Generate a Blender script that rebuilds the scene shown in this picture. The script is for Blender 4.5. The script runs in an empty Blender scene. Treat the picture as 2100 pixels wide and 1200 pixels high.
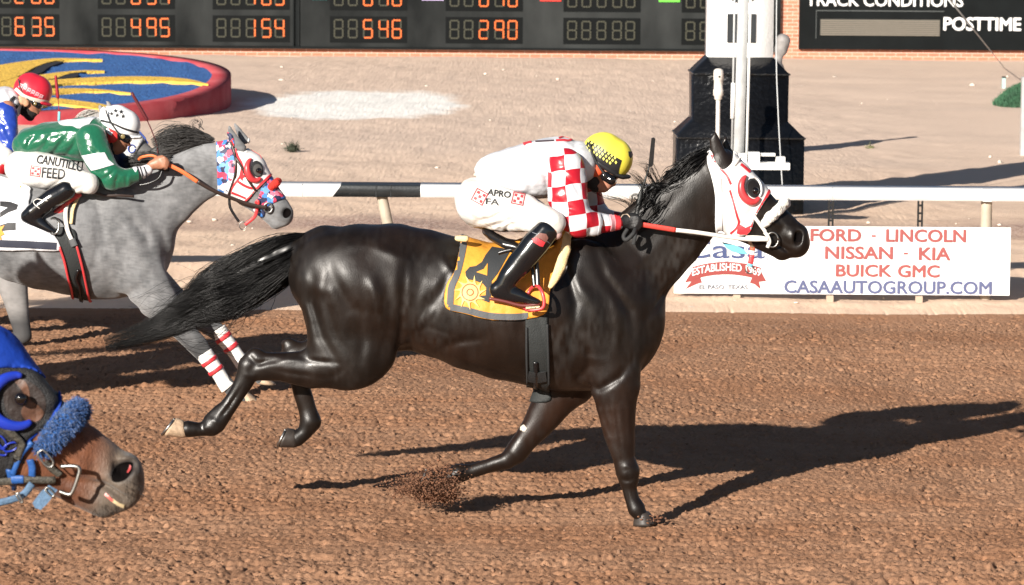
import bpy, bmesh, math, random
import numpy as np
from mathutils import Vector, Matrix
from mathutils.bvhtree import BVHTree
random.seed(7); RNG = np.random.default_rng(7)
SC = bpy.context.scene
COL = SC.collection
R = math.radians
# ------------------------------------------------------------------ camera
F = 7040.0; CAM = Vector((0, -16, 2.77)); PITCH = math.atan(750/F); ROLL = 0.0068
_f = Vector((0, math.cos(PITCH), -math.sin(PITCH))); _u0 = Vector((0, math.sin(PITCH), math.cos(PITCH))); _r0 = Vector((1, 0, 0))
_r = (_r0*math.cos(ROLL) + _u0*math.sin(ROLL)); _u = (_u0*math.cos(ROLL) - _r0*math.sin(ROLL))
cam_d = bpy.data.cameras.new('camera'); cam = bpy.data.objects.new('camera', cam_d); COL.objects.link(cam)
cam_d.sensor_width = 36; cam_d.lens = F/2100*36; cam_d.clip_start = .1; cam_d.clip_end = 3000
m = Matrix.Identity(4)
for i in range(3):
    m[i][0] = _r[i]; m[i][1] = _u[i]; m[i][2] = -_f[i]; m[i][3] = CAM[i]
cam.matrix_world = m; SC.camera = cam
cam_d.dof.use_dof = True; cam_d.dof.focus_distance = 16.1; cam_d.dof.aperture_fstop = 11
# ------------------------------------------------------------------ world, sun, exposure
SUNV = Vector((1.40, 2.3, -1.0)).normalized()       # travel direction of the light
elev = math.asin(-SUNV.z); az = math.atan2(-SUNV.x, -SUNV.y)   # direction towards the sun, clockwise from +Y
W = bpy.data.worlds.new('World'); SC.world = W; W.use_nodes = True
nt = W.node_tree; bg = nt.nodes['Background']; sky = nt.nodes.new('ShaderNodeTexSky'); sky.sky_type = 'NISHITA'
sky.sun_disc = False; sky.sun_elevation = elev; sky.sun_rotation = az; sky.altitude = 1200
nt.links.new(sky.outputs[0], bg.inputs[0]); bg.inputs[1].default_value = .040
sl = bpy.data.lights.new('sun', 'SUN'); so = bpy.data.objects.new('sun', sl); COL.objects.link(so)
sl.energy = 5.0; sl.angle = R(.53); sl.color = (1, .93, .84)
so.rotation_euler = SUNV.to_track_quat('-Z', 'Y').to_euler(); so.location = (-20, -36, 15)
SC.view_settings.view_transform = 'Standard'; SC.view_settings.look = 'None'; SC.view_settings.exposure = .86
SC.render.engine = 'CYCLES'; SC.cycles.max_bounces = 6; SC.cycles.use_denoising = True
# ------------------------------------------------------------------ pixel geometry
def ray(u, v):
    return (_f + _r*((u-1050)/F) + _u*((600-v)/F))
def P(u, v, Y=0.0):
    d = ray(u, v); t = (Y-CAM.y)/d.y; return CAM + d*t
def S(Y, v=600):          # metres per pixel at plane Y
    d = ray(1050, v); return (Y-CAM.y)/d.y/F
def px_of(V):             # (N,3) -> u,v
    D = np.asarray(V, dtype=float) - np.array(CAM); z = D @ np.array(_f)
    return np.stack([1050 + F*(D @ np.array(_r))/z, 600 - F*(D @ np.array(_u))/z], 1)
EDGE_Y = 8.55
def gz0(y):               # large scale height of the ground
    y = np.asarray(y, dtype=float)
    t = np.clip((y-8.2)/.6, 0, 1); t2 = np.clip((y-9.2)/2.2, 0, 1)
    return .035*t*t*(3-2*t) + .115*t2*t2*(3-2*t2)
def G(u, v):              # ground hit
    d = ray(u, v); z = 0.0
    for _ in range(30):
        t = (z-CAM.z)/d.z; p = CAM + d*t; z = float(gz0(p.y))
    return p
# ------------------------------------------------------------------ objects
def tag(o, label=None, cat=None, group=None, kind=None):
    if label: o['label'] = label
    if cat: o['category'] = cat
    if group: o['group'] = group
    if kind: o['kind'] = kind
    return o
def link(name, me, mat=None, parent=None):
    o = bpy.data.objects.new(name, me); COL.objects.link(o)
    if mat is not None:
        for mm in (mat if isinstance(mat, (list, tuple)) else [mat]): me.materials.append(mm)
    if parent is not None: o.parent = parent
    return o
def empty(name, loc=(0, 0, 0)):
    o = bpy.data.objects.new(name, None); COL.objects.link(o); o.location = loc; o.empty_display_size = .1
    return o
def arr_mesh(name, V, Q=None, T=None, smooth=True, mi=None):
    me = bpy.data.meshes.new(name); V = np.asarray(V, dtype=np.float32)
    Q = np.zeros((0, 4), np.int32) if Q is None else np.asarray(Q, np.int32)
    T = np.zeros((0, 3), np.int32) if T is None else np.asarray(T, np.int32)
    me.vertices.add(len(V)); me.vertices.foreach_set('co', V.ravel())
    nl = Q.size + T.size; me.loops.add(nl); me.loops.foreach_set('vertex_index', np.concatenate([Q.ravel(), T.ravel()]).astype(np.int32))
    n = len(Q)+len(T); me.polygons.add(n)
    st = np.concatenate([np.arange(len(Q))*4, Q.size + np.arange(len(T))*3]).astype(np.int32)
    me.polygons.foreach_set('loop_start', st)
    if mi is not None: me.polygons.foreach_set('material_index', np.asarray(mi, np.int32))
    me.update(calc_edges=True); me.validate()
    if smooth: me.polygons.foreach_set('use_smooth', np.ones(len(me.polygons), bool))
    return me
def setcol(me, C, name='Col'):
    a = me.color_attributes.new(name, 'FLOAT_COLOR', 'POINT')
    C = np.asarray(C, np.float32)
    if C.shape[1] == 3: C = np.concatenate([C, np.ones((len(C), 1), np.float32)], 1)
    a.data.foreach_set('color', C.ravel())
# ------------------------------------------------------------------ materials
MATS = {}
def mat(name, col, rough=.6, metal=0.0, spec=.5, var=0.0, vscale=20, bump=0.0, bscale=60, attr=None, sheen=0.0, emit=None, estr=1.0,
        stretch=None, coat=0.0, col2=None, tcoord='Object', bdetail=4, sss=0.0, bdist=.01, rvar=0):
    if name in MATS: return MATS[name]
    M = bpy.data.materials.new(name); M.use_nodes = True; n = M.node_tree.nodes; L = M.node_tree.links
    b = n['Principled BSDF']; b.inputs['Roughness'].default_value = rough; b.inputs['Metallic'].default_value = metal
    b.inputs['Specular IOR Level'].default_value = spec; b.inputs['Sheen Weight'].default_value = sheen; b.inputs['Coat Weight'].default_value = coat
    if sss: b.inputs['Subsurface Weight'].default_value = sss; b.inputs['Subsurface Radius'].default_value = (.01, .004, .002)
    src = None
    b.inputs['Base Color'].default_value = (*col, 1)
    tc = n.new('ShaderNodeTexCoord'); mp = n.new('ShaderNodeMapping'); L.new(tc.outputs[tcoord], mp.inputs[0])
    if stretch: mp.inputs['Scale'].default_value = stretch
    if attr:
        a = n.new('ShaderNodeAttribute'); a.attribute_name = attr; src = a.outputs['Color']
    if var > 0:
        t = n.new('ShaderNodeTexNoise'); t.inputs['Scale'].default_value = vscale; t.inputs['Detail'].default_value = 5
        L.new(mp.outputs[0], t.inputs['Vector'])
        rmp = n.new('ShaderNodeMapRange'); L.new(t.outputs[0], rmp.inputs[0]); rmp.inputs[1].default_value = .3; rmp.inputs[2].default_value = .7
        if col2 is not None:
            mx = n.new('ShaderNodeMix'); mx.data_type = 'RGBA'; L.new(rmp.outputs[0], mx.inputs['Factor'])
            mx.inputs[6].default_value = (*col, 1); mx.inputs[7].default_value = (*col2, 1); L.new(mx.outputs[2], b.inputs['Base Color']); src = None
        else:
            rmp.inputs[3].default_value = 1-var; rmp.inputs[4].default_value = 1+var
            mx = n.new('ShaderNodeMix'); mx.data_type = 'RGBA'; mx.blend_type = 'MULTIPLY'; mx.inputs['Factor'].default_value = 1
            mx.inputs[6].default_value = (*col, 1)
            if src: L.new(src, mx.inputs[6])
            L.new(rmp.outputs[0], mx.inputs[7]); L.new(mx.outputs[2], b.inputs['Base Color'])
    elif src: L.new(src, b.inputs['Base Color'])
    if bump > 0:
        t = n.new('ShaderNodeTexNoise'); t.inputs['Scale'].default_value = bscale; t.inputs['Detail'].default_value = bdetail
        L.new(mp.outputs[0], t.inputs['Vector']); bp = n.new('ShaderNodeBump'); bp.inputs['Strength'].default_value = bump
        bp.inputs['Distance'].default_value = bdist; L.new(t.outputs[0], bp.inputs['Height']); L.new(bp.outputs[0], b.inputs['Normal'])
    if rvar:
        t = n.new('ShaderNodeTexNoise'); t.inputs['Scale'].default_value = 5; t.inputs['Detail'].default_value = 7; t.inputs['Roughness'].default_value = .65
        L.new(mp.outputs[0], t.inputs['Vector']); q = n.new('ShaderNodeMapRange'); L.new(t.outputs[0], q.inputs[0]); q.inputs[1].default_value = .35; q.inputs[2].default_value = .65
        q.inputs[3].default_value = rough-rvar; q.inputs[4].default_value = rough+rvar; L.new(q.outputs[0], b.inputs['Roughness'])
    if emit:
        b.inputs['Emission Color'].default_value = (*emit, 1); b.inputs['Emission Strength'].default_value = estr
    MATS[name] = M; return M
# ------------------------------------------------------------------ implicit surfaces
class Field:
    def __init__(s, lo, hi, res):
        s.lo = np.array(lo, float); s.res = res
        s.n = np.ceil((np.array(hi)-s.lo)/res).astype(int)+1
        s.F = np.full(s.n, .2, np.float32); s.ax = [s.lo[i]+np.arange(s.n[i])*res for i in range(3)]
    def box(s, lo, hi):
        sl = []
        for i in range(3):
            a = int(max(0, math.floor((lo[i]-s.lo[i])/s.res))); b = int(min(s.n[i], math.ceil((hi[i]-s.lo[i])/s.res)+1))
            if b <= a: return None, None
            sl.append(slice(a, b))
        sl = tuple(sl)
        g = [s.ax[i][sl[i]].astype(np.float32).reshape([-1 if j == i else 1 for j in range(3)]) for i in range(3)]
        return sl, g
    @staticmethod
    def smin(a, b, k):
        h = np.maximum(k-np.abs(a-b), 0)/k
        return np.minimum(a, b) - h*h*k*.25
    def chain(s, pts, k=.03, cut=False):
        # pts: (x,y,z,r,q)
        pts = [tuple(p) if len(p) == 5 else (*p, 1.0) for p in pts]
        if len(pts) == 1: pts = pts*2
        m = k+3*s.res
        lo = [min(p[0]-p[3] for p in pts)-m, min(p[1]-p[3]*max(p[4], .3) for p in pts)-m, min(p[2]-p[3] for p in pts)-m]
        hi = [max(p[0]+p[3] for p in pts)+m, max(p[1]+p[3]*max(p[4], .3) for p in pts)+m, max(p[2]+p[3] for p in pts)+m]
        sl, g = s.box(lo, hi)
        if sl is None: return s
        X, Y, Z = g; d = None
        for A, B in zip(pts[:-1], pts[1:]):
            dx, dz = B[0]-A[0], B[2]-A[2]; L2 = dx*dx+dz*dz
            if L2 < (abs(B[1]-A[1])*1.2)**2 or L2 < 1e-9:
                dy = B[1]-A[1]; L3 = L2+dy*dy+1e-12
                t = np.clip(((X-A[0])*dx+(Y-A[1])*dy+(Z-A[2])*dz)/L3, 0, 1)
            else:
                t = np.clip(((X-A[0])*dx+(Z-A[2])*dz)/L2, 0, 1)
            cy = A[1]+t*(B[1]-A[1]); q = A[4]+t*(B[4]-A[4]); r = A[3]+t*(B[3]-A[3])
            e = np.sqrt((X-(A[0]+t*dx))**2+(Z-(A[2]+t*dz))**2+((Y-cy)/q)**2)-r
            d = e if d is None else np.minimum(d, e)
        if cut: s.F[sl] = -s.smin(-s.F[sl], d, k)
        else: s.F[sl] = s.smin(s.F[sl], d, k)
        return s
    def half(s, p, n, k=.006):
        X, Y, Z = [s.ax[i].astype(np.float32).reshape([-1 if j == i else 1 for j in range(3)]) for i in range(3)]
        n = np.array(n, float); n /= np.linalg.norm(n); d = (X-p[0])*n[0]+(Y-p[1])*n[1]+(Z-p[2])*n[2]
        s.F = -s.smin(-s.F, d, k).astype(np.float32); return s
    def groove(s, pts, w, depth, side=-1, y0=0.0):
        # pts (x,z): carve (depth>0) or raise along a polyline on one side (side -1: y<y0; 0 both)
        xs = [p[0] for p in pts]; zs = [p[1] for p in pts]; m = 2.2*w
        sl, g = s.box([min(xs)-m, -99, min(zs)-m], [max(xs)+m, 99, max(zs)+m])
        if sl is None: return s
        X, Y, Z = g; d = None; n = len(pts)-1
        for i, (A, B) in enumerate(zip(pts[:-1], pts[1:])):
            dx, dz = B[0]-A[0], B[1]-A[1]; t = np.clip(((X-A[0])*dx+(Z-A[1])*dz)/(dx*dx+dz*dz+1e-9), 0, 1)
            tt = (i+t)/n; e = np.exp(-((X-A[0]-t*dx)**2+(Z-A[1]-t*dz)**2)/(w*w))*np.sin(np.pi*np.clip(tt*.9+.05, 0, 1))
            d = e if d is None else np.maximum(d, e)
        a = depth*d
        if side: a = a/(1+np.exp(-side*(Y-y0)/.012))
        s.F[sl] += a; return s
    def noise(s, amp, freq, seed=0, aniso=(1, 1, 1)):
        r = np.random.default_rng(seed); X, Y, Z = [s.ax[i].astype(np.float32).reshape([-1 if j == i else 1 for j in range(3)]) for i in range(3)]
        acc = 0
        for o in range(5):
            k = r.normal(size=3); k = k/np.linalg.norm(k)*freq*(1+.7*o)*np.array(aniso); p = r.uniform(0, 6.28, 2)
            k2 = r.normal(size=3)*freq*.7
            acc = acc + np.sin(X*k[0]+Y*k[1]+Z*k[2]+p[0]+1.3*np.sin(X*k2[0]+Y*k2[1]+Z*k2[2]+p[1]))/(1+.5*o)
        s.F += (amp*acc/2.2).astype(np.float32); return s
    def blur(s, n=1):
        for _ in range(n):
            for ax in range(3):
                f = s.F; a = np.moveaxis(f, ax, 0); b = a.copy(); b[1:-1] = .5*a[1:-1]+.25*(a[:-2]+a[2:]); s.F = np.moveaxis(b, 0, ax)
        return s
    def raw(s):
        Fv = s.F; N = s.n; Sg = Fv < 0
        c = np.zeros(N-1, np.uint8)
        for o in np.ndindex(2, 2, 2): c += Sg[o[0]:N[0]-1+o[0], o[1]:N[1]-1+o[1], o[2]:N[2]-1+o[2]]
        mask = (c > 0) & (c < 8); I = np.argwhere(mask); idx = np.full(N-1, -1, np.int32); idx[mask] = np.arange(len(I))
        acc = np.zeros((len(I), 3)); cnt = np.zeros(len(I))
        for ax in range(3):
            o1, o2 = [a for a in range(3) if a != ax]
            for a in (0, 1):
                for b in (0, 1):
                    q = I.copy(); q[:, o1] += a; q[:, o2] += b; q2 = q.copy(); q2[:, ax] += 1
                    f0 = Fv[q[:, 0], q[:, 1], q[:, 2]]; f1 = Fv[q2[:, 0], q2[:, 1], q2[:, 2]]; cr = (f0 < 0) != (f1 < 0)
                    t = np.where(cr, f0/(f0-f1+1e-12), 0); pp = q.astype(float); pp[:, ax] += t
                    acc[cr] += pp[cr]; cnt[cr] += 1
        V = s.lo + s.res*acc/np.maximum(cnt, 1)[:, None]
        Qs = []
        for ax in range(3):
            o1, o2 = (ax+1) % 3, (ax+2) % 3
            a = [slice(None)]*3; b = [slice(None)]*3; a[ax] = slice(0, -1); b[ax] = slice(1, None)
            E = np.argwhere(Sg[tuple(a)] != Sg[tuple(b)])
            E = E[(E[:, o1] > 0) & (E[:, o2] > 0) & (E[:, o1] < N[o1]-1) & (E[:, o2] < N[o2]-1)]
            s0 = Sg[E[:, 0], E[:, 1], E[:, 2]]
            def cell(d1, d2):
                q = E.copy(); q[:, o1] -= d1; q[:, o2] -= d2; return idx[q[:, 0], q[:, 1], q[:, 2]]
            q = np.stack([cell(1, 1), cell(0, 1), cell(0, 0), cell(1, 0)], 1); q[~s0] = q[~s0][:, ::-1]; Qs.append(q)
        Q = np.concatenate(Qs); Q = Q[(Q >= 0).all(1)]
        return V, Q
    def mesh(s, name, blur=1, smooth=1):
        s.blur(blur); V, Q = s.raw()
        for _ in range(smooth):
            acc = np.zeros_like(V); c = np.zeros(len(V))
            for i in range(4):
                np.add.at(acc, Q[:, i], V[Q[:, (i+1) % 4]]); np.add.at(c, Q[:, i], 1)
                np.add.at(acc, Q[:, i], V[Q[:, (i-1) % 4]]); np.add.at(c, Q[:, i], 1)
            V = .5*V+.5*acc/np.maximum(c, 1)[:, None]
        return arr_mesh(name, V, Q)
def keep_big(me, frac=.02):
    return me
def pc(pts, Y=0.0, M=None, k=1.0):
    """pixel chain -> metre chain. pts: (u,v,r[,q[,dY]])"""
    out = []
    for p in pts:
        u, v, r = p[:3]; q = p[3] if len(p) > 3 else 1.0; dy = p[4] if len(p) > 4 else 0.0
        if M: u, v = M(u, v); r = r*k
        y = Y+dy; w = P(u, v, y); out.append((w.x, y, w.z, r*S(y), q))
    return out
def pg(pts, Y=0.0, M=None):
    o = []
    for p in pts:
        u, v = M(*p[:2]) if M else p[:2]; w = P(u, v, Y); o.append((w.x, w.z))
    return o
def bounds(chs, m=.04):
    A = np.array([p for c in chs for p in c]); r = A[:, 3]
    lo = np.array([(A[:, 0]-r).min(), (A[:, 1]-r*A[:, 4]).min(), (A[:, 2]-r).min()])-m
    hi = np.array([(A[:, 0]+r).max(), (A[:, 1]+r*A[:, 4]).max(), (A[:, 2]+r).max()])+m
    return lo, hi
def blob(name, chains, res=.006, k=.02, mat_=None, parent=None, cuts=(), grooves=(), noise=None, blur=1, smooth=1, kj=None, halves=()):
    """chains: list of metre chains; kj optional per-chain k"""
    lo, hi = bounds(chains); f = Field(lo, hi, res)
    for i, c in enumerate(chains): f.chain(c, kj[i] if kj else k)
    for c in cuts: f.chain(c[0], c[1], cut=True)
    for g in grooves: f.groove(*g)
    for h_ in halves: f.half(*h_)
    if noise:
        for nn in noise: f.noise(*nn)
    me = f.mesh(name, blur, smooth); return link(name, me, mat_, parent)
# ------------------------------------------------------------------ tubes, strips, decals
def tubes(name, paths, radii, mat_, parent=None, ns=4, closed_ends=True, smooth=True, flat=None):
    """paths: list of (n,3) arrays; radii list of (n,) arrays"""
    Vs, Qs, Ts = [], [], []; off = 0
    for Pp, rr in zip(paths, radii):
        Pp = np.asarray(Pp, float); n = len(Pp); rr = np.broadcast_to(np.asarray(rr, float), (n,))
        T = np.gradient(Pp, axis=0); T /= np.linalg.norm(T, axis=1)[:, None]+1e-9
        up = np.array([0.13, .97, .21]); A = np.cross(T, up); A /= np.linalg.norm(A, axis=1)[:, None]+1e-9; B = np.cross(T, A)
        fa = flat or 1.0
        for j in range(ns):
            th = 2*math.pi*j/ns+.4
            Vs.append(Pp+(A*math.cos(th)+B*math.sin(th)*fa)*rr[:, None])
        i = np.arange(n-1)
        for j in range(ns):
            a = off+j*n; b = off+((j+1) % ns)*n
            Qs.append(np.stack([a+i, a+i+1, b+i+1, b+i], 1))
        if closed_ends and ns == 4:
            Qs.append(np.array([[off, off+n, off+2*n, off+3*n], [off+n-1, off+4*n-1, off+3*n-1, off+2*n-1]]))
        elif closed_ends:
            for j in range(1, ns-1):
                Ts.append([off, off+j*n, off+(j+1)*n]); Ts.append([off+n-1, off+(j+2)*n-1, off+(j+1)*n-1])
        off += n*ns
    me = arr_mesh(name, np.concatenate(Vs), np.concatenate(Qs), np.array(Ts) if Ts else None, smooth)
    return link(name, me, mat_, parent)
def spline(pts, n):
    pts = np.asarray(pts, float); m = len(pts)
    if m < 3:
        t = np.linspace(0, m-1, n)[:, None]; return pts[0]*(1-t)+pts[1]*t
    ext = np.vstack([2*pts[0]-pts[1], pts, 2*pts[-1]-pts[-2]]); t = np.linspace(0, m-1-1e-6, n); i = t.astype(int); f = (t-i)[:, None]
    p0, p1, p2, p3 = ext[i], ext[i+1], ext[i+2], ext[i+3]
    return .5*((2*p1)+(-p0+p2)*f+(2*p0-5*p1+4*p2-p3)*f*f+(-p0+3*p1-3*p2+p3)*f**3)
def tube_px(name, pts, r, mat_, parent=None, Y=0.0, n=24, ns=8, flat=None):
    """pts (u,v[,dY[,r]]) smooth tube"""
    A = []; rad = []
    for p in pts:
        dy = p[2] if len(p) > 2 else 0; w = P(p[0], p[1], Y+dy); A.append((w.x, w.y, w.z)); rad.append([(p[3] if len(p) > 3 else r)*S(Y)])
    return tubes(name, [spline(A, n)], [spline(rad, n)[:, 0]], mat_, parent, ns, flat=flat)
def bvh(objs):
    vs, fs = [], []
    for o in (objs if isinstance(objs, (list, tuple)) else [objs]):
        off = len(vs); me = o.data; co = np.empty(len(me.vertices)*3, np.float32); me.vertices.foreach_get('co', co); mw = np.array(o.matrix_world)
        if not o.parent: mw = np.array(o.matrix_basis)
        co = co.reshape(-1, 3); vs += [tuple(map(float, c)) for c in co]; fs += [tuple(i+off for i in p.vertices) for p in me.polygons]
    return BVHTree.FromPolygons(vs, fs)
def hit(tree, u, v, Yhint=None):
    d = ray(u, v).normalized(); r = tree.ray_cast(CAM, d)
    if r[0] is None:
        p = P(u, v, Yhint or 0.0); r = tree.find_nearest(p)
        if r[1].y > 0: pass
        return r[0], r[1], False
    return r[0], r[1], True
def inpoly(u, v, poly):
    poly = np.asarray(poly, float); x, y = poly[:, 0], poly[:, 1]; x2, y2 = np.roll(x, -1), np.roll(y, -1); ins = np.zeros(np.shape(u), bool)
    for a, b, c, d in zip(x, y, x2, y2):
        if b == d: continue
        ins ^= ((b > v) != (d > v)) & (u < (c-a)*(v-b)/(d-b)+a)
    return ins
def smoothpoly(poly, n=6):
    p = np.asarray(poly, float); m = len(p); out = []
    for i in range(m):
        p0, p1, p2, p3 = p[i-1], p[i], p[(i+1) % m], p[(i+2) % m]
        for k in range(n):
            f = k/n; out.append(.5*((2*p1)+(-p0+p2)*f+(2*p0-5*p1+4*p2-p3)*f*f+(-p0+3*p1-3*p2+p3)*f**3))
    return np.array(out)
def shell(name, target, poly, off, mat_, parent=None, thick=.0, both=True, yside=None, smoothp=True):
    """a fitted garment: the part of target seen inside the pixel polygon, lifted off the surface; boundary snapped to the outline"""
    me = target.data; n = len(me.vertices); co = np.empty(n*3, np.float32); me.vertices.foreach_get('co', co); co = co.reshape(-1, 3).astype(float)
    no = np.empty(n*3, np.float32); me.vertices.foreach_get('normal', no); no = no.reshape(-1, 3).astype(float)
    poly = smoothpoly(poly, 5) if smoothp else np.asarray(poly, float)
    uv = px_of(co); ins = inpoly(uv[:, 0], uv[:, 1], poly)
    if yside is not None: ins &= (no[:, 1] < yside)
    Qa = np.empty(len(me.loops), np.int32); me.loops.foreach_get('vertex_index', Qa)
    if len(Qa) % 4: return None
    Q = Qa.reshape(-1, 4); keep = ins[Q].all(1); Q = Q[keep]
    used = np.unique(Q); mp = -np.ones(n, int); mp[used] = np.arange(len(used)); Q = mp[Q]; V = co[used]; N = no[used]; U = uv[used]
    E = np.concatenate([Q[:, [i, (i+1) % 4]] for i in range(4)]); Es = np.sort(E, 1)
    key = Es[:, 0]*10000000+Es[:, 1]; uq, inv, cnt = np.unique(key, return_inverse=True, return_counts=True); bd = np.unique(Es[cnt[inv] == 1])
    # snap in the x-z plane
    A = poly; B = np.roll(poly, -1, 0); D = B-A; L2 = (D**2).sum(1)+1e-9
    Ub = U[bd]; t = np.clip(((Ub[:, None]-A[None])*D[None]).sum(2)/L2, 0, 1); C = A[None]+t[..., None]*D[None]; dd = ((Ub[:, None]-C)**2).sum(2)
    j = dd.argmin(1); tgt = C[np.arange(len(bd)), j]; dist = np.sqrt(dd[np.arange(len(bd)), j]); okk = dist < 12
    for q, b in enumerate(bd):
        if okk[q]:
            w = P(tgt[q][0], tgt[q][1], V[b][1]); V[b] = (w.x, V[b][1], w.z)
    V = V+N*off
    if thick > 0:
        V2 = V-N*thick; m = len(V); be = E[cnt[inv] == 1]; side = np.stack([be[:, 1], be[:, 0], be[:, 0]+m, be[:, 1]+m], 1)
        V = np.concatenate([V, V2]); Q = np.concatenate([Q, Q[:, ::-1]+m, side])
    return link(name, arr_mesh(name, V, Q), mat_, parent)
def decal(name, polys, tree, off, mat_, parent=None, step=.012, thick=.002, Y=0.0, maxgap=.12, smooth=False):
    """flat outlines (pixel polygons, holes allowed as later loops of same entry) laid on the surface hit by the view"""
    cu = bpy.data.curves.new('t', 'CURVE'); cu.dimensions = '2D'; cu.fill_mode = 'BOTH'
    for pl in polys:
        sp = cu.splines.new('POLY'); sp.points.add(len(pl)-1)
        for i, p in enumerate(pl): sp.points[i].co = (p[0], -p[1], 0, 1)
        sp.use_cyclic_u = True
    ob = bpy.data.objects.new('t', cu); me = bpy.data.meshes.new_from_object(ob); bpy.data.objects.remove(ob); bpy.data.curves.remove(cu)
    return _drape(name, me, tree, off, mat_, parent, step, thick, Y, smooth)
def _drape(name, me, tree, off, mat_, parent, step, thick, Y, smooth=False):
    bm = bmesh.new(); bm.from_mesh(me); bpy.data.meshes.remove(me); bmesh.ops.remove_doubles(bm, verts=bm.verts, dist=.01)
    st = step/S(Y)
    if bm.verts:
        xs = [v.co.x for v in bm.verts]; ys = [v.co.y for v in bm.verts]
        x = min(xs)+st
        while x < max(xs):
            bmesh.ops.bisect_plane(bm, geom=bm.verts[:]+bm.edges[:]+bm.faces[:], plane_co=(x, 0, 0), plane_no=(1, 0, 0)); x += st
        y = min(ys)+st
        while y < max(ys):
            bmesh.ops.bisect_plane(bm, geom=bm.verts[:]+bm.edges[:]+bm.faces[:], plane_co=(0, y, 0), plane_no=(0, 1, 0)); y += st
    back = []
    for v in bm.verts:
        u, w = v.co.x, -v.co.y; loc, nor, ok = hit(tree, u, w, Y)
        n = nor if nor.y < .2 else -nor
        v.co = loc+n*off; back.append(loc+n*(off-thick))
    for f in bm.faces: f.smooth = True
    bmesh.ops.recalc_face_normals(bm, faces=bm.faces[:])
    if thick > 0:
        bm.verts.ensure_lookup_table(); nv = [bm.verts.new(b) for b in back]; bm.verts.index_update(); be = [e for e in bm.edges if len(e.link_faces) == 1]
        for e in be:
            a, b = e.verts
            try: bm.faces.new((a, b, nv[b.index], nv[a.index]))
            except Exception: pass
        for v_ in [x for x in nv if not x.link_faces]: bm.verts.remove(v_)
    me2 = bpy.data.meshes.new(name); bm.to_mesh(me2); bm.free(); me2.polygons.foreach_set('use_smooth', np.zeros(len(me2.polygons), bool))
    return link(name, me2, mat_, parent)
def stroke(pts, w, n=None, cyc=False):
    """polyline -> outline polygon of width w (px); w may be per point"""
    p = np.asarray([q[:2] for q in pts], float); n = n or max(8, len(p)*5); ws = w if np.ndim(w) else [w]*len(p)
    s_ = spline(np.column_stack([p, ws]), n); c, ww = s_[:, :2], s_[:, 2]; T = np.gradient(c, axis=0); T /= np.linalg.norm(T, axis=1)[:, None]+1e-9
    N = np.stack([-T[:, 1], T[:, 0]], 1); return np.concatenate([c+N*ww[:, None]/2, (c-N*ww[:, None]/2)[::-1]])
def circ(cx, cy, rx, ry=None, n=28, rot=0, a0=0, a1=360):
    ry = ry or rx; t = np.radians(np.linspace(a0, a1, n, endpoint=(a1-a0) < 360)); x = rx*np.cos(t); y = ry*np.sin(t); c, s_ = math.cos(R(rot)), math.sin(R(rot))
    return np.stack([cx+x*c-y*s_, cy+x*s_+y*c], 1)
def text_mesh(txt, size, bold=0.0, spacing=1.0, align='LEFT', shear=0):
    cu = bpy.data.curves.new('t', 'FONT'); cu.body = txt; cu.size = size; cu.offset = bold; cu.space_character = spacing; cu.align_x = align; cu.resolution_u = 3; cu.shear = shear
    ob = bpy.data.objects.new('t', cu); me = bpy.data.meshes.new_from_object(ob); bpy.data.objects.remove(ob); bpy.data.curves.remove(cu); return me
def fatten(me, px):
    return me
def text_fit(me, x0, x1, y0, y1):
    """fit text mesh to pixel box (y down) -> verts as (u,-v)"""
    n = len(me.vertices); co = np.empty(n*3, np.float32); me.vertices.foreach_get('co', co); co = co.reshape(-1, 3); a = co.min(0); b = co.max(0)
    co[:, 0] = x0+(co[:, 0]-a[0])/(b[0]-a[0])*(x1-x0); co[:, 1] = -(y1-(co[:, 1]-a[1])/(b[1]-a[1])*(y1-y0)); me.vertices.foreach_set('co', co.ravel()); return me
def warp(me, fn):
    for v in me.vertices: u, w = fn(v.co.x, -v.co.y); v.co.x = u; v.co.y = -w
    return me
def prism_px(name, poly, Y, depth, mat_, parent=None, hole=None):
    """outline in pixels extruded along +Y by depth (m)"""
    bm = bmesh.new(); a = [bm.verts.new(P(p[0], p[1], Y)) for p in poly]; b = [bm.verts.new(v.co+Vector((0, depth, 0))) for v in a]
    bm.faces.new(a); bm.faces.new(b[::-1]); n = len(a)
    for i in range(n): bm.faces.new((a[i], b[i], b[(i+1) % n], a[(i+1) % n]))
    bmesh.ops.recalc_face_normals(bm, faces=bm.faces[:]); me = bpy.data.meshes.new(name); bm.to_mesh(me); bm.free()
    return link(name, me, mat_, parent)
def boxes(name, bs, mat_, parent=None, bevel=0.0, mi=None):
    """bs: list of (x0,x1,y0,y1,z0,z1)"""
    bm = bmesh.new()
    for q, (x0, x1, y0, y1, z0, z1) in enumerate(bs):
        v = [bm.verts.new(c) for c in ((x0, y0, z0), (x1, y0, z0), (x1, y1, z0), (x0, y1, z0), (x0, y0, z1), (x1, y0, z1), (x1, y1, z1), (x0, y1, z1))]
        for f in ((0, 3, 2, 1), (4, 5, 6, 7), (0, 1, 5, 4), (1, 2, 6, 5), (2, 3, 7, 6), (3, 0, 4, 7)):
            fc = bm.faces.new([v[i] for i in f])
            if mi: fc.material_index = mi[q]
    if bevel: bmesh.ops.bevel(bm, geom=bm.edges[:], offset=bevel, segments=2, affect='EDGES', profile=.6)
    me = bpy.data.meshes.new(name); bm.to_mesh(me); bm.free(); return link(name, me, mat_, parent)
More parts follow.
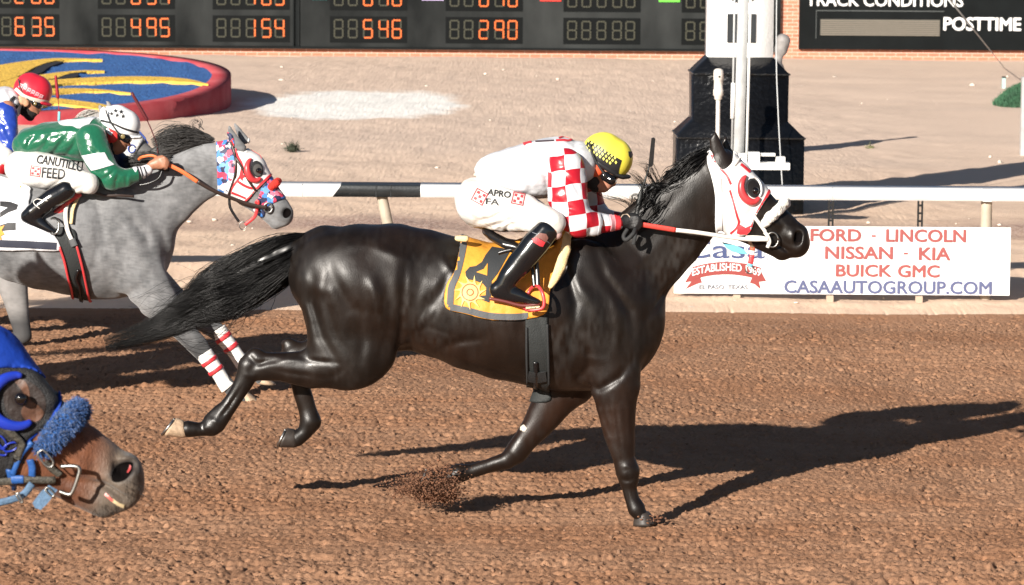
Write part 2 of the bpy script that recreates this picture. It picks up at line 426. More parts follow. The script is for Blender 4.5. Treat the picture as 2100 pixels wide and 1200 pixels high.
def hair(name, guide, n, rad, mat_, parent, seed=1, Y=0.0, wave=1.0, l0=.6, l1=1.05, nseg=20, s0=0.0, ysp=.5, taper=.3, M=None, k=1.0, clump=40, s0r=0.0, jt=.16):
    """guide: (u,v,half width px[,dY]) ; strands fill the bundle"""
    r = np.random.default_rng(seed); g = []
    for p in guide:
        u, v = M(p[0], p[1]) if M else p[:2]; dy = p[3] if len(p) > 3 else 0; w = P(u, v, Y+dy); g.append((w.x, w.y, w.z, p[2]*k*S(Y)))
    G_ = spline(g, 80); T = np.gradient(G_[:, :3], axis=0); T /= np.linalg.norm(T, axis=1)[:, None]+1e-9
    Nn = np.cross(T, np.array([0, 1, 0.0])); Nn /= np.linalg.norm(Nn, axis=1)[:, None]+1e-9
    cl = r.uniform(-1, 1, (clump, 2)); cl /= np.maximum(1, np.linalg.norm(cl, axis=1))[:, None]; cph = r.uniform(0, 6.28, (clump, 4)); camp = r.uniform(.4, 1, clump)
    paths, rads = [], []
    for i in range(n):
        c = r.integers(clump); jit = r.normal(0, jt, 2); a0 = r.uniform(0, s0r) if s0r else s0; ln = r.uniform(l0, l1); t = np.clip(np.linspace(a0, min(1.0, a0+(1-a0)*ln) if not s0r else min(1, a0+ln), nseg), 0, 1)
        idx = t*79; i0 = np.minimum(idx.astype(int), 78); f = (idx-i0)[:, None]; Gc = G_[i0]*(1-f)+G_[i0+1]*f; N_ = Nn[i0]
        wv = wave*camp[c]; a = cl[c, 0]+jit[0]*(1+t)+.14*wv*np.sin(t*7+cph[c, 0])+.05*wv*np.sin(t*17+cph[c, 1]+i*.3)
        b = cl[c, 1]+jit[1]*(1+t)+.14*wv*np.sin(t*6+cph[c, 2])
        p = Gc[:, :3]+N_*(a*Gc[:, 3])[:, None]; p[:, 1] += b*Gc[:, 3]*ysp
        paths.append(p); rads.append(rad*r.uniform(.7, 1.3)*(1-(1-taper)*np.linspace(0, 1, nseg)**2))
    return tubes(name, paths, rads, mat_, parent, 3, closed_ends=False)

def surf_pts(tree, pts, off, Y=0.0, n=24):
    s_ = spline(np.array([p[:2] for p in pts], float), n); out = []
    for u, v in s_:
        l, nr, ok = hit(tree, u, v, Y); nr = nr if nr.y < .3 else -nr; out.append(np.array(l+nr*off))
    return np.array(out)
def surf_tube(name, tree, pts, r, off, mat_, parent=None, Y=0.0, n=24, ns=8, flat=None):
    A = surf_pts(tree, pts, off, Y, n); rr = spline(np.array([[p[2] if len(p) > 2 else r] for p in pts], float), n)[:, 0]*S(Y)
    return tubes(name, [A], [rr], mat_, parent, ns, flat=flat)
# ------------------------------------------------------------------ ground
def _h(i, j, s):
    n = (i.astype(np.int64)*374761393+j.astype(np.int64)*668265263+s*1442695041) & 0xffffffff
    n = ((n ^ (n >> 13))*1274126177) & 0xffffffff; n = n ^ (n >> 16); return (n & 0xffff)/65535.0
def vnoise(x, y, s=0):
    i = np.floor(x); j = np.floor(y); fx = x-i; fy = y-j; fx = fx*fx*(3-2*fx); fy = fy*fy*(3-2*fy)
    a = _h(i, j, s)*(1-fx)+_h(i+1, j, s)*fx; b = _h(i, j+1, s)*(1-fx)+_h(i+1, j+1, s)*fx; return a*(1-fy)+b*fy
def clods(x, y, cell, s, r0=.35, r1=.75, dens=.6):
    i = np.floor(x/cell); j = np.floor(y/cell); H = np.zeros_like(x)
    for di in (-1, 0, 1):
        for dj in (-1, 0, 1):
            a, b = i+di, j+dj; cx = (a+.15+.7*_h(a, b, s))*cell; cy = (b+.15+.7*_h(a, b, s+1))*cell; on = _h(a, b, s+2) < dens
            rr = (r0+(r1-r0)*_h(a, b, s+3))*cell; e = .7+.6*_h(a, b, s+4)
            d = np.sqrt(((x-cx)*e)**2+((y-cy)/e)**2)/rr; h = np.sqrt(np.maximum(0, 1-d*d))*rr*.75; H = np.maximum(H, np.where(on, h, 0))
    return H
def grid_axis(lo, hi, d0, d1, step, far_lo, far_hi, gr=1.12):
    a = list(np.arange(lo, hi, step)); s = step; x = lo; L_ = []
    while x > far_lo: s *= gr; x -= s; L_.append(x)
    s = step; x = a[-1]; R_ = []
    while x < far_hi: s *= gr; x += s; R_.append(x)
    return np.array(L_[::-1]+a+R_)
GX = grid_axis(-3.9, 3.9, 0, 0, .0075, -150, 150)
def sheet(name, ys, hfun, mat_):
    X, Y = np.meshgrid(GX, ys); Z = hfun(X, Y); V = np.stack([X, Y, Z], -1).reshape(-1, 3); nx = len(GX); ny = len(ys)
    i = (np.arange(ny-1)[:, None]*nx+np.arange(nx-1)[None]).ravel(); Q = np.stack([i, i+1, i+1+nx, i+nx], 1)
    return link(name, arr_mesh(name, V, Q), mat_)
HOOFMARKS = []
def h_track(x, y):
    wx = x+.03*(vnoise(x*9, y*9, 5)-.5); wy = y+.04*(vnoise(x*9, y*9, 6)-.5)
    fade = np.clip((np.abs(y-2)-14)/20, 0, 1); rough = .55+.9*vnoise(x*.9, y*1.3, 3)
    near = np.clip((1.2-y)/4, 0, 1)
    h = clods(wx, wy, .026, 11, r0=.3, r1=.55, dens=.6)*.55*rough
    h = np.maximum(h, clods(wx, wy, .045, 21, r0=.22, r1=.42, dens=.16)*.95*rough)
    h -= 2.3*clods(wx, y+.02*vnoise(x*20, y*20, 77), .055, 61, r0=.12, r1=.27, dens=.5)*rough
    wq = .03*vnoise(x*38, y*38, 81); h -= 2.6*clods(wx+wq, wy+.03*vnoise(x*33, y*33, 82), .105, 71, r0=.10, r1=.21, dens=.34+.0*x)*(vnoise(x*1.7, y*2.6, 83) > .30)
    h += .009*vnoise(x*85, y*55, 1)**2+.007*vnoise(x*140, y*80, 14)+.003*vnoise(x*16, y*9, 2)+.014*(vnoise(x*3, y*2.2, 4)-.5)+.05*(vnoise(x*.8, y*.7, 8)-.5)
    h += near*.03*(vnoise(x*2.3+3, y*3.5, 9)-.5)
    # pits left by hooves
    pit = clods(x+.3*vnoise(x, y, 40)+.07*vnoise(x*13, y*13, 41), y+.08*vnoise(x*11, y*11, 42), .42, 51, r0=.16, r1=.3, dens=.42); pit = pit*pit*9
    h -= pit*(.20+.16*near)*(.5+vnoise(x*30, y*30, 43))
    h += .020*clods(wx, wy, .30, 91, r0=.3, r1=.6, dens=.5)/.1*near
    h += .006*np.sin(y*52+2*vnoise(x*.7, y*.7, 19))*np.clip(vnoise(x*.4, y*.5, 18)*2-.6, 0, 1)
    e = np.clip((EDGE_Y-y)/.5, 0, 1)
    return gz0(y) + (h-.012)*(1-fade)*(.25+.75*e) 
def h_in(x, y):
    e = np.clip((y-EDGE_Y)/.5, 0, 1)
    h = .006*vnoise(x*40, y*25, 1)+.02*(vnoise(x*5, y*3, 2)-.5)+.05*(vnoise(x*.8, y*.7, 8)-.5)+.006*clods(x, y, .06, 3, dens=.2)*10*.25
    big = np.clip((y-12)/6, 0, 1)*.05*(vnoise(x*.35, y*.25, 12)-.5)
    ht = h_track(x, np.full_like(y, EDGE_Y)); a = np.exp(-(y-EDGE_Y)/.15)
    return np.where(y <= EDGE_Y+1e-6, ht, gz0(y)+h*(1-a)+big+(ht-gz0(EDGE_Y))*a)
def ground_material(name, cols, spec):
    """procedural soil: colour noise at several scales + fine bump; cols: base, dark, light"""
    M = bpy.data.materials.new(name); M.use_nodes = True; n = M.node_tree.nodes; L = M.node_tree.links; b = n['Principled BSDF']; fine = name == 'track_dirt'
    b.inputs['Roughness'].default_value = .95; b.inputs['Specular IOR Level'].default_value = .15
    tc = n.new('ShaderNodeTexCoord')
    def noise(sc, det=6, rough=.55, st=(1, 1, 1)):
        mp = n.new('ShaderNodeMapping'); mp.inputs['Scale'].default_value = st; L.new(tc.outputs['Object'], mp.inputs[0])
        t = n.new('ShaderNodeTexNoise'); t.inputs['Scale'].default_value = sc; t.inputs['Detail'].default_value = det; t.inputs['Roughness'].default_value = rough
        L.new(mp.outputs[0], t.inputs['Vector']); return t.outputs[0]
    def ramp(o, a, bb, c=0, d=1):
        r = n.new('ShaderNodeMapRange'); L.new(o, r.inputs[0]); r.inputs[1].default_value = a; r.inputs[2].default_value = bb; r.inputs[3].default_value = c; r.inputs[4].default_value = d; return r.outputs[0]
    def mix(f, a, c, bt='MIX'):
        m_ = n.new('ShaderNodeMix'); m_.data_type = 'RGBA'; m_.blend_type = bt
        if isinstance(f, (int, float)): m_.inputs['Factor'].default_value = f
        else: L.new(f, m_.inputs['Factor'])
        for i, q in ((6, a), (7, c)):
            if isinstance(q, tuple): m_.inputs[i].default_value = (*q, 1)
            else: L.new(q, m_.inputs[i])
        return m_.outputs[2]
    c = mix(ramp(noise(1.1, 5), .35, .65), cols[0], cols[1]); c = mix(ramp(noise(7, 5), .45, .75, 0, .6), c, cols[2])
    c = mix(ramp(noise(55, 6, .7), .3, .7, .0, .35), c, cols[1])
    g = {'noise': noise, 'ramp': ramp, 'mix': mix, 'n': n, 'L': L, 'tc': tc}
    if spec: c = spec(g, c)
    L.new(c, b.inputs['Base Color'])
    t = noise(62 if fine else 110, 7, .72); bp = n.new('ShaderNodeBump'); bp.inputs['Strength'].default_value = .6 if fine else .6; bp.inputs['Distance'].default_value = .011 if fine else .01; L.new(t, bp.inputs['Height'])
    L.new(bp.outputs[0], b.inputs['Normal']); return M
def spec_track(g, c):
    n, L = g['n'], g['L']
    v = n.new('ShaderNodeTexVoronoi'); v.inputs['Scale'].default_value = 26; L.new(g['tc'].outputs['Object'], v.inputs['Vector'])
    c = g['mix'](g['ramp'](v.outputs['Distance'], .04, .08, .4, 0), c, (.46, .31, .21))   # pale flecks of straw and grit
    return g['mix'](g['ramp'](g['noise'](.55, 3, .5, (1, 2.2, 1)), .45, .6, 0, .55), c, (.285, .138, .072))
TR = ground_material('track_dirt', ((.36, .20, .118), (.30, .16, .092), (.40, .238, .15)), spec_track)
ysT = np.concatenate([grid_axis(-2.4, 2.0, 0, 0, .0125, -40, -2.3, 1.15)[:-1], np.linspace(2.0, EDGE_Y, 400)]); ysT = ysT[(ysT <= EDGE_Y+1e-6)]
ysT = np.unique(np.round(ysT, 5)); ysT[-1] = EDGE_Y
track = tag(sheet('dirt_track', ysT, h_track, TR), kind='structure')
def spec_in(g, c):
    n, L = g['n'], g['L']; sx = n.new('ShaderNodeSeparateXYZ'); L.new(g['tc'].outputs['Object'], sx.inputs[0])
    def m(op, a, b_=None):
        q = n.new('ShaderNodeMath'); q.operation = op
        for i, w in enumerate((a, b_)):
            if w is None: continue
            if isinstance(w, (int, float)): q.inputs[i].default_value = w
            else: L.new(w, q.inputs[i])
        return q.outputs[0]
    nz = g['noise'](1.6, 5, .6); nz2 = g['noise'](.25, 4, .6)
    y = m('ADD', sx.outputs[1], m('MULTIPLY', m('SUBTRACT', nz, .5), 1.6)); x = sx.outputs[0]
    # reddish gravel strip behind the rail, then grey-pink hardpan further away
    band = m('MULTIPLY', g['ramp'](y, 13.0, 13.8), g['ramp'](y, 15.4, 14.4)); gr = g['mix'](g['ramp'](g['noise'](34, 3), .4, .6), (.30, .17, .135), (.56, .42, .34))
    c = g['mix'](m('MULTIPLY', band, g['ramp'](nz2, .35, .55, .35, 1)), c, gr)
    c = g['mix'](g['ramp'](m('ADD', sx.outputs[1], m('MULTIPLY', nz2, 9)), 18, 30, 0, .85), c, (.74, .575, .46))
    c = g['mix'](m('MULTIPLY', g['ramp'](nz2, .48, .62), g['ramp'](sx.outputs[1], 16, 24, 0, .5)), c, (.66, .51, .41))
    # pale lime spill on the ground beyond the mound
    ex = m('DIVIDE', m('SUBTRACT', x, WP[0]), WP[2]); ey = m('DIVIDE', m('SUBTRACT', sx.outputs[1], WP[1]), WP[3])
    d = m('SQRT', m('ADD', m('MULTIPLY', ex, ex), m('MULTIPLY', ey, ey))); d = m('ADD', d, m('MULTIPLY', m('SUBTRACT', g['noise'](.9, 5, .65, (1, .5, 1)), .5), .75))
    c = g['mix'](g['ramp'](d, .74, .92, .97, 0), c, (.95, .92, .86))
    v = n.new('ShaderNodeTexVoronoi'); v.inputs['Scale'].default_value = 2.2; mp = n.new('ShaderNodeMapping'); mp.inputs['Scale'].default_value = (1, .6, 1); L.new(g['tc'].outputs['Object'], mp.inputs[0]); L.new(mp.outputs[0], v.inputs['Vector'])
    return g['mix'](g['ramp'](v.outputs['Distance'], .03, .07, .6, 0), c, (.7, .62, .54))
_w = G(700, 212); WP = (_w.x+.25, _w.y, 1.85, 4.6)
IN = ground_material('infield_soil', ((.80, .59, .435), (.73, .525, .38), (.84, .65, .50)), spec_in)
ysI = [EDGE_Y]; s = .02
while ysI[-1] < 400: s = max(s, (ysI[-1]+16)*(ysI[-1]+16)/7040/2.77*1.6) if ysI[-1] < 70 else s*1.25; ysI.append(ysI[-1]+s)
infield = tag(sheet('infield', np.array(ysI), h_in, IN), kind='structure')
# ------------------------------------------------------------------ horses
def coat(name, base, rough, spec, var=.15, bump=.25, bscale=90, attr=None, sheen=0, coatw=0, col2=None, vs=6, rvar=0):
    return mat(name, base, rough, rvar=rvar, spec=spec, var=var, vscale=vs, bump=bump, bscale=bscale, attr=attr, sheen=sheen, coat=coatw, stretch=(1.7, 1.7, .75), bdist=.004, col2=col2)
BLACK = coat('black_coat', (.0085, .0062, .0052), .40, .37, .4, .18, 150, attr='Col', rvar=.09)
HAIRB = mat('black_hair', (.0028, .0026, .0028), .30, spec=.22)
def trunk(M=None, k=1.0, Y=0.0):
    return pc([(690, 562, 98, .88), (742, 580, 122, .92), (800, 588, 130, .86), (860, 590, 121, .84), (920, 610, 124, .9), (980, 632, 130, .93), (1040, 642, 138, .9), (1100, 646, 146, .82), (1160, 648, 155, .66), (1212, 650, 152, .58)], Y, M, k)
def hoof_mesh(name, a, b, c, d, wy0, wy1, Y, mat_, parent, M=None, k=1.0):
    """a,b: coronet (heel,toe) c,d: sole (heel,toe) in pixels; wy: half widths px"""
    if M: a, b, c, d = [M(*p) for p in (a, b, c, d)]
    A, B, C_, D = [np.array(P(p[0], p[1], Y)) for p in (a, b, c, d)]; V = []; n = 20; rings = 6; sc = S(Y)*k
    for i in range(rings):
        t = i/(rings-1); p, q = A*(1-t)+C_*t, B*(1-t)+D*t; w = (wy0*(1-t)+wy1*t)*sc
        if i == 0: p, q = p+(q-p)*.06, q-(q-p)*.06; w *= .93
        c0 = (p+q)/2; hx = (q-p)/2
        for j in range(n):
            th = 2*math.pi*j/n; cs = math.cos(th); V.append(c0+hx*cs+np.array([0, math.sin(th)*w*(1-.18*max(0, -cs)), 0]))
    Q = [[i*n+j, i*n+(j+1) % n, (i+1)*n+(j+1) % n, (i+1)*n+j] for i in range(rings-1) for j in range(n)]
    V.append((A+B)/2+(A+B-C_-D)*.04); V.append((C_+D)/2+(A+B-C_-D)*.035); T = [[(j+1) % n, j, rings*n] for j in range(n)]+[[(rings-1)*n+j, (rings-1)*n+(j+1) % n, rings*n+1] for j in range(n)]
    h = link(name, arr_mesh(name, np.array(V), Q, T), mat_, parent)
    return h, (A, B, C_, D, wy1*sc)
def shoe_on(geo, parent, mat_):
    A, B, C_, D, w = geo; n0 = (C_+D-A-B); n0 = n0/np.linalg.norm(n0); c0 = (C_+D)/2+n0*.004; hx = (D-C_)/2*.93; pts = []
    for th in np.linspace(-2.5, 2.5, 30): pts.append(c0+hx*math.cos(th)+np.array([0, math.sin(th)*w*.93, 0]))
    return tubes('horseshoe', [np.array(pts)], [np.full(30, .0065)], mat_, parent, 6)
SILVER = mat('worn_metal', (.30, .295, .28), .38, 1.0)
HOLE = mat('nostril_shade', (.004, .003, .003), .9, spec=.05)  # flat black standing in for the shade inside the nostrils
def legs_rear(M=None, k=1, Y=0.0):
    near = [pc([(712, 585, 108, .62, -.09*k), (722, 640, 104, .5, -.12*k), (722, 694, 97, .44, -.13*k), (722, 730, 68, .5, -.13*k)], Y, M, k),
            pc([(742, 728, 58, .7, -.13*k), (700, 746, 50, .75, -.13*k), (640, 757, 39, .75, -.12*k), (575, 752, 30, .75, -.12*k), (536, 752, 29, .7, -.12*k)], Y, M, k),
            pc([(524, 733, 20, .7, -.12*k), (511, 752, 24, .75, -.12*k), (500, 782, 21, .75, -.12*k), (484, 812, 18, .75, -.12*k), (462, 843, 17.5, .8, -.12*k), (444, 868, 20, .85, -.12*k), (436, 873, 20, .85, -.12*k)], Y, M, k),
            pc([(450, 838, 9, .7, -.12*k), (430, 860, 12, .8, -.12*k)], Y, M, k),
            pc([(434, 877, 16, .9, -.12*k), (410, 881, 13.5, 1, -.12*k), (386, 880, 17, 1, -.12*k)], Y, M, k)]
    off = [pc([(712, 600, 100, .6, .09*k), (724, 690, 90, .5, .12*k), (720, 728, 62, .6, .12*k)], Y, M, k),
           pc([(720, 728, 52, .8, .12*k), (665, 735, 40, .8, .12*k), (615, 728, 28, .8, .12*k)], Y, M, k),
           pc([(592, 707, 15, .8, .12*k), (600, 728, 24, .8, .12*k), (612, 765, 22, .75, .12*k), (619, 800, 19.5, .75, .12*k), (630, 838, 19, .75, .12*k), (637, 862, 21, .85, .12*k)], Y, M, k),
           pc([(637, 866, 20, .85, .12*k), (624, 888, 15, 1, .12*k), (609, 899, 17, 1, .12*k)], Y, M, k)]
    return near, off
def dist_poly(V, poly):
    return inpoly(V[:, 0], V[:, 1], poly)
# ---------------- the black horse
neckc = pc([(1218, 600, 122, .5), (1262, 566, 108, .42), (1300, 535, 96, .38), (1362, 478, 88, .34), (1420, 415, 76, .36), (1466, 366, 54, .48)])
head = [pc([(1478, 340, 37, .9), (1500, 368, 42, .95), (1530, 405, 44, .92), (1570, 439, 36, .82), (1603, 465, 31.5, .8), (1626, 486, 30, .88), (1632, 494, 29, .95)]),
        pc([(1512, 428, 56, .72), (1528, 446, 46, .72)]), pc([(1525, 455, 40, .75), (1562, 482, 30, .8), (1600, 507, 24, .95), (1604, 511, 23, 1)]),
        pc([(1634, 503, 25.5, 1)]), pc([(1632, 484, 20, 1, -.025), (1640, 478, 17, 1, -.02)]), pc([(1632, 484, 20, 1, .025)])]
def ear(u0, v0, tip, Y, w=14, k=1):
    return pc([(tip[0], tip[1], 3*k, .8), (tip[0]-1, tip[1]+18, w*.72, .5), (tip[0]+5, tip[1]+40, w, .5), (u0, v0, w*.9, .8)], Y)
    mid = ((u0*.45+tip[0]*.55-w*.22), (v0*.45+tip[1]*.55)); return pc([(tip[0], tip[1], 3*k, .8), ((mid[0]*.45+tip[0]*.55), (mid[1]*.45+tip[1]*.55), w*.72, .55), (mid[0], mid[1], w, .55), (u0, v0, w*.86, .8)], Y)
ears = [ear(1483, 331, (1467, 269), -.045, 15), ear(1502, 322, (1488, 276), .06, 13)]
rn, rf = legs_rear()
fore_n = [pc([(1196, 560, 70, .5, -.1), (1222, 640, 84, .5, -.1), (1248, 720, 68, .55, -.11), (1262, 790, 53, .62, -.12), (1264, 830, 42.5, .7, -.12), (1270, 890, 31.5, .75, -.12), (1279, 940, 23, .8, -.12), (1287, 967, 26, .85, -.12), (1289, 983, 22, .85, -.12), (1291, 1003, 15.5, .85, -.12), (1297, 1026, 15, .85, -.12), (1305, 1043, 18.5, .9, -.12), (1313, 1056, 14.5, 1, -.12), (1318, 1062, 15, 1, -.12)], Y=0)]
fore_f = [pc([(1196, 720, 80, .5, .1), (1168, 780, 56, .6, .12), (1135, 822, 42, .65, .12), (1105, 868, 33, .7, .12), (1076, 905, 26, .75, .12), (1059, 928, 25, .8, .12), (1040, 944, 19, .8, .12), (1000, 956, 14, .85, .12), (965, 967, 14.5, .85, .12), (940, 971, 20, .9, .12), (915, 982, 14, 1, .12), (898, 985, 17, 1, .12)], Y=0)]
misc = [pc([(885, 712, 16, 1), (840, 703, 13, 1), (815, 712, 8, 1)], Y=-.02), pc([(660, 492, 26, .9), (610, 514, 26, .9)]), pc([(1085, 528, 32, .9), (1150, 512, 30, .5), (1200, 510, 32, .45)])]
gr = [(pg([(640, 560), (640, 620), (660, 690), (700, 760)], -.2), .022, .017), (pg([(600, 610), (622, 660), (632, 720)], -.2), .018, .010), (pg([(735, 640), (745, 700), (738, 750)], -.2), .025, .010),
      (pg([(668, 520), (690, 580), (720, 630), (760, 640)], -.2), .03, .010), (pg([(830, 540), (826, 620), (822, 680), (812, 730)], -.2), .02, .014), (pg([(850, 650), (890, 620), (925, 570), (940, 520)], -.2), .03, .012),
      (pg([(700, 500), (760, 500), (830, 530), (870, 520)], -.2), .03, -.008), (pg([(760, 560), (770, 600), (775, 640)], -.2), .03, -.012), (pg([(905, 520), (930, 560), (925, 600)], -.2), .025, -.010),
      (pg([(1135, 500), (1165, 560), (1180, 620), (1170, 700)], -.2), .022, .010), (pg([(1215, 500), (1240, 570), (1290, 640), (1300, 690)], -.2), .024, .015), (pg([(1170, 560), (1215, 620), (1240, 690)], -.2), .03, -.010),
      (pg([(1190, 790), (1230, 800), (1270, 775), (1300, 735)], -.2), .016, .014), (pg([(1330, 660), (1370, 600), (1430, 530), (1465, 480)], -.2), .014, .012), (pg([(1200, 700), (1210, 750), (1180, 790)], -.2), .018, .010),
      (pg([(1250, 500), (1310, 470), (1370, 430), (1420, 380)], -.2), .03, .008), (pg([(1285, 560), (1340, 520), (1400, 460)], -.2), .025, -.008), (pg([(1340, 600), (1325, 660), (1330, 710)], -.2), .02, .008),
      (pg([(880, 730), (940, 700), (1000, 690)], -.2), .02, .008), (pg([(600, 735), (650, 740), (700, 745)], -.2), .012, .008), (pg([(510, 760), (540, 745), (575, 740)], -.2), .012, .008),
      (pg([(1262, 830), (1268, 880), (1276, 930)], -.2), .008, .006), (pg([(1245, 820), (1255, 870), (1268, 930)], -.2), .009, .005), (pg([(498, 790), (470, 835), (446, 866)], -.2), .006, .005), (pg([(1294, 995), (1300, 1030)], -.2), .005, .004),
      (pg([(1592, 503), (1610, 514), (1627, 526)], -.2), .006, .012), (pg([(1560, 440), (1590, 462), (1612, 470)], -.2), .012, -.005), (pg([(1590, 440), (1610, 470), (1606, 490)], -.2), .012, .004), (pg([(1520, 470), (1545, 440), (1550, 410)], -.2), .02, .006)]
gr += [(pg(q, -.2), w*1.35, d*.75) for q, w, d in (([(676, 560), (668, 620), (690, 690), (730, 740)], .013, .008), ([(790, 560), (800, 620), (795, 690), (770, 750)], .02, .008), ([(615, 560), (645, 590), (690, 600)], .02, -.007),
    ([(1060, 560), (1075, 620), (1070, 700)], .02, .004), ([(1225, 560), (1260, 610), (1270, 680), (1250, 740)], .016, -.008), ([(1305, 560), (1345, 560), (1365, 590)], .012, .006), ([(1270, 470), (1300, 500), (1330, 560)], .016, .006),
    ([(1235, 815), (1240, 860), (1262, 920)], .007, .006), ([(1280, 800), (1290, 850), (1292, 920)], .007, -.005), ([(1276, 962), (1287, 958), (1300, 964)], .006, -.006), ([(1274, 985), (1288, 990), (1302, 984)], .005, .006), ([(1285, 1000), (1290, 1040)], .004, .006),
    ([(1150, 830), (1115, 870), (1080, 912)], .007, .006), ([(506, 730), (520, 745), (545, 750)], .007, .008), ([(500, 770), (515, 775), (530, 770)], .006, -.006), ([(492, 800), (466, 840), (448, 862)], .0045, .007), ([(425, 862), (440, 866), (452, 876)], .006, -.005), ([(420, 872), (410, 880), (420, 890)], .005, .005),
    ([(555, 760), (600, 768), (660, 775)], .008, .006), ([(570, 742), (620, 738), (680, 735)], .008, -.006), ([(645, 780), (690, 770), (720, 740)], .012, .006), ([(840, 690), (880, 670), (940, 690)], .010, .006), ([(848, 672), (868, 640), (880, 600)], .007, .005), ([(862, 682), (890, 650), (906, 610)], .007, .005),
    ([(1175, 700), (1200, 735), (1240, 740)], .013, -.008), ([(1140, 720), (1165, 760), (1210, 780)], .012, .006), ([(1430, 560), (1395, 610), (1368, 660)], .010, -.006), ([(1560, 420), (1585, 445), (1612, 468)], .006, .004), ([(1600, 455), (1622, 470), (1640, 470)], .006, -.005), ([(1625, 505), (1640, 510), (1648, 502)], .006, .005), ([(1500, 470), (1530, 462), (1560, 478)], .010, .005))]
for i in range(7): gr.append((pg([(915+i*32, 560+i*3), (905+i*33, 640), (925+i*33, 730)], -.2), .012, .0022))
nost = [(pc([(1638, 482, 9, 1.2, -.064), (1636, 492, 9, 1.2, -.062)]), .008), (pc([(1638, 484, 9, 1.2, .064)]), .008), (pc([(1468, 285, 5, .6, -.066), (1474, 312, 8, .5, -.07)]), .006)]
chs = [trunk(), *rn, *rf, *fore_n, *fore_f, neckc, *head, *ears, *misc]
kj = [.05]+[.06, .05, .02, .015, .015]+[.05, .04, .03, .02]+[.05, .05, .05]+[.02]*6+[.01]*2+[.03, .04, .05]
ROOT_K = dict(res=.0068)
def horse_obj(name, chs, kj, cuts, gr, Y, mt, colfn, res, noise=((.0008, 34, 3), (.0032, 14, 8))):
    gr = [(g[0], g[1]*1.0, g[2]*1.5, -1, Y+.0) for g in gr]
    o = blob(name, chs, res=res, k=.03, mat_=mt, cuts=cuts, grooves=gr, noise=noise, kj=kj)
    n = len(o.data.vertices); co = np.empty(n*3, np.float32); o.data.vertices.foreach_get('co', co); co = co.reshape(-1, 3).astype(float); setcol(o.data, colfn(co, px_of(co))); return o
def col_black(co, uv):
    c = np.tile(np.array([.0078, .0054, .0041]), (len(co), 1)); br = np.array([.016, .007, .004])
    t = .5+.5*np.sin(co[:, 0]*9+2*np.sin(co[:, 2]*7)); lowl = np.exp(-((uv[:, 0]-1130)/160)**2-((uv[:, 1]-850)/70)**2)+np.exp(-((uv[:, 0]-1280)/60)**2-((uv[:, 1]-880)/60)**2)+.5*np.exp(-((uv[:, 0]-940)/130)**2-((uv[:, 1]-700)/60)**2)
    w = np.clip(.25*t+lowl*.9, 0, 1)[:, None]; c = c*(1-w)+br*w
    hz = vnoise(co[:, 0]*70+9, co[:, 2]*28, 4)*vnoise(co[:, 0]*9, co[:, 2]*8, 6); ru = np.exp(-((uv[:, 0]-1390)/60)**2-((uv[:, 1]-530)/55)**2)+.8*np.exp(-((uv[:, 0]-1165)/60)**2-((uv[:, 1]-690)/90)**2)+.7*np.exp(-((uv[:, 0]-900)/50)**2-((uv[:, 1]-640)/50)**2)
    q = np.clip(hz*(.5+1.6*ru)-.12, 0, 1)[:, None]*.9; c = c*(1-q)+np.array([.032, .029, .027])*q  # greyer flecks put sweat sheen and ruffled hair into the coat colour
    ch = ((uv[:, 0]-1073)**2+(uv[:, 1]-878)**2 < 40) & (co[:, 1] < .14); c[ch] = (.5, .46, .38); return c
bh = horse_obj('racehorse', chs, kj, nost, gr, 0.0, BLACK, col_black, .0060)
tag(bh, 'glossy black racehorse in white and red hood, leading, in mid gallop', 'horse', 'racehorses galloping on the dirt track')
HOOFT = mat('tan_hoof', (.42, .30, .20), .55, var=.25, vscale=60, bump=.3, bscale=200); HOOFD = mat('dark_hoof', (.035, .028, .024), .5, var=.3, vscale=40)
h, g_ = hoof_mesh('hoof', (377, 862), (386, 899), (362, 857), (333, 893), 17, 22, -.12, HOOFT, bh); shoe_on(g_, h, SILVER)
h, g_ = hoof_mesh('hoof', (606, 880), (610, 919), (589, 878), (570, 917), 17, 21, .12, HOOFD, bh); shoe_on(g_, h, SILVER)
h, g_ = hoof_mesh('hoof', (1301, 1054), (1333, 1049), (1298, 1078), (1346, 1075), 16, 22, -.12, HOOFD, bh)
h, g_ = hoof_mesh('hoof', (905, 966), (896, 1001), (878, 960), (862, 997), 17, 21, .12, HOOFD, bh); shoe_on(g_, h, SILVER)
EYE = mat('dark_eye', (.004, .003, .003), .06, spec=.9)
e_ = blob('eye', [pc([(1549, 391, 7.5, .9)], Y=-.077)], .0018, .002, EYE, bh)
tl = hair('tail', [(655, 492, 14), (600, 520, 36), (545, 550, 43), (490, 582, 46), (440, 606, 45), (395, 632, 34), (345, 662, 24), (290, 686, 18), (215, 706, 12)], 4200, .0013, HAIRB, bh, seed=3, wave=1.7, l0=.5, l1=1.04, nseg=24, ysp=.6, clump=46, taper=.12, jt=.10)
hair('tail_strands', [(560, 560, 60), (490, 610, 72), (420, 640, 60), (340, 640, 60), (270, 650, 50)], 60, .0011, HAIRB, tl, seed=31, wave=3.5, l0=.3, l1=.9, nseg=20, s0r=.5, ysp=.6, clump=30)
blob('tail_core', [pc([(650, 495, 20, .8), (600, 518, 34, .6), (545, 550, 43, .5), (490, 582, 46, .45), (435, 608, 43, .4), (380, 638, 26, .4), (345, 658, 8, .4)])], .008, .01, HAIRB, tl, noise=((.004, 60, 2),))

decal('nostril', [smoothpoly([(1630, 490), (1633, 480), (1640, 476), (1646, 480), (1645, 490), (1639, 497), (1632, 497)], 4)], bvh(bh), .0012, HOLE, bh, .006, 0)
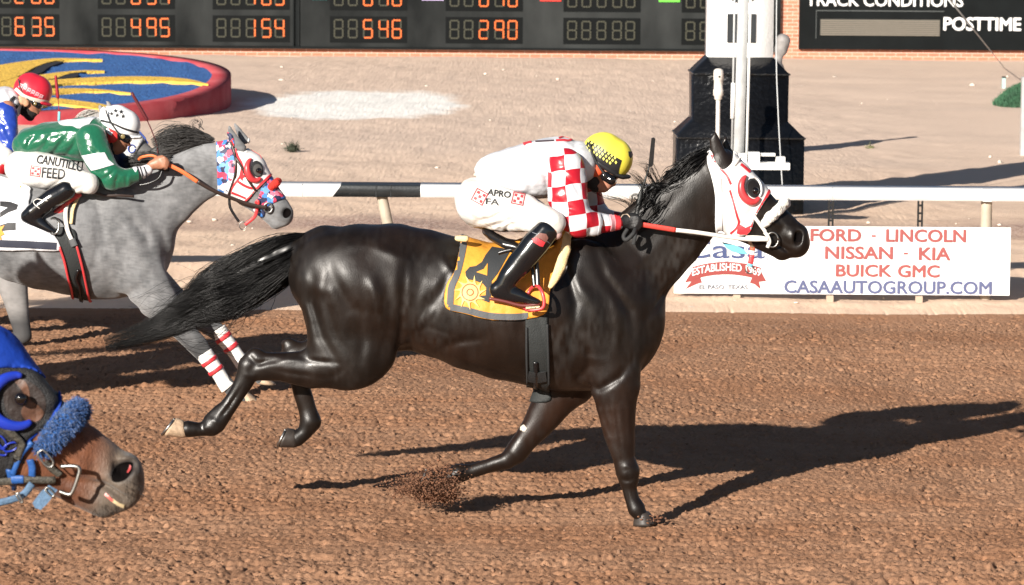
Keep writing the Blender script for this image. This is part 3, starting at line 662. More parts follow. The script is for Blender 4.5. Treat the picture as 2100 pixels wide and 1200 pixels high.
# ------------------------------------------------------------------ background
class Flat:
    """local pixel frame on a plane Y=const around an anchor pixel, squared to the world axes"""
    def __init__(s, u, v, Y): s.u, s.v, s.Y = u, v, Y; s.p = P(u, v, Y); s.s = S(Y, v)
    def x(s, u): return s.p.x+(u-s.u)*s.s
    def z(s, v): return s.p.z-(v-s.v)*s.s
def text_obj(name, txt, fl, x0, x1, y0, y1, mat_, parent, y, bold=.0, spacing=1.0, thick=.004, shear=0, wf=None, fat=0):
    me = text_fit(text_mesh(txt, 1, bold, spacing, shear=shear), x0, x1, y0, y1)
    if wf: warp(me, wf)
    bm = bmesh.new(); bm.from_mesh(me)
    if fat:
        for q in range(8):
            n0 = len(bm.verts); bm.from_mesh(me); bm.verts.ensure_lookup_table(); a_ = 2*math.pi*q/8
            for v in bm.verts[n0:]: v.co.x += fat*math.cos(a_); v.co.y += fat*math.sin(a_)*.8; v.co.z = (q+1)*.00035
    bpy.data.meshes.remove(me)
    for v in bm.verts: v.co = (fl.x(v.co.x), y-v.co.z, fl.z(-v.co.y))
    r = bmesh.ops.extrude_face_region(bm, geom=bm.faces[:]); 
    for v in [g for g in r['geom'] if isinstance(g, bmesh.types.BMVert)]: v.co.y += thick
    bmesh.ops.recalc_face_normals(bm, faces=bm.faces[:]); me = bpy.data.meshes.new(name); bm.to_mesh(me); bm.free(); return link(name, me, mat_, parent)
def poly_obj(name, poly, fl, y, thick, mat_, parent=None):
    bm = bmesh.new(); a = [bm.verts.new((fl.x(p[0]), y, fl.z(p[1]))) for p in poly]; b = [bm.verts.new(v.co+Vector((0, thick, 0))) for v in a]
    bm.faces.new(a); bm.faces.new(b[::-1]); n = len(a)
    for i in range(n): bm.faces.new((a[i], b[i], b[(i+1) % n], a[(i+1) % n]))
    bmesh.ops.recalc_face_normals(bm, faces=bm.faces[:]); me = bpy.data.meshes.new(name); bm.to_mesh(me); bm.free(); return link(name, me, mat_, parent)
def brick_mat():
    M = mat('brick', (.5, .2, .13), .9, bump=.3, bscale=30); n = M.node_tree.nodes; L = M.node_tree.links; b = n['Principled BSDF']
    tc = n.new('ShaderNodeTexCoord'); sx = n.new('ShaderNodeSeparateXYZ'); cx = n.new('ShaderNodeCombineXYZ'); L.new(tc.outputs['Object'], sx.inputs[0]); L.new(sx.outputs[0], cx.inputs[0]); L.new(sx.outputs[2], cx.inputs[1])
    br = n.new('ShaderNodeTexBrick'); L.new(cx.outputs[0], br.inputs[0]); br.inputs['Color1'].default_value = (.50, .20, .125, 1); br.inputs['Color2'].default_value = (.40, .15, .09, 1)
    br.inputs['Mortar'].default_value = (.58, .44, .36, 1); br.inputs['Scale'].default_value = 1; br.inputs['Brick Width'].default_value = .22; br.inputs['Row Height'].default_value = .074; br.inputs['Mortar Size'].default_value = .006
    nz = n.new('ShaderNodeTexNoise'); nz.inputs['Scale'].default_value = 1.5; nz.inputs['Detail'].default_value = 6; mr = n.new('ShaderNodeMapRange'); L.new(nz.outputs[0], mr.inputs[0]); mr.inputs[3].default_value = .7; mr.inputs[4].default_value = 1.3
    mx = n.new('ShaderNodeMix'); mx.data_type = 'RGBA'; mx.blend_type = 'MULTIPLY'; mx.inputs['Factor'].default_value = 1; L.new(br.outputs[0], mx.inputs[6]); L.new(mr.outputs[0], mx.inputs[7]); L.new(mx.outputs[2], b.inputs['Base Color']); return M
WY = G(1400, 120.5).y
fw = Flat(1050, 60, WY); WZ0 = float(gz0(WY))-.1
BR = brick_mat(); PANEL = mat('board_black', (.006, .0072, .0075), .6, spec=.08, var=.55, vscale=1.1, bump=.1, bscale=3, col2=(.034, .037, .037), stretch=(1, 1, .45))
PANEL2 = mat('board_black_clean', (.005, .0065, .007), .55, spec=.1, var=.25, vscale=2)
zt = 7.5
bw = boxes('brick_building', [(-60, 60, WY, WY+5, WZ0, zt+.6)], BR)
tag(bw, 'orange brick wall standing behind and below the dark boards', 'building')
# left tote board
xr = fw.x(1600); zb = fw.z(98)+.0
board = boxes('tote_board', [(fw.x(612), xr, WY-.10, WY-.004, zb, zt), (-30, fw.x(603), WY-.10, WY-.004, zb+.004, zt)], PANEL); 
tag(board, 'wide dark tote board with rows of orange seven segment numbers', 'scoreboard')
boxes('seam_post', [(fw.x(602), fw.x(613), WY-.09, WY-.002, zb, zt), (fw.x(601.5), fw.x(604), WY-.13, WY-.1, zb, zt), (fw.x(613), fw.x(615), WY-.125, WY-.1, zb, zt)], PANEL2, board)
boxes('lower_lip', [(-30, xr, WY-.14, WY-.01, zb-.045, zb-.003)], PANEL2, board)
LIT = mat('lit_segment', (.3, .06, .01), .5, emit=(1, .17, .022), estr=.62); OFF = mat('unlit_segment', (.06, .06, .045), .6, spec=.1); FRAME = mat('digit_recess', (.006, .007, .0073), .6, spec=.06)
SEG = {'0': 'abcdef', '1': 'bc', '2': 'abged', '3': 'abgcd', '4': 'fgbc', '5': 'afgcd', '6': 'afgedc', '7': 'abc', '8': 'abcdefg', '9': 'abcfg', ' ': ''}
def digit(x, y, w, h, ch, parent, faint=1.0):
    t = 3.0; g = 1.2; Fx, Fz = fw.x, fw.z
    segs = {'a': (x+g+1, y, x+w-g-1, y+t), 'd': (x+g+1, y+h-t, x+w-g-1, y+h), 'g': (x+g+1, y+h/2-t/2, x+w-g-1, y+h/2+t/2), 'f': (x, y+g+1, x+t, y+h/2-g), 'b': (x+w-t, y+g+1, x+w, y+h/2-g), 'e': (x, y+h/2+g, x+t, y+h-g-1), 'c': (x+w-t, y+h/2+g, x+w, y+h-g-1)}
    bs, mi = [], []
    for k_, (a, b, c, d) in segs.items():
        on = k_ in SEG[ch]; lamps = 3
        for q in range(lamps):
            if k_ in 'adg': p0, p1 = a+(c-a)*q/lamps+.25, a+(c-a)*(q+1)/lamps-.25; bx = (Fx(p0), Fx(p1), WY-.118, WY-.099, Fz(d), Fz(b))
            else: p0, p1 = b+(d-b)*q/lamps+.25, b+(d-b)*(q+1)/lamps-.25; bx = (Fx(a), Fx(c), WY-.118, WY-.099, Fz(p1), Fz(p0))
            bs.append(bx); mi.append(0 if on else 1)
    return boxes('digit', bs, [LIT, OFF], parent, mi=mi)
groups = [(-172, '     ', '     '), (5, ' 635', ' 200'), (210, '  495', '  651'), (445, '  154', '  165'), (685, '  546', '  670'), (922, '  290', '  670'), (1163, '     ', '     '), (1405, '     ', '     ')]
for gx, s2, s1 in groups:
    xs = [0, 29, 60, 92, 119] if gx != 5 else [0, 27, 61, 88]
    for row, st in ((0, s2), (1, s1)):
        y0 = 41.5-66*row
        fr = boxes('digit_frame', [(fw.x(gx-8), fw.x(gx+150 if gx != 5 else gx+118), WY-.104, WY-.098, fw.z(y0+48), fw.z(y0-6))], FRAME, board)
        for i, ch in enumerate(st): digit(gx+xs[i], y0, 20, 39, ch, board)
for (a, b, c, nm) in ((640, 672, (.02, .16, .16), 'teal'), (865, 910, (.42, .33, .55), 'lilac'), (1107, 1150, (.75, .03, .02), 'red'), (1350, 1393, (.12, .55, .05), 'green')):
    boxes('number_tile', [(fw.x(a), fw.x(b), WY-.125, WY-.099, fw.z(2), fw.z(-40))], mat('tile_'+nm, c, .5), board)
# right board
fb = Flat(1850, 60, WY)
rb = boxes('results_board', [(fb.x(1638), 30, WY-.12, WY-.004, fb.z(102), zt)], PANEL2); tag(rb, 'black results board with white TRACK CONDITIONS and POSTTIME lettering', 'sign')
WHITE = mat('white_paint', (.8, .8, .78), .5, var=.05, vscale=8); LETT = mat('white_letter', (.8, .8, .8), .5)
text_obj('lettering', 'TRACK CONDITIONS', fb, 1652, 1972, -11, 13, LETT, rb, WY-.145, fat=.6, thick=.02)
text_obj('lettering', 'POSTTIME', fb, 1934, 2091, 35, 61, LETT, rb, WY-.145, fat=1.0, thick=.02)
gl = boxes('display_panel', [(fb.x(1681), fb.x(1926), WY-.135, WY-.121, fb.z(73), fb.z(40))], mat('dot_panel', (.07, .065, .055), .6), rb)
boxes('lamp_row', [(fb.x(1682), fb.x(1925), WY-.15, WY-.136, fb.z(44.2+i*4.1), fb.z(42+i*4.1)) for i in range(8)], mat('dot_off', (.17, .15, .12), .6), gl)
boxes('panel_trim', [(fb.x(1673), fb.x(1934), WY-.128, WY-.121, fb.z(23.5), fb.z(22)), (fb.x(1672), fb.x(1673), WY-.128, WY-.121, fb.z(80), fb.z(22))], mat('trim_grey', (.08, .09, .09), .5), rb)
# flower mound: tilted raised bed
MC = (-8.55, G(465, 217).y, 4.40, 5.1)   # x, y, rx, ry
def mz(y): return float(gz0(y))+.37+.052*(y-MC[1])
MR = []
for i in range(96):
    t = 2*math.pi*i/96; c, s_ = math.cos(t), math.sin(t); e = 2/2.35; MR.append((MC[0]+MC[2]*math.copysign(abs(c)**e, c), MC[1]+MC[3]*math.copysign(abs(s_)**e, s_)))
def inset(d): return [(MC[0]+(x-MC[0])*(1-d/MC[2]), MC[1]+(y-MC[1])*(1-d/MC[3])) for x, y in MR]
CURB = mat('red_curb', (.40, .03, .042), .75, var=.35, vscale=2.5, bump=.4, bscale=12, col2=(.50, .10, .11)); BLUE = mat('blue_gravel', (.022, .10, .32), .85, var=.6, vscale=5, bump=1, bscale=22, col2=(.04, .15, .40), bdist=.05); YEL = mat('yellow_gravel', (.80, .50, .075), .85, var=.15, vscale=8, bump=.8, bscale=22, bdist=.05)
o_, i_ = MR, inset(.28); V = []; Q = []
for ring, zz in ((o_, 0), (o_, 1), (i_, 1), (i_, .8)):
    for x, y in ring: V.append((x, y, (float(gz0(y))-.1) if zz == 0 else mz(y)-(0 if zz == 1 else .05)))
for r_ in range(3):
    for j in range(96): Q.append((r_*96+j, r_*96+(j+1) % 96, (r_+1)*96+(j+1) % 96, (r_+1)*96+j))
mound = link('planter_mound', arr_mesh('curb', V, Q, smooth=False), CURB); tag(mound, 'raised round bed with red curb filled with blue gravel and yellow rays', 'planter')
V = [(MC[0], MC[1], mz(MC[1])-.02)]; Tt = []; Q = []; nr = 26; rg = np.random.default_rng(4)
for k_ in range(1, nr+1):
    for (x, y) in i_:
        a = k_/nr*1.0; V.append((MC[0]+(x-MC[0])*a, MC[1]+(y-MC[1])*a, mz(MC[1]+(y-MC[1])*a)-.02+rg.normal(0, .009)))
Tt = [(0, 1+j, 1+(j+1) % 96) for j in range(96)]
for k_ in range(nr-1):
    for j in range(96): Q.append((1+k_*96+j, 1+(k_+1)*96+j, 1+(k_+1)*96+(j+1) % 96, 1+k_*96+(j+1) % 96))
link('gravel_bed', arr_mesh('bed', V, Q, Tt), BLUE, mound)
def on_mound(u, v, h=0):
    d = ray(u, v); c = mz(MC[1])-.052*MC[1]+h; t = (c+.052*CAM.y-CAM.z)/(d.z-.052*d.y)
    return CAM+d*t
def mound_patch(name, poly, h, m_):
    bm = bmesh.new(); a = [bm.verts.new(on_mound(*p, h)) for p in poly]; bm.faces.new(a); r = bmesh.ops.extrude_face_region(bm, geom=bm.faces[:])
    for v in [g for g in r['geom'] if isinstance(g, bmesh.types.BMVert)]: v.co.z -= h+.04
    bmesh.ops.recalc_face_normals(bm, faces=bm.faces[:]); me = bpy.data.meshes.new(name); bm.to_mesh(me); bm.free(); return link(name, me, m_, mound)
def ray_shape(top, bot): return np.concatenate([spline(np.array(top, float), 30), spline(np.array(bot, float), 30)[::-1]])
BLK = mat('black_gravel', (.012, .014, .02), .8, bump=.5, bscale=30)
mound_patch('yellow_ray', ray_shape([(-110, 152), (-60, 145), (0, 133), (60, 124), (120, 119), (210, 121)], [(-125, 190), (-60, 180), (0, 168), (40, 155), (75, 136), (120, 124), (210, 122)]), .016, YEL)
mound_patch('yellow_ray', ray_shape([(-120, 165), (0, 160), (60, 156), (120, 148), (170, 144), (214, 144.5)], [(-130, 205), (0, 185), (60, 166), (110, 161), (150, 149), (214, 145.5)]), .012, YEL)
mound_patch('yellow_ray', ray_shape([(-130, 185), (0, 172), (100, 164), (200, 158), (300, 156.5), (380, 161), (427, 172)], [(-110, 222), (0, 210), (100, 176), (200, 168), (300, 166), (380, 168), (427, 173)]), .020, YEL)
mound_patch('yellow_ray', ray_shape([(-110, 192), (60, 184), (110, 181), (170, 181), (220, 184), (268, 190)], [(-90, 228), (60, 200), (110, 192), (170, 188), (220, 188), (268, 191)]), .010, YEL)
mound_patch('yellow_ray', ray_shape([(-90, 205), (60, 198), (106, 200), (150, 205), (214, 214), (230, 226)], [(-70, 238), (60, 222), (106, 213), (150, 216), (205, 224), (228, 228)]), .014, YEL)
mound_patch('black_gap', ray_shape([(0, 157), (62, 147), (78, 134), (120, 125.5)], [(0, 158.5), (75, 152), (100, 138), (130, 126.5)]), .008, BLK)  # black patches between the yellow rays
mound_patch('black_gap', ray_shape([(100, 163), (150, 150), (180, 147)], [(100, 164), (155, 158), (160, 150)]), .008, BLK)
# pylon
PY = G(1522, 440).y; fp = Flat(1522, 250, PY); zg = float(gz0(PY))-.1
BLKP = mat('black_paint', (.004, .0042, .005), .3, spec=.5, bump=.5, bscale=22, var=.3, bdist=.02); WHP = mat('white_stucco', (.80, .80, .79), .75, var=.05, vscale=4, bump=.25, bscale=40)
def stack(name, levels, m_, parent=None):
    V, Q = [], []
    for (hw, z) in levels:
        cx = fp.x(1522); cy = PY+.62
        V += [(cx-hw, cy-hw, z), (cx+hw, cy-hw, z), (cx+hw, cy+hw, z), (cx-hw, cy+hw, z)]
    for k_ in range(len(levels)-1):
        for j in range(4): Q.append((k_*4+j, k_*4+(j+1) % 4, k_*4+4+(j+1) % 4, k_*4+4+j))
    Q.append((len(V)-4, len(V)-3, len(V)-2, len(V)-1)); o = link(name, arr_mesh(name, V, Q, smooth=False), m_, parent); return o
s_ = fp.s
py = stack('finish_pylon', [(129*s_, zg), (129*s_, fp.z(283)), (97*s_, fp.z(251)), (98*s_, fp.z(153)), (68*s_, fp.z(121))], BLKP); tag(py, 'stepped black pylon with a white upper block beside the rail', 'monument')
stack('white_block', [(67*s_, fp.z(121)+.002), (66*s_, 6.0)], WHP, py)
zz = PY+.62-67*s_
boxes('black_square', [(fp.x(1493), fp.x(1552), zz-.015, zz-.001, fp.z(90), fp.z(31))], mat('black_square', (.02, .024, .028), .4), py)
poly_obj('black_square', [(1492, -45), (1552, -45), (1552, -2), (1538, 7), (1508, 7), (1492, -2)], fp, zz-.015, .014, MATS['black_square'], py)
for (hw, v) in ((129, 283), (98, 153)): boxes('ledge', [(fp.x(1522)-hw*s_-.012, fp.x(1522)+hw*s_+.012, PY+.62-hw*s_-.012, PY+.62+hw*s_+.012, fp.z(v+3), fp.z(v))], BLKP, py)
q_ = P(1600, 250, 24.0); g_z = float(gz0(24.0))-.05; zc = lambda v: P(1600, v, 24.0).z
cap = blob('covered_instrument', [[(q_.x+.02, 24.0, zc(84), .085, 1), (q_.x, 24.0, zc(102), .075, 1)], [(q_.x-.03, 24.0, zc(118), .045, 1), (q_.x-.01, 24.0, zc(100), .05, 1)], [(q_.x-.16, 24.0, g_z, .26, 1), (q_.x-.16, 24.0, zc(200), .25, 1), (q_.x-.13, 24.0, zc(150), .18, 1), (q_.x-.04, 24.0, zc(125), .05, 1)]], .012, .03, mat('grey_casing', (.22, .21, .205), .7, var=.2), None, noise=((.004, 30, 1),)); tag(cap, 'grey shrouded instrument stand behind the right side of the pylon', 'equipment')  # hidden lower column widened to thicken its shadow on the infield
# flagpole with platform
PO = PY-1.3; fo = Flat(1517, 200, PO); s2 = fo.s; zg2 = float(gz0(PO))-.1
pole = empty('camera_mast', (fo.x(1510), PO, zg2)); tag(pole, 'white mast with a small white platform in front of the pylon', 'mast')
GALV = mat('white_metal', (.40, .41, .41), .45, var=.12, vscale=10, bump=.1)
def bar(name, u0, v0, u1, v1, w, fl, y, m_, parent, d=None):
    w *= fl.s/2; d = d or w; a = Vector((fl.x(u0), y, fl.z(v0))); b = Vector((fl.x(u1), y, fl.z(v1))); V = []
    for p in (a, b): V += [(p.x-w, y-d, p.z), (p.x+w, y-d, p.z), (p.x+w, y+d, p.z), (p.x-w, y+d, p.z)]
    o = link(name, arr_mesh(name, V, [(0, 1, 5, 4), (1, 2, 6, 5), (2, 3, 7, 6), (3, 0, 4, 7), (4, 5, 6, 7), (3, 2, 1, 0)], smooth=False), m_, parent); o.matrix_parent_inverse = parent.matrix_basis.inverted() if parent else Matrix(); return o
def adopt(o, parent): o.parent = parent; o.matrix_parent_inverse = Matrix.Translation(parent.location).inverted(); return o
vz = fo.v-(zg2-fo.p.z)/fo.s
bar('pole', 1524, -160, 1513, vz, 21, fo, PO, GALV, pole)
bar('conduit', 1504, -160, 1502, 330, 4, fo, PO-.03, GALV, pole); bar('conduit', 1537, -160, 1532, 330, 5, fo, PO-.05, WHITE, pole); bar('coupling', 1502.5, 170, 1502, 243, 8, fo, PO-.035, WHITE, pole)
adopt(boxes('platform', [(fo.x(1490), fo.x(1617), PO-.28, PO-.06, fo.z(344), fo.z(330))], WHITE, None, .004), pole)
adopt(boxes('equipment_box', [(fo.x(1533), fo.x(1556), PO-.25, PO-.12, fo.z(329.5), fo.z(309)), (fo.x(1498), fo.x(1530), PO-.25, PO-.1, fo.z(329.5), fo.z(312)), (fo.x(1556.5), fo.x(1588), PO-.22, PO-.14, fo.z(317), fo.z(311)), (fo.x(1590), fo.x(1608), PO-.24, PO-.12, fo.z(329.5), fo.z(318))], WHITE, None, .003), pole)
cb = tubes('cable', [spline([(fp.x(1588), PY-.02+.0, fp.z(-160)), (fp.x(1589), PY-.05, fp.z(100)), (fp.x(1593), PY-.12, fp.z(220)), (fp.x(1600), PY-.15, fp.z(330)), (fp.x(1606), PY-.15, fp.z(400)), (fp.x(1612), PY-.1, zg+.1)], 30)], [np.full(30, .006)], mat('grey_cable', (.45, .47, .48), .5), None, 6); tag(cb, 'thin pale cable hanging down the front of the black pylon', 'cable')
# pvc sensor post
fv = Flat(1472, 200, PY-.7); zv = float(gz0(PY-.7))
pv = empty('sensor_post', (fv.x(1473), PY-.7, zv)); tag(pv, 'short white plastic pipe with a thicker capped top left of the mast', 'post')
PVC = mat('white_plastic', (.62, .58, .53), .5, var=.1)
def lathe(name, prof, x, y, m_, parent, n=20):
    V, Q = [], []
    for (r, z) in prof:
        for j in range(n): V.append((x+r*math.cos(2*math.pi*j/n), y+r*math.sin(2*math.pi*j/n), z))
    for k_ in range(len(prof)-1):
        for j in range(n): Q.append((k_*n+j, k_*n+(j+1) % n, (k_+1)*n+(j+1) % n, (k_+1)*n+j))
    me = arr_mesh(name, V, Q, smooth=True); o = link(name, me, m_); return adopt(o, parent) if parent else o
q = fv.s
lathe('pipe', [(4.5*q, zv-.1), (4.5*q, fv.z(203))], fv.x(1473), PY-.7, PVC, pv)
lathe('cap', [(4.5*q, fv.z(206)), (8*q, fv.z(203)), (8*q, fv.z(198)), (10.5*q, fv.z(195)), (10.5*q, fv.z(184)), (9.3*q, fv.z(183)), (9.3*q, fv.z(165)), (10.5*q, fv.z(164)), (10.5*q, fv.z(150)), (9.5*q, fv.z(144)), (5*q, fv.z(141)), (0.001, fv.z(140.5))], fv.x(1473), PY-.7, PVC, pv)
adopt(blob('port', [[(fv.x(1474), PY-.7-10.2*q, fv.z(157), 2.4*q, .6)]], .002, .002, mat('dark_hole', (.02, .02, .02), .5)), pv)
# rail
RY = 9.35; fr_ = Flat(1400, 395, RY); rs = fr_.s
RWH = mat('rail_white', (.80, .80, .79), .35, var=.10, vscale=4, bump=.1, bscale=15); RBL = mat('rail_black', (.022, .025, .027), .4, var=.3, vscale=12, bump=.2); TAN = mat('tan_post', (.42, .36, .28), .6, var=.15, vscale=9)
rail = empty('track_rail', (fr_.x(1400), RY, .05)); tag(rail, 'white inside rail with a black painted section running along the track', 'fence')
zt_, zb_ = fr_.z(383.5), fr_.z(407.5); 
def beam(name, u0, u1, m_, sl0=0, sl1=0):
    x0, x1 = fr_.x(u0), fr_.x(u1); e = .03; V = [(x0, RY-.05, zb_), (x0+sl0, RY-.05, zt_-.005), (x0+sl0, RY-.044, zt_), (x0+sl0, RY+.12, zt_+.012), (x0, RY+.12, zb_), (x1, RY-.05, zb_), (x1+sl1, RY-.05, zt_-.005), (x1+sl1, RY-.044, zt_), (x1+sl1, RY+.12, zt_+.012), (x1, RY+.12, zb_)]
    o = link(name, arr_mesh(name, V, [(0, 5, 6, 1), (1, 6, 7, 2), (2, 7, 8, 3), (3, 8, 9, 4), (4, 9, 5, 0)], smooth=False), m_); return adopt(o, rail)
beam('rail_beam', -2500, 682.5, RWH, 0, .06); beam('rail_beam', 683, 862, RBL, .06, 0); beam('rail_beam', 862.5, 5200, RWH)
for u, lean in ((783, .17), (2025, 0.0), (-460, 0), (3260, 0)):
    x0 = fr_.x(u); w = 11.5*rs; g0 = float(gz0(RY))-.1; yy = RY+.035 if not lean else RY+.03; V = []; n = 16
    for z_, k_ in ((g0, 1), (zb_-.001, 0)):
        for j in range(n): V.append((x0+lean*k_*(zb_-g0)/.8+w*math.cos(2*math.pi*j/n), yy+w*math.sin(2*math.pi*j/n), z_))
    adopt(link('rail_post', arr_mesh('rail_post', V, [(j, (j+1) % n, n+(j+1) % n, n+j) for j in range(n)]), TAN), rail)
adopt(boxes('beam_sleeve', [(fr_.x(2014), fr_.x(2033), RY-.054, RY+.125, zb_-.004, zt_+.004)], mat('sleeve_grey', (.6, .6, .6), .4), None, .002), rail)
for u_, m_ in ((771, RBL), (801, RBL), (620, 0), (1245, 0), (1705, 0)): adopt(boxes('beam_joint', [(fr_.x(u_), fr_.x(u_+1.7), RY-.053, RY+.123, zb_-.003, zt_+.003)], m_ or mat('joint_grey', (.42, .42, .41), .5), None), rail)
# banner with slotted brackets
BY = RY-.09; fn = Flat(1740, 530, BY); BW = mat('banner_white', (.80, .80, .80), .35, var=.03, vscale=2, bump=.35, bscale=2.2, bdist=.05, bdetail=2)
ban = boxes('banner', [(fn.x(1383), fn.x(2072), BY, BY+.012, fn.z(604.5), fn.z(464.5))], BW, None, .002); tag(ban, 'white advertising banner under the rail with red and blue lettering', 'banner')
SLOT = mat('black_bracket', (.012, .012, .012), .4)
for u in (1512, 1703, 1886):
    x0, x1 = fn.x(u-6), fn.x(u+6); bs = []; z0, z1 = fn.z(616), zb_; yb = BY+.02
    bs += [(x0, x0+.014, yb, yb+.008, z0, z1), (x1-.014, x1, yb, yb+.008, z0, z1)]; z = z0
    while z < z1: bs.append((x0+.014, x1-.014, yb, yb+.008, z, min(z+.016, z1))); z += .058
    b_ = boxes('banner_bracket', bs, SLOT, None); tag(b_, {1512: 'slotted steel bracket behind the banner nearest the horse chest', 1703: 'slotted black steel bracket above the word LINCOLN, left one', 1886: 'slotted black steel bracket holding the banner right of KIA'}[u], 'bracket', 'slotted brackets holding the banner')
    adopt(boxes('foot', [(x0-.004, x1+.004, yb-.045, yb-.003, z0-.03, fn.z(606.5)), ], mat('tan_foot', (.42, .32, .24), .7), b_, .002), b_) if False else boxes('foot', [(x0-.004, x1+.004, yb-.045, yb-.003, z0-.03, fn.z(606.5))], mat('tan_foot', (.42, .32, .24), .7), b_, .002)
RED = mat('print_red', (.30, .075, .07), .6); NAVY = mat('print_navy', (.085, .10, .20), .6); y_ = BY-.004
def ft(cu): return Flat(cu, 530, BY)
def tline(txt, x0, x1, y0, y1, m_, **k_):
    f = Flat((x0+x1)/2, (y0+y1)/2, BY); text_obj('lettering', txt, f, x0, x1, y0, y1, m_, ban, y_, thick=.003, **k_)
def words(ws, y0, y1, m_, bold):
    for w_, a, b in ws: tline(w_, a, b, y0(a), y0(a)+(y1-0), m_, bold=bold)
tline('FORD', 1663, 1765, 470, 494.5, RED, fat=1.3); tline('-', 1787, 1796, 482, 486, RED); tline('LINCOLN', 1818, 1980, 471, 496, RED, fat=1.3)
tline('NISSAN', 1693, 1830, 506, 531, RED, fat=1.3); tline('-', 1853, 1862, 518, 522, RED); tline('KIA', 1885, 1948, 508, 533, RED, fat=1.3)
tline('BUICK', 1715, 1827, 543, 567, RED, fat=1.3); tline('GMC', 1842, 1926, 544, 568.5, RED, fat=1.3)
tline('CASAAUTOGROUP.COM', 1609, 2033, 576.5, 602, NAVY, fat=1.15)
fl = Flat(1490, 540, BY)
text_obj('lettering', 'Casa', fl, 1397, 1572, 490, 534, mat('print_shade', (.42, .44, .5), .5), ban, BY-.003, fat=3, thick=.002)
text_obj('lettering', 'Casa', fl, 1397, 1570, 489, 532, mat('print_white', (.8, .8, .8), .5), ban, BY-.007, fat=2.2, thick=.002)
text_obj('lettering', 'Casa', fl, 1400, 1567, 491.5, 529.5, mat('print_navy2', (.05, .07, .17), .5), ban, BY-.011, fat=.5, thick=.002)
def rib(x, o): t = (x-1490)/75; return 556+o+13*t*t-7
top = [(x, rib(x, -12)) for x in np.linspace(1420, 1560, 20)]; bot = [(x, rib(x, 14)) for x in np.linspace(1560, 1420, 20)]
RR = mat('ribbon_red', (.26, .045, .04), .55)
poly_obj('ribbon', top+bot, fl, BY-.005, .003, RR, ban)
poly_obj('ribbon_tail', [(1548, 556), (1560, 555), (1572, 576), (1557, 578), (1561, 594), (1548, 583), (1538, 580)], fl, BY-.003, .002, RR, ban); poly_obj('ribbon_tail', [(1432, 556), (1420, 555), (1405, 580), (1418, 578), (1406, 594), (1430, 583), (1440, 580)], fl, BY-.003, .002, RR, ban)
text_obj('lettering', 'ESTABLISHED 1969', fl, 1420, 1560, 546, 561, LETT, ban, BY-.008, fat=.3, thick=.002, wf=lambda u, v: (u, v+13*((u-1490)/75)**2-6))
tline('EL PASO, TEXAS', 1434, 1533, 584.5, 594, mat('print_grey', (.12, .13, .16), .5), fat=.25)
# right edge post, turf hump, guy wire
pr = G(2105, 316); fe = Flat(2105, 250, pr.y)
ep = boxes('white_post', [(fe.x(2093.5), fe.x(2112), pr.y-.05, pr.y+.05, pr.z-.1, fe.z(158))], GALV, None, .003); tag(ep, 'tall pale square post at the right edge of the infield', 'post')
pt = G(2100, 222); r = np.random.default_rng(9); V, T = [], []
def tuft(cx, cy, cz, rx, rz, n, L0):
    for i in range(n):
        a = r.uniform(0, 6.28); q = math.sqrt(r.uniform(0, 1)); x, y = cx+rx*q*math.cos(a), cy+rx*1.5*q*math.sin(a); z = cz+rz*(1-q*q); l = L0*r.uniform(.6, 1.3); w = l*.12; k_ = len(V); th = r.uniform(0, 3.14)
        V.extend([(x-w*math.cos(th), y-w*math.sin(th), z-.02), (x+w*math.cos(th), y+w*math.sin(th), z-.02), (x+r.normal(0, .4)*l, y+r.normal(0, .4)*l, z+l)]); T.append((k_, k_+1, k_+2))
tuft(pt.x+.28, pt.y+.8, pt.z, .62, .34, 9000, .05)
tf = link('turf_hump', arr_mesh('turf', V, None, T, smooth=False), mat('green_turf', (.035, .11, .055), .8, var=.4, vscale=5)); tag(tf, 'low hump of green turf at the right edge of the infield', 'grass', kind='stuff')
hb = blob('turf_base', [[(pt.x+.28, pt.y+.8, pt.z-.35, .62, 1.3)]], .04, .03, mat('green_base', (.05, .10, .05), .9), tf)
pb = G(2058, 180); fs = Flat(2058, 170, pb.y)
sp_ = boxes('marker_stake', [(fs.x(2055), fs.x(2062), pb.y-.04, pb.y+.04, pb.z-.1, fs.z(160))], mat('stake_teal', (.35, .5, .48), .6), None, .004); tag(sp_, 'tiny pale stake with dark cap beside the green turf', 'stake')
boxes('cap', [(fs.x(2054.5), fs.x(2062.5), pb.y-.045, pb.y+.045, fs.z(160)+.001, fs.z(157))], SLOT, sp_, .002)
wa = P(1940, -10, PY+2); wb = G(2060, 140)
gw = tubes('guy_wire', [np.array([wb, wa])], [np.array([.008, .008])], GALV, None, 6); tag(gw, 'thin steel wire slanting across the black results board', 'wire')
# small shrubs, stones
def shrub(u, v, n, L0, seed, lab, colr, spread=.5):
    rr = np.random.default_rng(seed); p = G(u, v); ps, rs_ = [], []
    for i in range(n):
        a = rr.uniform(0, 6.28); e = rr.uniform(.3, 1.0); l = L0*rr.uniform(.5, 1); d = np.array([math.cos(a)*(1-e*.5), math.sin(a)*(1-e*.5), e]); b = np.array(p)+rr.normal(0, L0*.15, 3)*[1, 1, 0]
        ps.append(np.array([b, b+d*l*.5+rr.normal(0, .02, 3), b+d*l+rr.normal(0, .03, 3)])); rs_.append(np.array([.007, .006, .002]))
    o = tubes('dry_shrub', ps, rs_, colr, None, 3, closed_ends=False, smooth=False); tag(o, lab, 'shrub'); return o
SH = mat('shrub_green', (.045, .055, .035), .9, var=.4); shrub(599, 310, 150, .105, 3, 'small dark tufted shrub alone on the bare infield', SH); SH2 = mat('shrub_pale', (.16, .17, .07), .9, var=.4); shrub(1784, 306, 40, .05, 5, 'flat pale green weed on the infield behind the rail', SH2)
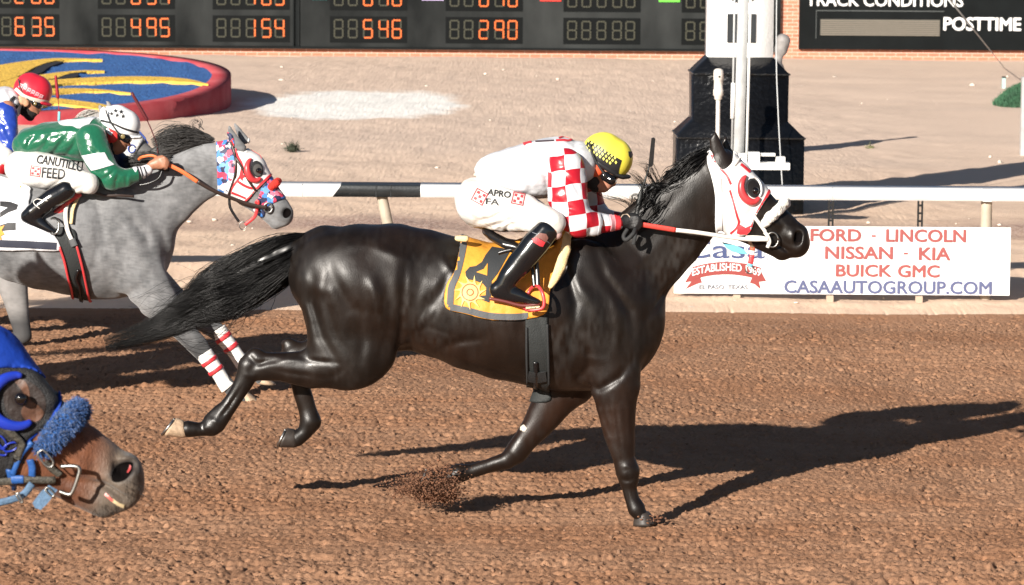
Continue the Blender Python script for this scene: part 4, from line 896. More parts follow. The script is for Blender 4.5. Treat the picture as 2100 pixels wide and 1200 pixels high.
def rubble(name, spots, m_, seed):
    rr = np.random.default_rng(seed); bm = bmesh.new(); bmesh.ops.create_icosphere(bm, subdivisions=1, radius=1); B = np.array([v.co[:] for v in bm.verts]); Fc = np.array([[v.index for v in f.verts] for f in bm.faces]); bm.free()
    n = len(spots); C_ = np.array([q[0] for q in spots]); s1 = np.array([q[1] for q in spots]); s3 = np.stack([s1*rr.uniform(.7, 1.5, n), s1*rr.uniform(.7, 1.3, n), s1*rr.uniform(.5, 1.0, n)], 1)
    V = C_[:, None]+B[None]*s3[:, None]*(1+rr.normal(0, .22, (n, len(B), 1))); T = (Fc[None]+(np.arange(n)*len(B))[:, None, None]).reshape(-1, 3)
    return link(name, arr_mesh(name, V.reshape(-1, 3), None, T, smooth=False), m_)
rr = np.random.default_rng(12); sp = []
for i in range(230):
    y = 9 + 40*rr.uniform(0, 1)**1.6; x = rr.uniform(-.17, .17)*(y+16); sz = .005+.014*rr.uniform(0, 1)**4*(1+y/20); sp.append(((x, y, float(gz0(y))+sz*.2), sz))
tag(rubble('gravel_stones', sp, mat('pale_stone', (.58, .50, .42), .9, var=.4, vscale=3), 5), 'scattered pale stones over the infield ground', 'gravel', kind='stuff')
# ------------------------------------------------------------------ tack of the black horse
TB = bvh(bh)
HW = mat('hood_white', (.78, .77, .75), .55, var=.05, vscale=20, bump=.25, bscale=25, bdist=.006); TRIM = mat('red_trim', (.60, .035, .045), .5); RDK = mat('red_vinyl', (.62, .05, .055), .35, spec=.6)
BLKL = mat('black_leather', (.008, .008, .009), .3, spec=.6, bump=.15, bscale=30); BLKC = mat('black_cloth', (.02, .021, .022), .75, bump=.3, bscale=200); WST = mat('white_strap', (.74, .71, .66), .45, bump=.1)
hood = shell('hood', bh, [(1452, 334), (1453, 308), (1461, 312), (1466, 328), (1478, 345), (1487, 347), (1500, 335), (1503, 318), (1506, 302), (1535, 325), (1565, 348), (1592, 378), (1583, 391), (1566, 415), (1549, 446), (1543, 463), (1534, 479), (1515, 483), (1490, 483), (1468, 480), (1468, 431), (1465, 392), (1459, 361)], .0065, HW, bh, .004)
TH = bvh([hood])
def st(name, pts, w, tree, m_, parent, off=.003, thick=.003, Y=0.0, **k_): return decal(name, [stroke(pts, w)], tree, off, m_, parent, thick=thick, Y=Y, **k_)
st('trim', [(1459, 312), (1463, 326), (1479, 347), (1491, 361), (1499, 378)], 4.6, TH, TRIM, hood)
st('trim', [(1497, 390), (1503, 411), (1511, 442), (1515, 456), (1510, 468), (1498, 479)], 4, TH, TRIM, hood)
st('trim', [(1579, 389), (1569, 408), (1553, 436), (1546, 455), (1538, 470), (1529, 480)], 5, TH, TRIM, hood)
decal('trim', [[(1514, 459), (1521, 462), (1529, 467), (1544, 460), (1541, 473), (1530, 480), (1519, 481), (1511, 478)]], TH, .004, TRIM, hood)
st('trim', [(1519, 337), (1528, 344), (1538, 353)], 5, TH, TRIM, hood)
st('seam', [(1480, 366), (1481, 400), (1481, 440), (1482, 474)], 1.3, TH, mat('seam_dark', (.12, .1, .1), .8), hood, .002, .001)
EC = (1544, 386)
decal('eye_opening', [circ(*EC, 14, 20, rot=-14)], TH, .0035, BLKC, hood)
decal('eye_socket', [circ(EC[0]+1, EC[1]+1, 11.5, 17, rot=-14)], TH, .005, mat('socket_coat', (.012, .009, .008), .5), hood)
e_.data.transform(Matrix.Translation((0, -.012, 0)))
ar = circ(EC[0]-5, EC[1]+1, 19, 27, n=26, rot=-14, a0=52, a1=258)
surf_tube('eye_cup', TH, [(p[0], p[1], 3+5.5*math.sin(math.pi*i/25)**.7) for i, p in enumerate(ar)], 7, .006, RDK, hood, n=40, ns=10)
ar = circ(EC[0]+1, EC[1], 15, 22, n=20, rot=-14, a0=-80, a1=60); surf_tube('eye_rim', TH, [(p[0], p[1]) for p in ar], 2.2, .004, HW, hood)
surf_tube('cheek_strap', TB, [(1541, 436), (1552, 452), (1569, 476)], 4.2, .010, WST, hood, ns=6, flat=.5)
surf_tube('crown_strap', TH, [(1505, 340), (1512, 332), (1518, 325)], 3, .003, WST, hood, flat=.5)
nb = blob('noseband', [pc([(1566, 461, 9, 1, -.060), (1577, 449, 11.5, 1, -.072), (1594, 432, 11.5, 1, -.062), (1608, 418, 11, 1, -.03), (1611, 415, 10, 1, .01), (1600, 426, 11, 1, .06), (1575, 452, 10, 1, .075)])], .0035, .01, mat('white_fleece', (.74, .72, .66), .95, bump=.8, bscale=120, sheen=.5), bh, noise=((.005, 110, 2), (.003, 260, 3)), smooth=0)
bt = tubes('bit', [np.array([P(1584+12*math.cos(a), 492+15*math.sin(a), -.078) for a in np.linspace(0, 6.2832, 26)])], [np.full(26, .0045)], SILVER, bh, 8)
tube_px('mouth_strap', [(1568, 476, -.082), (1574, 484, -.085), (1578, 496, -.085), (1574, 508, -.08)], 4, WST, bh, Y=0, flat=.5)
surf_tube('jaw_strap', TB, [(1530, 486), (1546, 486), (1564, 488), (1576, 492)], 4.5, .006, WST, bh, flat=.5)
surf_tube('jaw_strap', TB, [(1536, 484), (1538, 496), (1545, 506)], 4, .004, mat('tan_strap', (.42, .30, .20), .6), bh, flat=.5)
reinr = tube_px('rein_grip', [(1300, 458, -.15), (1330, 463, -.155), (1386, 472, -.15)], 5.6, mat('red_rubber', (.60, .06, .045), .5, bump=.2, bscale=150), bh, flat=.35)
rein = tube_px('rein', [(1386, 472, -.15), (1430, 477, -.14), (1490, 486, -.115), (1535, 491, -.095), (1577, 491, -.088)], 4.6, WST, bh, flat=.35, n=40)
tube_px('rein', [(1300, 455, .1), (1386, 469, .12), (1490, 484, .1), (1577, 488, .08)], 4.6, WST, bh, flat=.35)
tube_px('rein_loop', [(1303, 470, -.17), (1298, 480, -.2), (1284, 492, -.2), (1279, 484, -.19), (1287, 470, -.18)], 4.5, BLKC, bh)
tube_px('rein_loop', [(1303, 470, -.17), (1302, 485, -.2), (1299, 502, -.2)], 4.2, BLKC, bh, flat=.4)
prism_px('tongue_tie', [(1480, 496), (1492, 499), (1508, 503), (1524, 511), (1535, 522), (1518, 520), (1500, 516), (1488, 507)], -.03, .004, mat('pale_blue_ribbon', (.16, .52, .66), .4), bh)
tube_px('lead_strap', [(1543, 500, -.02), (1543, 514, -.02)], 5.5, mat('orange_strap', (.6, .12, .06), .5), bh, flat=.4, n=6); tube_px('lead_strap', [(1543, 514, -.02), (1542, 523, -.02)], 5.5, WST, bh, flat=.4, n=6)
tube_px('lead_strap', [(1542, 523, -.02), (1539, 541, -.02)], 6, RDK, bh, flat=.4, n=6); tube_px('lead_strap', [(1539, 541, -.02), (1537, 547, -.02)], 6, mat('blue_tape', (.15, .45, .6), .5), bh, flat=.4, n=6)
tubes('lead_ring', [np.array([P(1538+9*math.cos(a), 553+8*math.sin(a), -.02) for a in np.linspace(0, 6.2832, 22)])], [np.full(22, .003)], SILVER, bh, 6)
# saddle cloth and saddle
YC = mat('yellow_cloth', (.72, .31, .035), .6, bump=.5, bscale=9, bdist=.03, var=.06); GC = mat('grey_cloth', (.085, .09, .095), .7, bump=.2, bscale=120); FOAM = mat('cream_foam', (.74, .58, .30), .9, bump=.5, bscale=120)
cloth = shell('saddle_cloth', bh, [(962, 466), (948, 470), (944, 500), (938, 535), (930, 563), (919, 588), (916, 630), (957, 643), (1001, 654), (1050, 656), (1084, 653), (1120, 640), (1128, 590), (1142, 545), (1156, 505), (1160, 466)], .018, YC, bh, .006)
TC = bvh([cloth])
st('border', [(954, 474), (950, 505), (944, 537), (936, 565), (926, 590), (923, 625)], 13, TC, GC, cloth); st('border', [(919, 629), (958, 636.5), (1002, 647.5), (1048, 650), (1083, 648)], 13, TC, GC, cloth, .0035)
decal('number', [[(1009, 507), (1030, 510), (1046, 516), (1030, 545), (1020, 562), (1008, 577), (1008, 600), (1003, 621), (986, 614), (985, 607), (996, 606), (997, 590), (990, 582), (972, 575), (957, 573), (954, 558), (963, 548), (976, 546), (988, 538), (996, 523)]], TC, .003, mat('number_black', (.03, .033, .036), .7, bump=.2, bscale=120), cloth)
decal('flame', [[(1000, 541), (999, 566), (990, 563), (977, 559), (992, 553)]], TC, .0055, YC, cloth)
PYL = mat('pale_yellow', (.82, .62, .18), .6); BRN = mat('rust_line', (.45, .10, .04), .6)
sun = []
for i in range(11):
    a = 2*math.pi*i/11; sun += [(964+20*math.cos(a-.28), 600-20*math.sin(a-.28)), (964+22*math.cos(a-.1), 600-22*math.sin(a-.1)), (964+34*math.cos(a+.16), 600-36*math.sin(a+.16)), (964+21*math.cos(a+.12), 600-21*math.sin(a+.12))]
decal('sun_emblem', [sun], TC, .006, PYL, cloth); 
for rr_ in (17.5, 7.5):
    c = circ(964, 600, rr_, n=30); decal('ring_line', [np.concatenate([c, c[:1]]), circ(964, 600, rr_-2.4, n=30)], TC, .0085, BRN, cloth)
for o in (cloth,): pass
prism_px('cloth_tab', [(1041, 655), (1076, 655), (1075, 662), (1047, 669)], -.272, .004, YC, bh)
blob('saddle_pad', [pc([(1163, 486, 8, 1, -.16), (1160, 512, 11, .8, -.235), (1150, 545, 11.5, .7, -.262), (1138, 572, 9, .7, -.275), (1128, 588, 6, .6, -.28)]), pc([(1163, 486, 8, 1, -.16), (1168, 478, 8, 1, 0), (1163, 486, 8, 1, .16)])], .005, .01, FOAM, bh, noise=((.002, 90, 2),))
blob('pad_end', [pc([(938, 489, 6, 1, -.17), (955, 490, 7, 1, -.18)])], .004, .01, FOAM, bh)
sd = blob('saddle', [pc([(998, 474, 8, 6), (1012, 484, 7, 9), (1038, 498, 7, 11), (1075, 505, 7, 12), (1110, 500, 7, 10), (1135, 488, 9, 6)]), pc([(995, 472, 6, 1, -.06), (1010, 485, 8, 1, -.13), (1035, 500, 8, 1, -.2), (1072, 512, 6, 1, -.24)])], .005, .02, BLKL, bh)
tube_px('stirrup_leather', [(1098, 515, -.30), (1101, 552, -.31), (1103, 588, -.33)], 5, BLKL, bh, flat=.4); tube_px('stirrup_leather', [(1085, 520, -.29), (1092, 555, -.30), (1096, 588, -.32)], 4, BLKL, bh, flat=.4)
tube_px('keeper_strap', [(1022, 520, -.29), (1035, 516, -.295), (1050, 513, -.30)], 4, BLKL, bh, flat=.5)
stp = tube_px('stirrup', [(1076, 634, -.33), (1080, 610, -.29), (1086, 596, -.28), (1094, 588, -.3), (1103, 587, -.33), (1112, 600, -.36), (1116, 620, -.37), (1112, 632, -.37), (1095, 636, -.36), (1077, 635, -.35)], 3.6, RDK, bh, n=50)
tube_px('tread', [(1079, 632, -.36), (1093, 631, -.37), (1107, 630, -.37)], 3.4, mat('gold_tread', (.55, .45, .28), .4, metal=.6, bump=.6, bscale=150), stp)
girth = shell('girth', bh, [(1082, 600), (1122, 600), (1122, 664), (1125, 720), (1127, 792), (1127, 822), (1080, 822), (1080, 788), (1078, 720), (1078, 668)], .010, mat('black_web', (.018, .021, .021), .7, bump=.3, bscale=150), bh, .006)
TG = bvh([girth])
for pts in ([(1080, 672), (1080, 720), (1082, 786)], [(1122, 665), (1124, 720), (1126, 790)]): surf_tube('girth_roll', TG, pts, 2.6, .004, BLKC, girth)
surf_tube('girth_strap', TG, [(1098, 742), (1099, 770), (1099, 800)], 5, .004, BLKL, girth, flat=.4); st('girth_loop', [(1083, 770), (1100, 773), (1120, 770)], 20, TG, BLKC, girth, .008)
# mane
mn = hair('mane', [(1470, 300, 5), (1448, 318, 12), (1420, 336, 17), (1392, 362, 20), (1370, 380, 16), (1345, 392, 12)], 420, .0019, HAIRB, bh, seed=5, wave=1.6, l0=.25, l1=.6, s0r=.7, ysp=1.2, nseg=12, clump=30)
for i, gd in enumerate(([(1340, 440, 12), (1325, 405, 14), (1310, 375, 14), (1280, 350, 10)], [(1360, 400, 10), (1345, 365, 10), (1330, 335, 12), (1300, 330, 8)], [(1400, 370, 10), (1385, 345, 8), (1388, 310, 6)], [(1320, 470, 10), (1290, 420, 8), (1240, 400, 8), (1200, 380, 3)], [(1350, 420, 12), (1300, 400, 10), (1305, 430, 8), (1335, 420, 8)], [(1375, 395, 12), (1340, 385, 10), (1325, 420, 10), (1312, 455, 6)])):
    hair('mane', gd, (60, 44, 26, 14, 24, 70)[i], .0010, HAIRB, mn, seed=20+i, wave=2.6, l0=.6, l1=1.0, ysp=1.5, nseg=18, clump=7)
hair('mane', [(1380, 385, 14), (1350, 410, 26), (1325, 440, 26), (1290, 470, 16)], 260, .0019, HAIRB, mn, seed=40, wave=1.4, l0=.3, l1=.7, s0r=.6, ysp=1.3, nseg=12)
# ------------------------------------------------------------------ jockeys
SKIN = mat('skin', (.50, .24, .16), .5, sss=.15, var=.08, vscale=40, bump=.1, bscale=200); SKIN2 = mat('skin_tan', (.36, .16, .095), .45, sss=.12, var=.1, vscale=40, bump=.1, bscale=200)
SILKW = mat('white_silk', (.60, .61, .64), .42, spec=.4, bump=.6, bscale=7, bdist=.03, bdetail=3); PANTW = mat('white_breeches', (.60, .585, .555), .55, bump=.7, bscale=8, bdist=.025)
def checker(name, sz, rot, c1=(.40, .010, .022), c2=(.62, .63, .66), off=(0, 0)):
    M = mat(name, c1, .32, spec=.5, bump=.3, bscale=8, bdist=.025); n = M.node_tree.nodes; L = M.node_tree.links; b = n['Principled BSDF']
    tc = n.new('ShaderNodeTexCoord'); nz = n.new('ShaderNodeTexNoise'); nz.inputs['Scale'].default_value = 5; L.new(tc.outputs['Object'], nz.inputs['Vector'])
    ma = n.new('ShaderNodeVectorMath'); ma.operation = 'MULTIPLY_ADD'; L.new(nz.outputs['Color'], ma.inputs[0]); ma.inputs[1].default_value = (.05, 0, .05); L.new(tc.outputs['Object'], ma.inputs[2])
    mp = n.new('ShaderNodeMapping'); mp.inputs['Rotation'].default_value = (0, R(rot), 0); mp.inputs['Scale'].default_value = (1/sz, .0001, 1/sz); mp.inputs['Location'].default_value = (off[0], .5, off[1])
    L.new(ma.outputs[0], mp.inputs[0]); ck = n.new('ShaderNodeTexChecker'); ck.inputs['Scale'].default_value = 1; ck.inputs[1].default_value = (*c1, 1); ck.inputs[2].default_value = (*c2, 1); L.new(mp.outputs[0], ck.inputs[0]); L.new(ck.outputs[0], b.inputs['Base Color']); return M
def plane_px(p0, p1, Y, up=True):
    """half space kept above the pixel line p0->p1"""
    a = P(*p0, Y); b = P(*p1, Y); dx, dz = b.x-a.x, b.z-a.z; return ((a.x, a.y, a.z), (-dz, 0, dx) if up else (dz, 0, -dx))
def fist(u, v, Y, k=1.0, a=0):
    """gripping hand: palm, four curled fingers of unequal length, thumb"""
    c, s_ = math.cos(R(a)), math.sin(R(a)); q = lambda x, y: (u+(x*c-y*s_)*k, v+(x*s_+y*c)*k); r = lambda x, y, rr, qq=1, dy=0: (*q(x, y), rr*k, qq, dy)
    ch = [pc([r(-14, 0, 11, .8), r(0, -1, 15, .7), r(7, 0, 14, .7)], Y)]
    for i, (ln, w) in enumerate(((15, 4.3), (17, 4.5), (15.5, 4.3), (12, 3.8))):
        y0 = -11+6.8*i; ch.append(pc([r(6, y0, w+.6, 1, -.008), r(6+ln*.75, y0-1.5, w, 1, -.020), r(8+ln, y0+3.5, w-.2, 1, -.012), r(5+ln*.7, y0+6, w-.6, 1, .008)], Y))
    ch.append(pc([r(-6, -9, 5.6, 1, .012), r(4, -15, 5, 1, .006), r(14, -15.5, 4.2, 1, -.004)], Y)); return ch
def goggles(name, u, v, k, Y, rot, parent, strap, lens=True):
    o = blob(name, [pc([(u-5*k, v-3*k, 10*k, .55), (u+6*k, v+4*k, 9*k, .55)], Y), pc([(u+6*k, v+4*k, 9*k, .9), (u+10*k, v+5*k, 8*k, .9, .05), (u+8*k, v+4*k, 8*k, .9, .1)], Y)], .0035, .008, mat('goggle_black', (.006, .006, .007), .12, spec=.8), parent)
    return o
# ---------- jockey of the black horse
def jk1():
    armn = [pc([(1166, 345, 22, .8, -.16), (1172, 395, 20, .8, -.21), (1184, 448, 19, 1, -.25)]), pc([(1184, 448, 19, 1, -.25), (1228, 457, 15, 1, -.21), (1262, 456, 11, 1, -.16), (1280, 455, 11, 1, -.15)])]
    armf = [pc([(1178, 348, 24, 1, .17), (1196, 395, 21, 1, .22), (1214, 436, 18, 1, .23)]), pc([(1214, 436, 18, 1, .23), (1245, 446, 14, 1, .17), (1276, 449, 11, 1, .1)])]
    legn = [pc([(990, 414, 32, .9, -.08), (1060, 436, 26, .9, -.2), (1134, 462, 19, .9, -.31)]), pc([(1134, 464, 18, 1, -.31), (1095, 510, 19, 1, -.32), (1042, 582, 12, 1, -.33)]), pc([(1030, 594, 13, 1, -.33), (1060, 606, 11, .9, -.335), (1096, 616, 7, 1.1, -.34)])]
    legf = [pc([(*p[:3], 1, -p[4]) for p in [(990, 414, 32, .9, -.08), (1060, 436, 26, .9, -.2), (1134, 462, 19, .9, -.31)]]), pc([(1138, 464, 23, 1, .31), (1095, 510, 19, 1, .32), (1042, 582, 12, 1, .33)]), pc([(1030, 594, 13, 1, .33), (1060, 606, 11, .9, .335), (1096, 616, 7, 1.1, .34)])]
    tors = [pc([(990, 408, 34, 1.1), (1050, 362, 36, 1.1), (1110, 345, 44, 1.0), (1160, 335, 38, 1.3)]), pc([(1165, 330, 28, 1.6), (1200, 332, 22), (1222, 342, 21)])]
    hd = [pc([(1240, 325, 36, .85), (1243, 340, 35, .85)]), pc([(1236, 352, 28, .8), (1242, 366, 22, .85), (1235, 378, 15, .95)]), pc([(1229, 386, 8.5, 1.3), (1226, 380, 12, 1.3)]), pc([(1256, 362, 9, 1.3), (1253, 368, 9, 1.2)]),
          pc([(1252, 366, 6, 1), (1259.5, 377.5, 4.2, 1.15)]), pc([(1246, 382, 7, 1.7), (1240, 388, 5.5, 1.7)]), pc([(1244, 387.5, 3, 2.2), (1246, 386, 2, 2)]), pc([(1239, 391, 3, 2.2)])]
    return tors, armn, armf, legn, legf, hd
tors, armn, armf, legn, legf, hd = jk1()
hn = fist(1290, 455, -.15, .95, 12); hf = fist(1290, 448, .08, .95, 8)
A_ = [*tors, *armn, *armf, *legn, *legf, *hd, *hn, *hf]; kk = [.03]*2+[.02]*4+[.02]*6+[.012]*8+[.008]*12
j1 = blob('person', A_, .0048, .02, SKIN, None, kj=kk); tag(j1, 'leading jockey in yellow helmet, white silks and red checked sleeves, crouched over the black horse', 'person', 'jockeys riding in the race')
def gro(pts, w, d, Y=-.05): return (pg(pts, -.15), w*.9, d*1.5, -1, Y)
sh = blob('silk_shirt', [pc([(1000, 348, 27, 1.35), (1022, 352, 42, 1.35), (1060, 354, 53, 1.3), (1100, 348, 60, 1.2), (1148, 342, 62, 1.2), (1180, 335, 47, 1.3), (1190, 330, 33, 1)])], .0055, .02, SILKW, j1,
    grooves=[gro([(1005, 330), (1030, 360), (1060, 400)], .012, .006), gro([(1060, 310), (1080, 340), (1090, 400)], .014, .005), gro([(1100, 330), (1120, 360), (1125, 400)], .012, .007), gro([(1020, 320), (1070, 330), (1120, 325)], .012, -.005), gro([(1150, 300), (1135, 330), (1128, 360)], .012, .007), gro([(990, 345), (1040, 385), (1100, 398)], .01, -.005)], noise=((.005, 20, 4, (1, 1, 1.6)), (.0028, 50, 6, (.6, 1, 1.5))))
for pts, w, m_ in (([(1074, 297), (1080, 293), (1090, 291)], 5, TRIM), ([(1098, 291), (1118, 290), (1136, 289)], 2.5, mat('mark_dark', (.06, .04, .05), .6)), ([(1140, 289), (1154, 288), (1166, 289), (1174, 285), (1172, 280)], 3.5, TRIM), ([(1146, 284), (1158, 280), (1168, 279)], 2.5, TRIM)): st('number_mark', pts, w, bvh([sh]), m_, sh, .004, .002)
CK = checker('checked_silk', .070, 5, off=(.1, .35))
sl1 = blob('sleeve', [pc([(1160, 342, 38, .9, -.16), (1164, 372, 41, .8, -.19), (1164, 405, 40.5, .8, -.22), (1174, 440, 37, .8, -.24), (1188, 454, 33, .8, -.245)]), pc([(1188, 455, 32, .8, -.245), (1214, 460, 26, .85, -.22), (1240, 458, 20, .9, -.19), (1264, 457, 15.5, 1, -.165)])], .0055, .02, CK, j1,
    grooves=[gro([(1150, 350), (1175, 370), (1190, 400)], .01, .006, -.15), gro([(1135, 400), (1160, 420), (1190, 430)], .01, .005, -.15), gro([(1150, 440), (1180, 445), (1210, 440)], .01, .007, -.15), gro([(1205, 445), (1210, 465), (1205, 480)], .008, .006, -.15), gro([(1235, 440), (1238, 460), (1234, 478)], .008, .005, -.15)], noise=((.003, 30, 9), (.0014, 70, 3)))
st('cuff', [(1254, 438), (1258, 457), (1256, 477)], 9, bvh([sl1]), mat('pink_cuff', (.75, .35, .38), .5), sl1, .003)
st('cuff', [(1265, 440), (1268, 457), (1266, 474)], 11, bvh([sl1]), TRIM, sl1, .003); st('cuff', [(1228, 436), (1231, 458), (1228, 482)], 5, bvh([sl1]), SILKW, sl1, .003)
sl2 = blob('sleeve', [pc([(1178, 345, 38, .9, .15), (1196, 385, 36, .8, .2), (1210, 425, 30, .8, .22), (1222, 438, 26, .8, .22)]), pc([(1218, 440, 25, .8, .22), (1245, 446, 18, .9, .16), (1272, 449, 14, 1, .1)])], .006, .02, CK, j1, noise=((.003, 30, 19),))
br = blob('breeches', [pc([(978, 410, 46, 1.3), (992, 415, 50, 1.25), (1020, 410, 44, 1.2)]), pc([(985, 418, 49, .9, -.07), (1030, 430, 46, .85, -.15), (1075, 437, 38, .85, -.23), (1115, 450, 30, .85, -.29), (1134, 458, 26, .85, -.31)]), pc([(985, 418, 49, .9, .07), (1030, 430, 46, .85, .15), (1075, 437, 38, .85, .23), (1134, 458, 26, .85, .31)])], .0055, .03, PANTW, j1,
    grooves=[gro([(975, 455), (1010, 445), (1040, 425)], .009, .010), gro([(990, 468), (1030, 455), (1060, 440)], .009, .008), gro([(1036, 474), (1042, 460), (1060, 452)], .008, .012), gro([(1100, 472), (1102, 455), (1115, 440)], .008, .009), gro([(1070, 440), (1100, 430), (1130, 432)], .01, .006), gro([(945, 400), (955, 430), (975, 450)], .012, .005), gro([(1000, 410), (1050, 418), (1100, 420)], .012, -.006), gro([(1010, 472), (1022, 462), (1026, 452)], .006, -.006)], noise=((.0045, 24, 14, (.7, 1, 1.4)), (.0028, 55, 8, (1.4, 1, .6))))
TP = bvh([br]); INK = mat('print_black', (.02, .02, .022), .6)
def logo(cx, cy, w, rot, tree, parent, Y, sq=RDK):
    c, s_ = math.cos(R(rot)), math.sin(R(rot)); q = lambda x, y: (cx+x*c-y*s_, cy+x*s_+y*c)
    o = [q(-w, -w), q(w, -w), q(w, w), q(-w, w)]; i_ = [q(-w*.86, -w*.86), q(w*.86, -w*.86), q(w*.86, w*.86), q(-w*.86, w*.86)]; ps = [o, i_]
    for x, y in ((-.5, -.5), (.5, -.5), (0, 0), (-.5, .5), (.5, .5)): ps.append([q(w*(x-.21), w*(y-.21)), q(w*(x+.21), w*(y-.21)), q(w*(x+.21), w*(y+.21)), q(w*(x-.21), w*(y+.21))])
    decal('emblem', ps, tree, .003, mat('emblem_red', (.42, .05, .06), .6), parent, step=.01, thick=.0015, Y=Y)
logo(984, 404, 13.5, 28, TP, br, 0); logo(1063, 408, 12.5, 12, TP, br, 0)
def ptext(txt, x0, x1, y0, y1, tree, parent, Y, rot=0, m_=None, bold=.02, curve=None):
    me = text_fit(text_mesh(txt, 1, bold), x0, x1, y0, y1); cx, cy = (x0+x1)/2, (y0+y1)/2; c, s_ = math.cos(R(rot)), math.sin(R(rot))
    warp(me, lambda u, v: (cx+(u-cx)*c-(v-cy)*s_, cy+(u-cx)*s_+(v-cy)*c+(curve*((u-cx)/(x1-x0)*2)**2 if curve else 0)))
    return _drape('lettering', me, tree, .003, m_ or INK, parent, .012, .0012, Y)
ptext('APRO', 1000, 1048, 391, 404, TP, br, 0, 8); ptext('FA', 997, 1024, 408, 420, TP, br, 0, 4)
def boot(name, ch, parent, Y, m_=None): return blob(name, ch, .0045, .012, m_ or mat('boot_leather', (.006, .0065, .008), .16, spec=.75, bump=.1, bscale=12, bdist=.02), parent, noise=((.0012, 30, 2),))
bo = boot('boot', [pc([(1120, 474, 25, .95, -.315), (1098, 500, 28, .9, -.32), (1065, 542, 26, .85, -.325), (1044, 568, 22, .85, -.33), (1035, 585, 21, .85, -.33)]), pc([(1021, 595, 18, .8, -.33), (1040, 600, 18, .8, -.33), (1062, 606, 15, .85, -.335), (1088, 615, 9, 1.2, -.34), (1103, 619, 6, 1.5, -.345)])], j1, 0)
tube_px('boot_sole', [(1003, 612, -.335), (1034, 618, -.34), (1072, 627, -.345), (1108, 623, -.35)], 3.6, mat('brown_sole', (.14, .03, .025), .4), bo)
TBo = bvh([bo]); decal('boot_patch', [[(1091, 490), (1100, 487), (1118, 497), (1113, 506), (1107, 505), (1094, 497)]], TBo, .003, TRIM, bo); decal('boot_patch', [[(1096, 487), (1108, 478), (1120, 480), (1124, 488), (1119, 497), (1108, 490)]], TBo, .004, mat('brown_patch', (.18, .07, .055), .6), bo)
st('boot_seam', [(1092, 477), (1108, 484), (1128, 500)], 1.4, TBo, mat('seam_grey', (.12, .13, .15), .5), bo, .003, .001)
boot('boot', [pc([(1120, 473, 23, .95, .315), (1065, 540, 23, .85, .325), (1035, 585, 20, .85, .33)]), pc([(1025, 594, 18, .8, .33), (1062, 605, 14, .85, .335), (1100, 618, 7, 1.2, .345)])], j1, 0)
blob('sock', [pc([(1130, 474, 17, .9, -.312), (1141, 480, 12, 1, -.31)])], .005, .01, mat('pink_sock', (.55, .36, .33), .7), j1)
gl_ = mat('black_glove', (.010, .010, .011), .55, bump=.3, bscale=120)
def grow(chs, e): return [[(*p[:3], p[3]+e, p[4]) for p in c] for c in chs]
gv = blob('glove', grow(hn, .0025)+[pc([(1266, 456, 14, 1, -.16), (1282, 455, 13, 1, -.15)])], .0032, .008, gl_, j1); blob('glove', grow(hf, .0025), .0038, .008, gl_, j1)
st('glove_trim', [(1272, 448), (1278, 441), (1286, 440), (1292, 446)], 1.6, bvh([gv]), mat('tan_trim', (.5, .4, .3), .5), gv, .002, .001)
# helmet
HY = mat('yellow_cap', (.80, .70, .075), .38, spec=.5, bump=.3, bscale=6, bdist=.02)
he = blob('helmet', [pc([(1238, 313, 42, .92), (1254, 325, 44, .9)]), pc([(1225, 312, 29, 1), (1235, 318, 36, 1)])], .004, .03, HY, j1, halves=[plane_px((1199, 319), (1275, 366), 0)])
HB = mat('black_band', (.018, .018, .02), .45); THe = bvh([he])
decal('band', [[(1198, 308), (1207, 286), (1230, 300), (1256, 318), (1275, 329), (1270, 345), (1267, 362), (1240, 345), (1218, 331), (1199, 320)]], THe, .002, HB, he, .012, .002)
for i in range(9):
    for j in range(3):
        if (j == 2 and i > 7): continue
        x = 1208+i*6.6+j*(-3.4 if False else 0)+(3.3 if j == 1 else 0)-(1.5*j); y = 290+i*4.2+j*7.2+(2 if j == 1 else 0)
        decal('diamond', [[(x, y-3.6), (x+2.6, y), (x, y+3.6), (x-2.6, y)]], THe, .0055, mat('diamond_yellow', (.8, .75, .15), .5), he, .02, .001)
decal('badge', [[(1288, 311), (1295, 311), (1297, 318), (1293, 325), (1289, 320)]], THe, .003, HB, he)
blob('helmet_peak', [pc([(1262, 356, 8, 4), (1278, 362, 6, 4.5), (1290, 362.5, 4, 4)])], .0035, .01, HB, he)
surf_tube('helmet_rim', THe, [(1200, 316), (1220, 330), (1245, 346), (1270, 361)], 5, .001, HB, he, flat=.6)
blob('neck_gaiter', [pc([(1196, 335, 26, 1), (1208, 352, 24, 1), (1217, 368, 21, .95), (1222, 380, 15, 1)])], .005, .01, BLKC, j1)
eb = blob('ear_cover', [pc([(1216, 333, 16, .6, -.055), (1224, 346, 14, .5, -.062)]), pc([(1212, 352, 11, .6, -.055), (1222, 352, 11, .6, -.06)])], .004, .012, mat('orange_red_felt', (.62, .09, .03), .6, var=.3, vscale=18), j1); st('ear_print', [(1210, 330), (1217, 337), (1216, 347)], 3, bvh([eb]), SILKW, eb)
goggles('goggles', 1247, 365, 1.05, -.068, 0, j1, None); tube_px('goggle_strap', [(1208, 292, -.088), (1216, 320, -.094), (1230, 344, -.09), (1243, 362, -.085)], 2.2, BLKC, j1, flat=.4)
# whip
w1 = tube_px('riding_whip', [(1299, 500, -.02), (1304, 455, -.04), (1313, 402, -.03), (1318, 385, -.03, 3.0), (1331, 342, -.02, 1.6), (1334, 320, -.02, 1.6)], 5.2, mat('whip_grip', (.012, .013, .013), .5, bump=.3, bscale=150), None, n=40); tag(w1, 'black riding whip with flat flap held upright by the yellow helmeted jockey', 'whip', 'whips held by the jockeys')
prism_px('flap', [(1330, 339), (1336, 284), (1341, 282), (1344, 285), (1340, 337), (1337, 342), (1332, 342)], -.03, .02, BLKL, w1)
